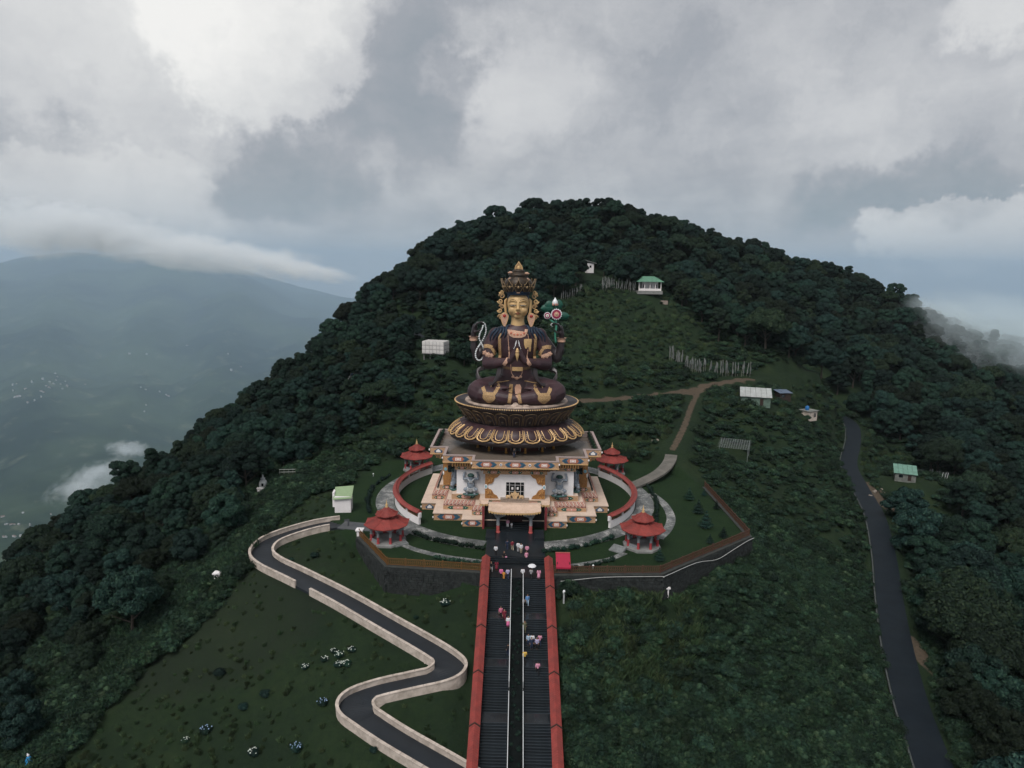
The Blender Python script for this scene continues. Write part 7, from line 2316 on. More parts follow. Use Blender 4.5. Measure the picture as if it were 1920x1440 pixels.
def rock():
    p = foot(570, 853)
    rg = np.random.default_rng(4); mb = MB()
    for k in range(15):
        mb.ball((rg.uniform(-2.6, 2.6), rg.uniform(-0.3, 1.2), rg.uniform(0.0, 1.6)), (rg.uniform(0.6, 1.3), rg.uniform(0.5, 1.0), rg.uniform(0.5, 1.1)), 9, 6)
    me = sculpt(mb, 0.16, 1, "rock", mat("bare_rock", (0.16, 0.125, 0.095), 0.9, 0.4, 0.7, dirt=(0.05, 0.05, 0.04), dirt_amt=0.6, dscale=0.7, bump=0.6), False)
    o = obj("rock", me, None, (p[0], p[1], p[2]-0.4)); tag(o, "bare tan rock outcrop on the wooded left slope above the railing", "rock")
rock()
def post_urn(p, h, label):
    t = thing("masonry_post", label, "post", p)
    mb = MB(); mb.box((0, 0, h*0.4), (0.78, 0.78, h*0.9), taper=1.12); mb.build("post_body", WHITEW, t)
    mb = MB(); mb.box((0, 0, h*0.88), (1.2, 1.2, 0.2)); mb.box((0, 0, h*0.98), (0.9, 0.9, 0.14), taper=0.6); mb.build("cap", WHITEW, t)
    mb = MB(); mb.box((0, -0.42, h*0.72), (0.5, 0.06, 0.06)); mb.build("slot", DARKWOOD, t)
q = foot(1247, 1117); post_urn(q, 1.55, "white masonry post with flat cap on the scrub slope under the brown fence")
q = foot(409, 1088); post_urn(q, 1.4, "white masonry post with flat cap alone on the far left grass slope")
post_urn((-24.6, 104.6, -0.1), 1.35, "white masonry post with flat cap at the start of the amber fence by the gazebo")
def bollard():
    q = foot(1057, 1131)
    t = thing("bollard", "slim white bollard with a round head beside the stair wall below the kiosk", "bollard", q)
    mb = MB(); mb.lathe([(0.13, -0.2), (0.12, 1.3), (0.16, 1.34), (0.16, 1.42)], seg=10); mb.build("shaft", mat("bollard_grey", (0.4, 0.42, 0.42), 0.6, 0.2, 2), t)
    mb = MB(); mb.ball((0, 0, 1.68), (0.2, 0.2, 0.26), 10, 7); mb.build("lamp_head", PEARL, t, True)
bollard()
def kiosk():
    t = thing("kiosk", "small kiosk with a bright crimson canopy beside the stair wall", "kiosk", (7.0, 92.9, 0))
    t.scale = (0.82, 0.82, 0.95)
    cr = mat("crimson_canvas", (0.30, 0.014, 0.042), 0.6, 0.1, 1.5)
    for x in (-1.05, 1.05):
        for y in (-1.0, 0.9):
            mb = MB(); mb.box((x, y, 0.9), (0.1, 0.1, 2.0)); mb.build("post", DARKWOOD, t)
    mb = MB(); mb.box((0, 0.9, 0.7), (2.1, 0.06, 1.4)); mb.build("back_wall", DARKWOOD, t)
    mb = MB(); mb.add([(-1.25, -1.55, 1.25), (1.25, -1.55, 1.25), (1.25, 1.15, 2.5), (-1.25, 1.15, 2.5), (-1.25, -1.55, 1.17), (1.25, -1.55, 1.17), (1.25, 1.15, 2.42), (-1.25, 1.15, 2.42)], [(0, 1, 2, 3), (7, 6, 5, 4), (0, 4, 5, 1), (1, 5, 6, 2), (2, 6, 7, 3), (3, 7, 4, 0)])
    r_ = mb.build("canopy", cr, t)
    mb = MB(); mb.box((0, 1.12, 2.56), (2.56, 0.16, 0.1)); mb.build("ridge_trim", mat("coral_trim", (0.40, 0.10, 0.09), 0.6, 0.1, 2), r_)
    mb = MB(); mb.box((0, -1.57, 1.12), (2.5, 0.04, 0.24)); mb.build("valance", cr, r_)
    mb = MB(); mb.box((0, -0.6, 0.5), (1.9, 0.5, 0.8)); mb.build("counter", PLANKM, t)
kiosk()
def water_tank():
    p = at_y(817, 668, 196); z0 = gz(p[0], p[1])
    t = thing("water_tank", "big white panelled water tank on short legs on the hill left of the statue", "tank", (p[0], p[1], p[2]), radians(-14))
    W, D, H = 6.4, 4.6, 3.4
    pm = mat("tank_panel", (0.60, 0.58, 0.56), 0.5, 0.08, 2, dirt=(0.35, 0.33, 0.31), dirt_amt=0.5, dscale=0.8, obj_var=0.08)
    mb = MB(); mb.box((0, 0, 1.0+H/2), (W-0.12, D-0.12, H-0.12)); mb.build("tank_core", mat("tank_joint", (0.16, 0.16, 0.16), 0.7, 0.2, 2), t)
    def panel(w, h):
        m_ = MB(); m_.box((0, 0, 0), (w-0.11, 0.1, h-0.11)); m_.box((0, -0.06, 0), (w*0.62, 0.06, h*0.62), taper=1.0); return m_.mesh("panel", pm)
    pa = panel(W/6, H/3); pb = panel(D/4, H/3)
    for i in range(6):
        for k in range(3):
            obj("panel", pa, t, (-W/2+W/6*(i+0.5), -D/2, 1.0+H/3*(k+0.5)))
    for s in (-1, 1):
        for i in range(4):
            for k in range(3):
                o = obj("panel", pb, t, (s*W/2, -D/2+D/4*(i+0.5), 1.0+H/3*(k+0.5)), s*pi/2)
    pr = MB(); pr.box((0, 0, 0), (W/6-0.1, D/4-0.1, 0.12)); pr.box((0, 0, 0.07), (W/6*0.6, D/4*0.6, 0.06)); pr = pr.mesh("roof_panel", pm)
    for i in range(6):
        for k in range(4):
            obj("roof_panel", pr, t, (-W/2+W/6*(i+0.5), -D/2+D/4*(k+0.5), 1.0+H))
    for i in range(4):
        for k in (-1, 1):
            mb = MB(); mb.box((-W/2+0.4+(W-0.8)*i/3, k*(D/2-0.4), 0.0), (0.25, 0.25, 2.0)); mb.build("leg", mat("tank_joint", (0.1,)*3), t)
    mb = MB(); mb.box((0, 0, 0.93), (W+0.2, D+0.2, 0.14)); mb.build("base_frame", MATS["tank_joint"], t)
water_tank()
def pavilion():
    p = gp(1214, 555, y=262)
    t = thing("pavilion", "white pavilion with a hipped green roof on the knoll behind the statue", "pavilion", p, radians(4))
    W, D, H = 8.6, 6.5, 3.4
    mb = MB(); mb.box((0, 0, 0.1), (W+0.8, D+0.8, 1.2)); mb.build("plinth", mat("pav_plinth", (0.2, 0.2, 0.19), 0.8, 0.2, 1), t)
    mb = MB(); mb.box((0.4, 0.6, 0.7+H/2), (W-2.6, D-2.0, H)); w = mb.build("wall", WHITEW, t)
    for x in (-1.9, 0.4, 2.6):
        mb = MB(); mb.box((x, 0.6-(D-2)/2-0.03, 2.4), (1.1, 0.1, 1.5)); f_ = mb.build("window", C_WHITE, w); mb = MB(); mb.box((x, 0.6-(D-2)/2-0.09, 2.4), (0.9, 0.05, 1.3)); mb.build("pane", GLASS, f_)
    for i in range(5):
        for k in (-1, 1):
            mb = MB(); mb.box((-W/2+0.2+(W-0.4)*i/4, k*(D/2-0.2), 0.7+H/2), (0.28, 0.28, H)); mb.build("column", C_WHITE, t)
    mb = MB(); mb.box((0, -D/2+0.2, 1.15), (W-0.6, 0.1, 0.8)); mb.build("balustrade", C_WHITE, t)
    mb = MB(); z = 0.7+H; a = [(-W/2-0.7, -D/2-0.7, z), (W/2+0.7, -D/2-0.7, z), (W/2+0.7, D/2+0.7, z), (-W/2-0.7, D/2+0.7, z)]; b = [(-2.2, -0.5, z+1.9), (2.2, -0.5, z+1.9), (2.2, 0.5, z+1.9), (-2.2, 0.5, z+1.9)]
    mb.add(a+b, [(0, 1, 5, 4), (1, 2, 6, 5), (2, 3, 7, 6), (3, 0, 4, 7), (4, 5, 6, 7), (3, 2, 1, 0)]); mb.box((0, 0, z-0.08), (W+1.5, D+1.5, 0.12)); r_ = mb.build("roof", mat("pavilion_green", (0.10, 0.22, 0.15), 0.5, 0.12, 1.0), t)
    mb = MB()
    for i in range(13):
        x = -W/2-0.5+(W+1.0)*i/12; mb.tube([(x, -D/2-0.65, z+0.06), (x*0.45, -0.55, z+1.92)], 0.05, 4)
    o = mb.build("roof_seams", MATS["pavilion_green"], r_); o["kind"] = "stuff"
    # sloping pale retaining strip by its corner
    q = gp(1245, 573, y=256); mb = MB(); mb.box((0, 0, 0.3), (2.6, 1.0, 1.4)); o = mb.build("retaining_slab", mat("pale_concrete", (0.3, 0.24, 0.2), 0.9, 0.2, 1), None, loc=q, rz=0.5); tag(o, "pale concrete slab stepping down from the pavilion knoll", "slab")
pavilion()
def top_hut():
    p = gp(1105, 512, y=290)
    t = thing("hut", "tiny white hut with a grey lean-to roof high among the trees behind the statue", "hut", p, radians(15))
    mb = MB(); mb.box((0, 0, 2.0), (2.8, 2.6, 4.0)); w = mb.build("wall", WHITEW, t)
    mb = MB(); mb.box((-0.1, -1.32, 2.6), (0.8, 0.08, 0.9)); mb.build("window", GLASS, w)
    mb = MB(); mb.add([(-2.6, -1.9, 5.3), (2.4, -1.9, 4.0), (2.4, 1.9, 4.0), (-2.6, 1.9, 5.3), (-2.6, -1.9, 5.15), (2.4, -1.9, 3.85), (2.4, 1.9, 3.85), (-2.6, 1.9, 5.15)], [(0, 1, 2, 3), (7, 6, 5, 4), (0, 4, 5, 1), (1, 5, 6, 2), (2, 6, 7, 3), (3, 7, 4, 0)]); mb.build("roof", TINR, t)
top_hut()
def shed(p, W, D, H, rise, rz, roofm, wallm, label, cat="shed", ncol=6, door=True):
    t = thing("shed", label, cat, p, rz)
    mb = MB(); mb.box((0, 0, H/2-0.3), (W, D, H+0.6)); w = mb.build("wall", wallm, t)
    mb = MB()
    for i in range(int(W/0.5)):
        mb.box((-W/2+0.25+0.5*i, -D/2-0.03, H/2), (0.44, 0.05, H-0.1))
    o = mb.build("boards", wallm, w); o["kind"] = "stuff"
    if door:
        mb = MB(); mb.box((W*0.2, -D/2-0.07, H*0.42), (0.9, 0.06, H*0.82)); mb.build("door", DARKWOOD, w)
        mb = MB(); mb.box((-W*0.22, -D/2-0.07, H*0.58), (1.0, 0.06, 0.8)); mb.build("window", GLASS, w)
    for i in range(ncol):
        x0 = -W/2-0.4+(W+0.8)*i/ncol; x1 = -W/2-0.4+(W+0.8)*(i+1)/ncol-0.06
        zz = 0.04*(i % 2)
        mb = MB(); y0, y1 = -D/2-0.5, D/2+0.5
        mb.add([(x0, y0, H+0.05+zz), (x1, y0, H+0.05+zz), (x1, y1, H+rise+zz), (x0, y1, H+rise+zz), (x0, y0, H-0.02+zz), (x1, y0, H-0.02+zz), (x1, y1, H+rise-0.07+zz), (x0, y1, H+rise-0.07+zz)], [(0, 1, 2, 3), (7, 6, 5, 4), (0, 4, 5, 1), (1, 5, 6, 2), (2, 6, 7, 3), (3, 7, 4, 0)])
        mb.build("roof_sheet", roofm, t)
    mb = MB(); mb.add([(-W/2, -D/2, H), (W/2, -D/2, H), (W/2, D/2, H+rise*0.9), (-W/2, D/2, H+rise*0.9), (-W/2, D/2, H-0.1), (W/2, D/2, H-0.1)], [(0, 3, 4), (1, 5, 2), (3, 2, 5, 4)]); mb.build("gable", wallm, t)
    return t
shed(gp(1415, 768, y=190), 7.6, 5.2, 2.3, 1.7, radians(-16), TINR, mat("green_boards", (0.10, 0.15, 0.12), 0.8, 0.3, 1), "long shed with pale tin roof sheets and green board walls above the scrub slope")
shed(gp(1467, 752, y=203), 3.4, 3.0, 2.2, 0.5, radians(8), mat("blue_grey_tin", (0.09, 0.12, 0.17), 0.5, 0.2, 1), DARKWOOD, "small dark shed with blue grey roof behind the pale tin roofed shed", ncol=3)
shed(gp(1697, 886, y=199), 5.4, 4.2, 2.0, 1.6, radians(-24), mat("sea_green_tin", (0.12, 0.23, 0.18), 0.5, 0.2, 1), PLANKM, "timber hut with sea green tin roof beyond the road", "hut", ncol=5)
def box_hut():
    p = gp(1515, 785, y=200)
    t = thing("hut", "cream flat roofed hut carrying a blue tank at the top of the scrub slope", "hut", p, radians(28))
    mb = MB(); mb.box((0, 0, 1.1), (3.6, 3.2, 2.9)); w = mb.build("wall", CREAMW, t)
    for x in (0.5, 1.0):
        mb = MB(); mb.box((x, -1.63, 1.35), (0.34, 0.06, 1.2)); mb.build("window", GLASS, w)
    mb = MB(); mb.box((1.83, 0.3, 1.0), (0.06, 0.8, 1.9)); mb.build("door", DARKWOOD, w)
    mb = MB(); mb.box((0.1, 0, 2.62), (4.3, 3.8, 0.14)); mb.build("roof", PLANKM, t)
    t2 = thing("blue_tank", "round blue plastic water tank standing on the cream hut's roof", "tank", (p[0]-0.5, p[1], p[2]+2.69))
    mb = MB(); mb.lathe([(0.55, 0), (0.58, 0.1), (0.56, 0.3), (0.59, 0.4), (0.56, 0.6), (0.58, 0.8), (0.5, 1.0), (0.3, 1.12)], seg=16); b = mb.build("tank_body", mat("blue_plastic", (0.02, 0.13, 0.34), 0.4, 0.1, 2), t2, True)
    mb = MB(); mb.lathe([(0.3, 1.1), (0.3, 1.24), (0.0, 1.28)], seg=12); mb.build("lid", MATS["blue_plastic"], t2)
box_hut()
def roof_frame():
    p = gp(1376, 852, y=160)
    t = thing("roof_frame", "bare bamboo roof frame on thin posts in the scrub slope", "frame", p, radians(-22))
    bm_ = mat("grey_bamboo", (0.17, 0.19, 0.19), 0.7, 0.3, 2)
    W, D = 6.4, 4.8
    for x in (-W/2, W/2):
        for y in (-D/2, D/2):
            mb = MB(); mb.tube([(x, y, -0.8), (x, y, 2.3+(0.9 if y > 0 else 0))], 0.06, 6); mb.build("post", bm_, t)
    for i in range(13):
        x = -W/2+W*i/12; mb = MB(); mb.tube([(x, -D/2-0.4, 2.25), (x+0.05*(i % 3), D/2+0.3, 3.3)], 0.04, 5); mb.build("rafter", bm_, t)
    for k in range(8):
        y = -D/2-0.2+(D+0.4)*k/7; mb = MB(); mb.tube([(-W/2-0.4, y, 2.36+0.9*k/7), (W/2+0.4, y, 2.36+0.9*k/7)], 0.035, 5); mb.build("batten", bm_, t)
roof_frame()
def ruin():
    p = gp(1752, 876, y=203)
    t = thing("ruin", "unfinished concrete frame of posts beside the sea green roofed hut", "ruin", p, radians(-15))
    m_ = mat("old_concrete", (0.11,)*3)
    rg = np.random.default_rng(6)
    for i in range(5):
        for k in range(2):
            mb = MB(); h = rg.uniform(1.6, 3.0); mb.box((-4.4+2.0*i, 2.0*k, h/2-0.4), (0.26, 0.26, h+0.8)); mb.build("post", m_, t)
    mb = MB(); mb.box((-3.4, 2.0, 1.9), (2.0, 0.2, 0.25)); mb.build("beam", m_, t)
    mb = MB(); mb.box((-1.4, 2.1, 0.5), (5.5, 0.2, 1.6)); mb.build("back_wall", m_, t)
    for x in (2.0, 2.8, 3.4):
        mb = MB(); mb.tube([(x, -0.6, -0.3), (x+0.4, -0.4, 2.4)], 0.06, 5); mb.build("pole", RAILM, t)
ruin()
def rubble():
    for i, (x, y, s) in enumerate([(1640, 922, 0.7), (1652, 918, 0.5), (1660, 925, 0.6), (1633, 930, 0.5), (1228, 828, 0.9)]):
        p = foot(x, y); rg = np.random.default_rng(i+50); mb = MB()
        for k in range(6):
            mb.ball((rg.uniform(-.8, .8)*s, rg.uniform(-.5, .5)*s, rg.uniform(0, .35)*s), rg.uniform(0.3, 0.6)*s, 7, 5)
        o = mb.build("boulder", mat("pale_rubble", (0.22, 0.19, 0.16), 0.9, 0.3, 1.5), None, loc=p); tag(o, ["pale rubble heap at the roadside bare patch, largest one", "small pale rubble heap at the back of the roadside patch", "pale rubble heap on the hut side of the roadside patch", "low rubble heap touching the road edge", "pale boulder at the mouth of the concrete footpath"][i], "rubble" if i < 4 else "boulder")
rubble()

# ---- prayer flags
FLAGW = mat("flag_white", (0.12, 0.13, 0.13), 0.9, 0.2, 2); FLAGC = [mat("flag_blue", (0.07, 0.15, 0.30), 0.9, 0.2, 2), FLAGW, mat("flag_red", (0.32, 0.05, 0.05), 0.9, 0.2, 2), mat("flag_green", (0.06, 0.2, 0.10), 0.9, 0.2, 2), mat("flag_yellow", (0.42, 0.32, 0.06), 0.9, 0.2, 2)]
POLEM = mat("flag_pole", (0.24, 0.24, 0.22), 0.8, 0.3, 2)
def flag_row(pts, n, h, label, group, seed, lean=0.06):
    rg = np.random.default_rng(seed)
    ms = []
    for k in range(4):
        mb = MB(); rows = []
        for i in range(9):
            z = h*(0.22+0.76*i/8); w = 0.24+0.07*sin(i*1.3+k); rows.append([(0.04, 0.02*sin(i+k), z), (0.04+w*0.5, 0.12*sin(i*0.9+k), z-0.05), (0.04+w, 0.2*sin(i*0.8+k*2), z-0.1)])
        mb.grid(rows); mb.grid([[(p[0], p[1]+0.012, p[2]) for p in r_][::-1] for r_ in rows])
        ms.append(mb.mesh("flag_cloth", FLAGW))
    mb = MB(); mb.tube([(0, 0, -0.4), (0, 0, h)], [0.05, 0.03], 5); pm = mb.mesh("pole", POLEM)
    P = catmull(pts, 12); seg = np.linspace(0, len(P)-1, n)
    for i, s in enumerate(seg):
        k = int(min(s, len(P)-2)); f = s-k; x = P[k][0]*(1-f)+P[k+1][0]*f; y = P[k][1]*(1-f)+P[k+1][1]*f
        x += rg.uniform(-.15, .15); y += rg.uniform(-.4, .4)
        t = thing("prayer_flag", label, "flag", (x, y, gz(x, y)), rg.uniform(-0.9, 0.9), group)
        t["label"] = ("leftmost "+label) if i == 0 else ("rightmost "+label) if i == n-1 else ORD[min(i, 29)].replace("closest", "")+label+", counting from the left" if i < 30 else ["eighth", "seventh", "sixth", "fifth", "fourth", "third", "second", "last"][i-30]+" "+label+", counting from the right"
        t.rotation_euler = (rg.normal()*lean, rg.normal()*lean, rg.uniform(-0.9, 0.9)); sc_ = rg.uniform(0.75, 1.1); t.scale = (1, 1, sc_)
        obj("pole", pm, t); obj("flag_cloth", ms[int(rg.integers(0, 4))], t)
def W2(L): return [tuple(at_y(*p)[:2]) for p in L]
flag_row(W2([(1127, 553, 262), (1150, 552, 262), (1190, 556, 260)]), 22, 4.6, "tall white prayer flag by the green roofed pavilion", "prayer flags by the pavilion", 1, 0.1)
flag_row(W2([(1052, 570, 256), (1072, 567, 258), (1090, 562, 260)]), 11, 3.6, "white prayer flag in the short row behind the lotus", "prayer flags behind the lotus", 2)
flag_row(W2([(1256, 676, 218), (1290, 686, 216), (1340, 693, 216), (1405, 698, 220)]), 38, 5.0, "white prayer flag in the row above the dirt track", "prayer flags above the track", 3, 0.08)
def flag_string(p0, p1, n, sag, label, poles=(True, True), hp=3.0):
    t = thing("flag_string", label, "flags", p0)
    d = Vector(p1)-Vector(p0); P = [d*(i/24)+Vector((0, 0, -sag*4*(i/24)*(1-i/24))) for i in range(25)]
    mb = MB(); mb.tube([tuple(p) for p in P], 0.025, 4); mb.build("rope", RAILM, t)
    for i in range(n):
        f = (i+0.5)/n*24; k = int(f); q = P[k].lerp(P[min(24, k+1)], f-k); u = d.normalized()*(d.length/n*0.36)
        mb = MB(); mb.add([tuple(q-u), tuple(q+u), tuple(q+u*0.9+Vector((0.05, 0.08, -0.5))), tuple(q-u*0.9+Vector((0.05, 0.03, -0.5)))], [(0, 1, 2, 3)]); mb.build("pennant", FLAGW if i % 5 else FLAGC[(i//5) % 5], t)
    for k, (on, q) in enumerate(zip(poles, (Vector((0, 0, 0)), d))):
        if on:
            mb = MB(); mb.tube([tuple(q+Vector((0, 0, -hp-2))), tuple(q+Vector((0, 0, 0.3)))], 0.06, 5); mb.build("pole", POLEM, t)
def fs(a, b, ya, yb, n, sag, label, **k): flag_string(tuple(at_y(a[0], a[1], ya)), tuple(at_y(b[0], b[1], yb)), n, sag, label, **k)
fs((658, 700), (748, 687), 196, 196, 22, 0.4, "string of white pennants across the wooded slope below the water tank")
fs((658, 700), (648, 720), 196, 192, 6, 0.1, "short end of pennants hanging down from the pole below the water tank", poles=(False, False))
fs((598, 770), (640, 742), 180, 182, 14, 0.3, "slanting string of white pennants lower on the wooded left slope")
fs((184, 1128), (264, 1126), 101, 103, 9, 0.15, "string of small pennants between two poles on the lower left slope", hp=6.0)
fs((212, 1140), (172, 1240), 100, 92, 14, 0.6, "sagging rope of pennants falling from the tall pole on the left slope", poles=(False, False))
fs((325, 1105), (240, 1173), 104, 96, 3, 0.3, "long bare white rope stretched down the left slope", poles=(False, True))
fs((355, 1010), (300, 1055), 124, 118, 12, 0.4, "faint string of pennants at the wood's edge above the white post", poles=(True, False))
fs((480, 955), (440, 1000), 124, 116, 4, 0.2, "pale rope running through bushes below the white stupa shrine", poles=(False, False))

# ---- the town far below in the valley: houses picked out by size
def town():
    rg = np.random.default_rng(17)
    wallm = mat("town_wall", (0.36, 0.36, 0.36), 0.9, 0.1, 0.2); roofm = [mat("town_roof_grey", (0.26, 0.27, 0.28), 0.8, 0.2, 0.2), mat("town_roof_red", (0.20, 0.14, 0.13), 0.8, 0.2, 0.2)]
    ms = []
    for k in range(3):
        W, D, H = ((18, 13, 9), (24, 14, 7), (14, 12, 14))[k]
        mb = MB(); mb.box((0, 0, H/2-4), (W, D, H+8)); w = mb.mesh("wall", wallm)
        mb = MB(); mb.add([(-W/2-1, -D/2-1, H), (W/2+1, -D/2-1, H), (W/2+1, D/2+1, H), (-W/2-1, D/2+1, H), (-W/2-1, 0, H+5), (W/2+1, 0, H+5)], [(0, 1, 5, 4), (2, 3, 4, 5), (0, 4, 3), (1, 2, 5), (3, 2, 1, 0)]); r_ = mb.mesh("roof", roofm[k % 2])
        ms.append((w, r_))
    def hit(px, py):
        d = ray(px, py); prev = None
        for t in np.arange(1400, 17000, 60):
            p = _c+d*t
            if p[2] < far_z(p[0], p[1]):
                return (p[0], p[1], far_z(p[0], p[1]))
        return None
    C = [(105, 725, 30, 10, 26, "in the town cluster on the far slope"), (30, 750, 18, 10, 12, "in the cluster at the left edge of the far slope"), (60, 985, 45, 12, 10, "along the valley road far below"), (30, 1010, 26, 10, 12, "in the village deep in the valley"), (310, 745, 60, 40, 8, "scattered on the hazy far slope"), (390, 680, 60, 15, 6, "scattered high on the hazy far slope")]
    for (cx, cy_, sx, sy, n, zone) in C:
        for i in range(n):
            p = hit(cx+rg.normal()*sx, cy_+rg.normal()*sy)
            if p is None: continue
            k = int(rg.integers(0, 3))
            t = thing("house", "tiny pale house "+zone, "house", p, rg.uniform(-0.6, 0.6), "houses "+zone)
            s = rg.uniform(0.55, 1.1)*max(0.32, p[1]/6500); t.scale = (s, s, s)
            obj("wall", ms[k][0], t); obj("roof", ms[k][1], t)
town()

# ---- people
SKIN = mat("skin", (0.30, 0.17, 0.11), 0.6, 0.1, 3); HAIR = mat("black_hair", (0.010, 0.009, 0.009), 0.5, 0.2, 3)
def cloth(c, nm): return mat("cloth_"+nm, c, 0.85, 0.15, 4)
CL = {"white": (0.62, 0.62, 0.64), "pink": (0.58, 0.26, 0.36), "rose": (0.48, 0.14, 0.22), "hotpink": (0.60, 0.14, 0.30), "black": (0.012, 0.012, 0.014), "navy": (0.02, 0.03, 0.06), "blue": (0.10, 0.22, 0.42), "sky": (0.02, 0.20, 0.42), "maroon": (0.16, 0.02, 0.035), "orange": (0.58, 0.25, 0.05), "yellow": (0.58, 0.38, 0.08), "lavender": (0.36, 0.33, 0.48), "grey": (0.28, 0.28, 0.29), "olive": (0.10, 0.10, 0.06), "khaki": (0.32, 0.27, 0.2), "paleblue": (0.30, 0.40, 0.5)}
CL = {k: cloth(v, k) for k, v in CL.items()}
def person_meshes():
    out = {}
    for pose in ("stand", "walk", "carry"):
        st = 0.0 if pose == "stand" else 0.22
        joints = {}
        for s in (-1, 1):
            f = s*st
            hip = (s*0.09, 0, 0.88); kn = (s*0.10, -0.05-f*0.5, 0.48+0.03*abs(f)); an = (s*0.10, 0.03-f*0.8+(0.12 if f < 0 else 0), 0.09+(0.05 if f < 0 else 0))
            sh = (s*0.19, 0.0, 1.36)
            if pose == "carry" and s > 0: el, wr = (s*0.25, -0.10, 1.12), (s*0.16, -0.30, 1.22)
            else: el, wr = (s*0.25, 0.03+f*0.3, 1.10), (s*0.24, -0.06+f*0.7, 0.86)
            joints[s] = (hip, kn, an, sh, el, wr)
        body = MB(); shirt = MB(); trous = MB(); skirt = MB(); hair = MB(); shoes = MB()
        for s in (-1, 1):
            hip, kn, an, sh, el, wr = joints[s]
            limb(body, [hip, kn, an], [0.085, 0.058, 0.042], 8)
            limb(body, [an, (an[0], an[1]-0.1, 0.04+an[2]-0.09), (an[0], an[1]-0.16, 0.03+an[2]-0.09)], [0.042, 0.04, 0.028], 8)
            limb(body, [sh, el, wr], [0.056, 0.044, 0.033], 8)
            # palm, four fingers, thumb
            hd = (Vector(wr)-Vector(el)).normalized()
            pm_ = Vector(wr)+hd*0.06; limb(body, [wr, tuple(pm_)], [0.033, 0.038], 8)
            for q in range(4):
                o_ = Vector((0, (q-1.5)*0.02, 0)); L = (0.065, 0.08, 0.075, 0.055)[q]
                limb(body, [tuple(pm_+o_), tuple(pm_+o_+hd*L*0.6), tuple(pm_+o_+hd*L+Vector((-s*0.02, 0, 0)))], [0.012, 0.011, 0.008], 6)
            limb(body, [tuple(Vector(wr)+hd*0.02+Vector((0, -0.025, 0))), tuple(pm_+Vector((-s*0.02, -0.055, 0)))], [0.014, 0.010], 6)
            limb(trous, [hip, kn, (an[0], an[1], an[2]+0.04)], [0.108, 0.082, 0.07], 8)
            limb(shirt, [sh, el], [0.082, 0.068], 8); limb(shirt, [el, tuple(Vector(el).lerp(Vector(wr), 0.45))], [0.064, 0.055], 8)
            limb(shoes, [(an[0], an[1]+0.02, an[2]-0.04), (an[0], an[1]-0.15, an[2]-0.05)], [0.055, 0.045], 8)
        torso = [(0.86, 0.15, 0.10), (1.0, 0.135, 0.095), (1.2, 0.16, 0.11), (1.36, 0.17, 0.10), (1.42, 0.10, 0.08), (1.47, 0.055, 0.055)]
        def loft(mb, add):
            mb.grid([[((rx+add)*cos(2*pi*k/12), (ry+add)*sin(2*pi*k/12), z) for k in range(12)] for z, rx, ry in torso], 0, True)
            for i in (0, len(torso)-1):
                z, rx, ry = torso[i]; mb.add([((rx+add)*cos(2*pi*k/12), (ry+add)*sin(2*pi*k/12), z) for k in range(12)], [tuple(range(12)) if i else tuple(range(11, -1, -1))])
        loft(body, 0)
        body.tube([(0, 0, 1.42), (0, -0.01, 1.54)], 0.05, 8); body.ball((0, -0.015, 1.60), (0.073, 0.092, 0.112), 12, 9); body.ball((0, -0.105, 1.585), (0.014, 0.02, 0.022), 6, 5)
        for s in (-1, 1):
            body.ball((s*0.075, 0.0, 1.59), (0.014, 0.025, 0.032), 6, 5)
        sh_t = torso[:]; torso2 = [(z, rx+0.028, ry+0.028) for z, rx, ry in torso[:4]]+[(1.42, 0.115, 0.095)]
        shirt.grid([[(rx*cos(2*pi*k/12), ry*sin(2*pi*k/12), z-0.04*(i == 0)) for k in range(12)] for i, (z, rx, ry) in enumerate(torso2)], 0, True)
        for i in (0, 4):
            z, rx, ry = torso2[i]; shirt.add([(rx*cos(2*pi*k/12), ry*sin(2*pi*k/12), z-0.04*(i == 0)) for k in range(12)], [tuple(range(12)) if i else tuple(range(11, -1, -1))])
        trous.ball((0, 0, 0.90), (0.168, 0.125, 0.12), 12, 8)
        skirt.lathe([(0.19, 0.32), (0.27, 0.30), (0.23, 0.6), (0.18, 0.9), (0.15, 1.0), (0.1, 1.02)], seg=14, sy=0.85)
        hair.ball((0, 0.018, 1.625), (0.082, 0.098, 0.108), 12, 9)
        hl = MB(); hl.ball((0, 0.018, 1.625), (0.084, 0.10, 0.108), 12, 9); hl.tube([(0, 0.09, 1.62), (0, 0.11, 1.45), (0, 0.12, 1.28)], [0.07, 0.065, 0.02], 8)
        e = lambda mb, nm, m, v=0.022, it=2: sculpt(mb, v, it, nm, m, False)
        out[pose] = dict(body=e(body, "body", SKIN, 0.014, 1), shirt=e(shirt, "shirt", CL["white"]), trousers=e(trous, "trousers", CL["black"]), skirt=skirt.mesh("skirt", CL["pink"], True), hair=hair.mesh("hair", HAIR, True), long_hair=hl.mesh("hair", HAIR, True), shoes=shoes.mesh("shoes", CL["black"], True))
        # eyes and mouth
        fm = MB()
        for s in (-1, 1):
            fm.ball((s*0.03, -0.095, 1.612), (0.013, 0.008, 0.007), 6, 4)
        fm.ball((0, -0.098, 1.553), (0.022, 0.008, 0.006), 6, 4)
        out[pose]["face"] = fm.mesh("facial_features", HAIR)
    return out
PM = person_meshes()
def paint(o, m):
    o.material_slots[0].link = "OBJECT"; o.material_slots[0].material = m
def step_z(Y):
    if Y > 97.8: return 0.085
    if Y > 92.3: return -0.75
    d = 92.3-Y; c = floor(d/7.07); r_ = d-c*7.07
    return -0.75-(c*17+min(17, ceil(r_/0.31)))*0.15
def stand_at(px, py):
    d = ray(px, py)
    for t in np.arange(60, 140, 0.02):
        p = _c+d*t
        if p[2] <= step_z(p[1]):
            return (p[0], p[1], step_z(p[1]))
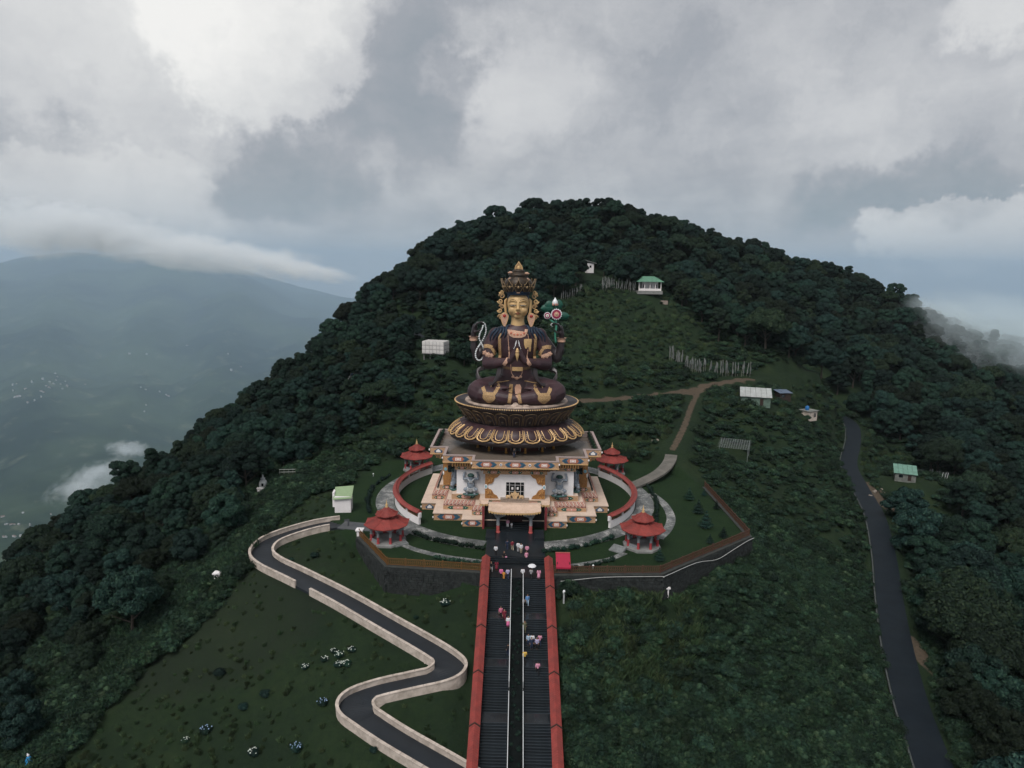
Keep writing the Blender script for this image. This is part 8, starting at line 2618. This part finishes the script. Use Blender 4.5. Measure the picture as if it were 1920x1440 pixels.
def person(px, py, pose, rz, top, bottom, label, skirt_=False, h=1.66, pos=None, long=False):
    p = pos or stand_at(px, py)
    t = thing("person", label, "person", p, rz)
    s = h/1.70; t.scale = (s, s, s)
    M_ = PM[pose]
    obj("body", M_["body"], t); obj("facial_features", M_["face"], t)
    paint(obj("shirt", M_["shirt"], t), CL[top])
    paint(obj("skirt" if skirt_ else "trousers", M_["skirt" if skirt_ else "trousers"], t), CL[bottom])
    obj("hair", M_["long_hair" if long else "hair"], t); obj("shoes", M_["shoes"], t)
    return t
UP = pi      # facing the temple
for a in [
    (929.5, 1042, "stand", UP, "white", "black", "person in white shirt and dark trousers on the landing beside the left stair wall"),
    (945, 1053, "carry", 0.3, "black", "black", "person dressed all in black with a pink bag on the upper landing", True),
    (951, 1031, "walk", UP, "navy", "navy", "person in dark blue walking across the forecourt"),
    (960.5, 1032, "walk", UP+0.2, "maroon", "khaki", "person in a maroon top and pale trousers on the forecourt"),
    (971.5, 1035, "stand", UP, "white", "grey", "slighter of two people in white near the forecourt steps"),
    (977, 1038, "stand", 0.2, "white", "khaki", "person in white shirt and pale cap on the forecourt steps"),
    (988, 1041, "stand", UP, "pink", "black", "person in a pink top and black trousers on the upper landing"),
    (987, 1053, "walk", 0.1, "pink", "pink", "person in a bright pink outfit just above the stairs", True),
    (921, 1073, "carry", 0.4, "black", "grey", "person in a dark jacket with an orange bag by the left stair wall"),
    (931, 1071, "stand", UP, "maroon", "maroon", "person in dark red robes beside the left stair wall", True),
    (939.5, 1085, "stand", UP, "hotpink", "black", "person in a hot pink top at the head of the left flight"),
    (952, 1086, "walk", UP, "lavender", "navy", "person in a lavender shirt beside the left handrail top"),
    (980, 1085, "stand", UP, "white", "black", "person in a white shirt beside the right handrail top"),
    (995.5, 1086, "carry", UP, "grey", "black", "person in grey under a white umbrella at the top of the stairs"),
    (1010, 1088, "stand", UP, "pink", "pink", "person in a long pink dress at the head of the right flight", True),
    (989, 1136, "walk", 0.0, "blue", "paleblue", "person in a blue shirt coming down the right flight"),
    (939, 1159, "walk", 0.0, "rose", "black", "person in a rose red top coming down the left flight"),
    (945.5, 1164, "walk", 0.1, "maroon", "maroon", "person in maroon coming down the left flight close to another"),
    (952.5, 1178, "stand", 0.0, "white", "hotpink", "person in a white top and hot pink skirt by the left handrail", True),
    (983.7, 1188, "walk", 0.0, "olive", "olive", "person in olive clothes beside the right handrail"),
    (998, 1211, "stand", UP, "white", "navy", "person in white at the back of the group on the right landing"),
    (1012, 1211, "carry", UP, "pink", "navy", "person in pink at the back of the group on the right landing"),
    (996.5, 1218, "stand", 0.2, "navy", "navy", "person in navy at the front of the group on the right landing"),
    (1006.5, 1218, "stand", -0.2, "lavender", "black", "person in lavender at the front of the group on the right landing"),
    (990.5, 1211, "stand", 0, "paleblue", "navy", "person in pale blue at the handrail edge of the landing group"),
    (983.7, 1242, "walk", UP, "yellow", "black", "person in a mustard yellow top climbing beside the right handrail"),
    (1008, 1264, "walk", UP, "pink", "black", "lowest person on the right flight, in a pale pink shirt"),
    (952.5, 1229, "walk", UP, "black", "navy", "person in dark clothes low on the left flight by the handrail"),
    (953.5, 988, "stand", 0.0, "pink", "white", "person in pink and white under the temple porch"),
]:
    px_, py_, pose_, rz_, top_, bot_, lab_ = a[:7]
    pos_ = None
    if py_ == 988:
        pos_ = (CX-1.1, CY-17.8, 0.33)
    person(px_, py_, pose_, rz_, top_, bot_, lab_, len(a) > 7, pos=pos_, long=len(a) > 7)
person(944.5, 1087, "stand", UP, "orange", "orange", "child in an orange outfit at the head of the left flight", h=1.2)
person(982, 1138, "stand", 0, "grey", "black", "child in grey beside the right handrail below the top landing", h=1.1)
person(959, 988, "stand", 0, "white", "grey", "child in white under the temple porch", h=1.1, pos=(CX-0.45, CY-17.9, 0.33))
person(966, 852, "stand", 0, "black", "navy", "person in dark clothes on the terrace before the shrine door", pos=(CX-0.25, CY-9.5, 10.0))
def umbrella():
    p = stand_at(995.5, 1086)
    t = thing("umbrella", "open white umbrella held over a person at the top of the stairs", "umbrella", (p[0]+0.12, p[1]+0.25, p[2]))
    mb = MB(); mb.lathe([(0.62, 1.86), (0.5, 2.0), (0.28, 2.1), (0.02, 2.14)], seg=8, caps=False); mb.lathe([(0.02, 2.12), (0.28, 2.08), (0.5, 1.98), (0.62, 1.85)], seg=8, caps=False); mb.build("canopy", CL["white"], t)
    mb = MB(); mb.tube([(0, 0, 1.18), (0, 0, 2.22)], 0.012, 5); mb.build("shaft", DARKWOOD, t)
    for k in range(8):
        a = k*pi/4; mb = MB(); mb.tube([(0, 0, 2.1), (0.6*cos(a), 0.6*sin(a), 1.86)], 0.008, 4); mb.build("rib", DARKWOOD, t)
umbrella()
def bags():
    for (x, y, c, lab, dx) in ((945, 1053, "pink", "pink shoulder bag of the person in black on the upper landing", 0.3), (921, 1073, "orange", "orange bag carried by the person at the left stair wall", -0.3)):
        p = stand_at(x, y)
        t = thing("bag", lab, "bag", (p[0]+dx, p[1]-0.12, p[2]+0.72)); mb = MB(); mb.box((0, 0, 0), (0.34, 0.16, 0.32), taper=0.85); mb.build("bag_body", CL[c], t); mb = MB(); mb.tube([(-0.12, 0, 0.15), (-0.08, 0, 0.45), (0.08, 0, 0.45), (0.12, 0, 0.15)], 0.015, 5); mb.build("strap", DARKWOOD, t)
bags()
def poncho():
    p = foot(56, 1441)
    t = person(0, 0, "stand", 2.6, "sky", "navy", "person in a bright blue poncho with a white hood, lower left corner", pos=p, h=1.75)
    mb = MB(); mb.lathe([(0.42, 0.55), (0.46, 0.5), (0.40, 0.9), (0.30, 1.25), (0.2, 1.43), (0.09, 1.5)], seg=16, sy=0.9); mb.build("poncho", CL["sky"], t, True)
    mb = MB(); mb.ball((0, 0.02, 1.63), (0.13, 0.14, 0.15), 12, 8); mb.tube([(0.16, 0.0, 1.55), (0.26, -0.02, 1.62), (0.3, -0.02, 1.7)], 0.06, 7); mb.build("hood", CL["white"], t, True)
poncho()
# lawn lamps: small white spheres on short stems
for i, (x, y, lab) in enumerate([(1112, 1067, "small white lawn lamp behind the front fence near the kiosk"), (700, 893, "small round white lamp on the grass behind the left gazebo path"), (662, 905, "low white ring lamp on the left lawn between hut and paved circle")]):
    p = at_z(x, y, 0.0); t = thing("lawn_lamp", lab, "lamp", (p[0], p[1], 0.0))
    mb = MB(); mb.lathe([(0.05, -0.1), (0.05, 0.4)], seg=8); mb.build("stem", RAILM, t); mb = MB(); mb.ball((0, 0, 0.52), 0.16, 10, 7); mb.build("globe", PEARL, t, True)
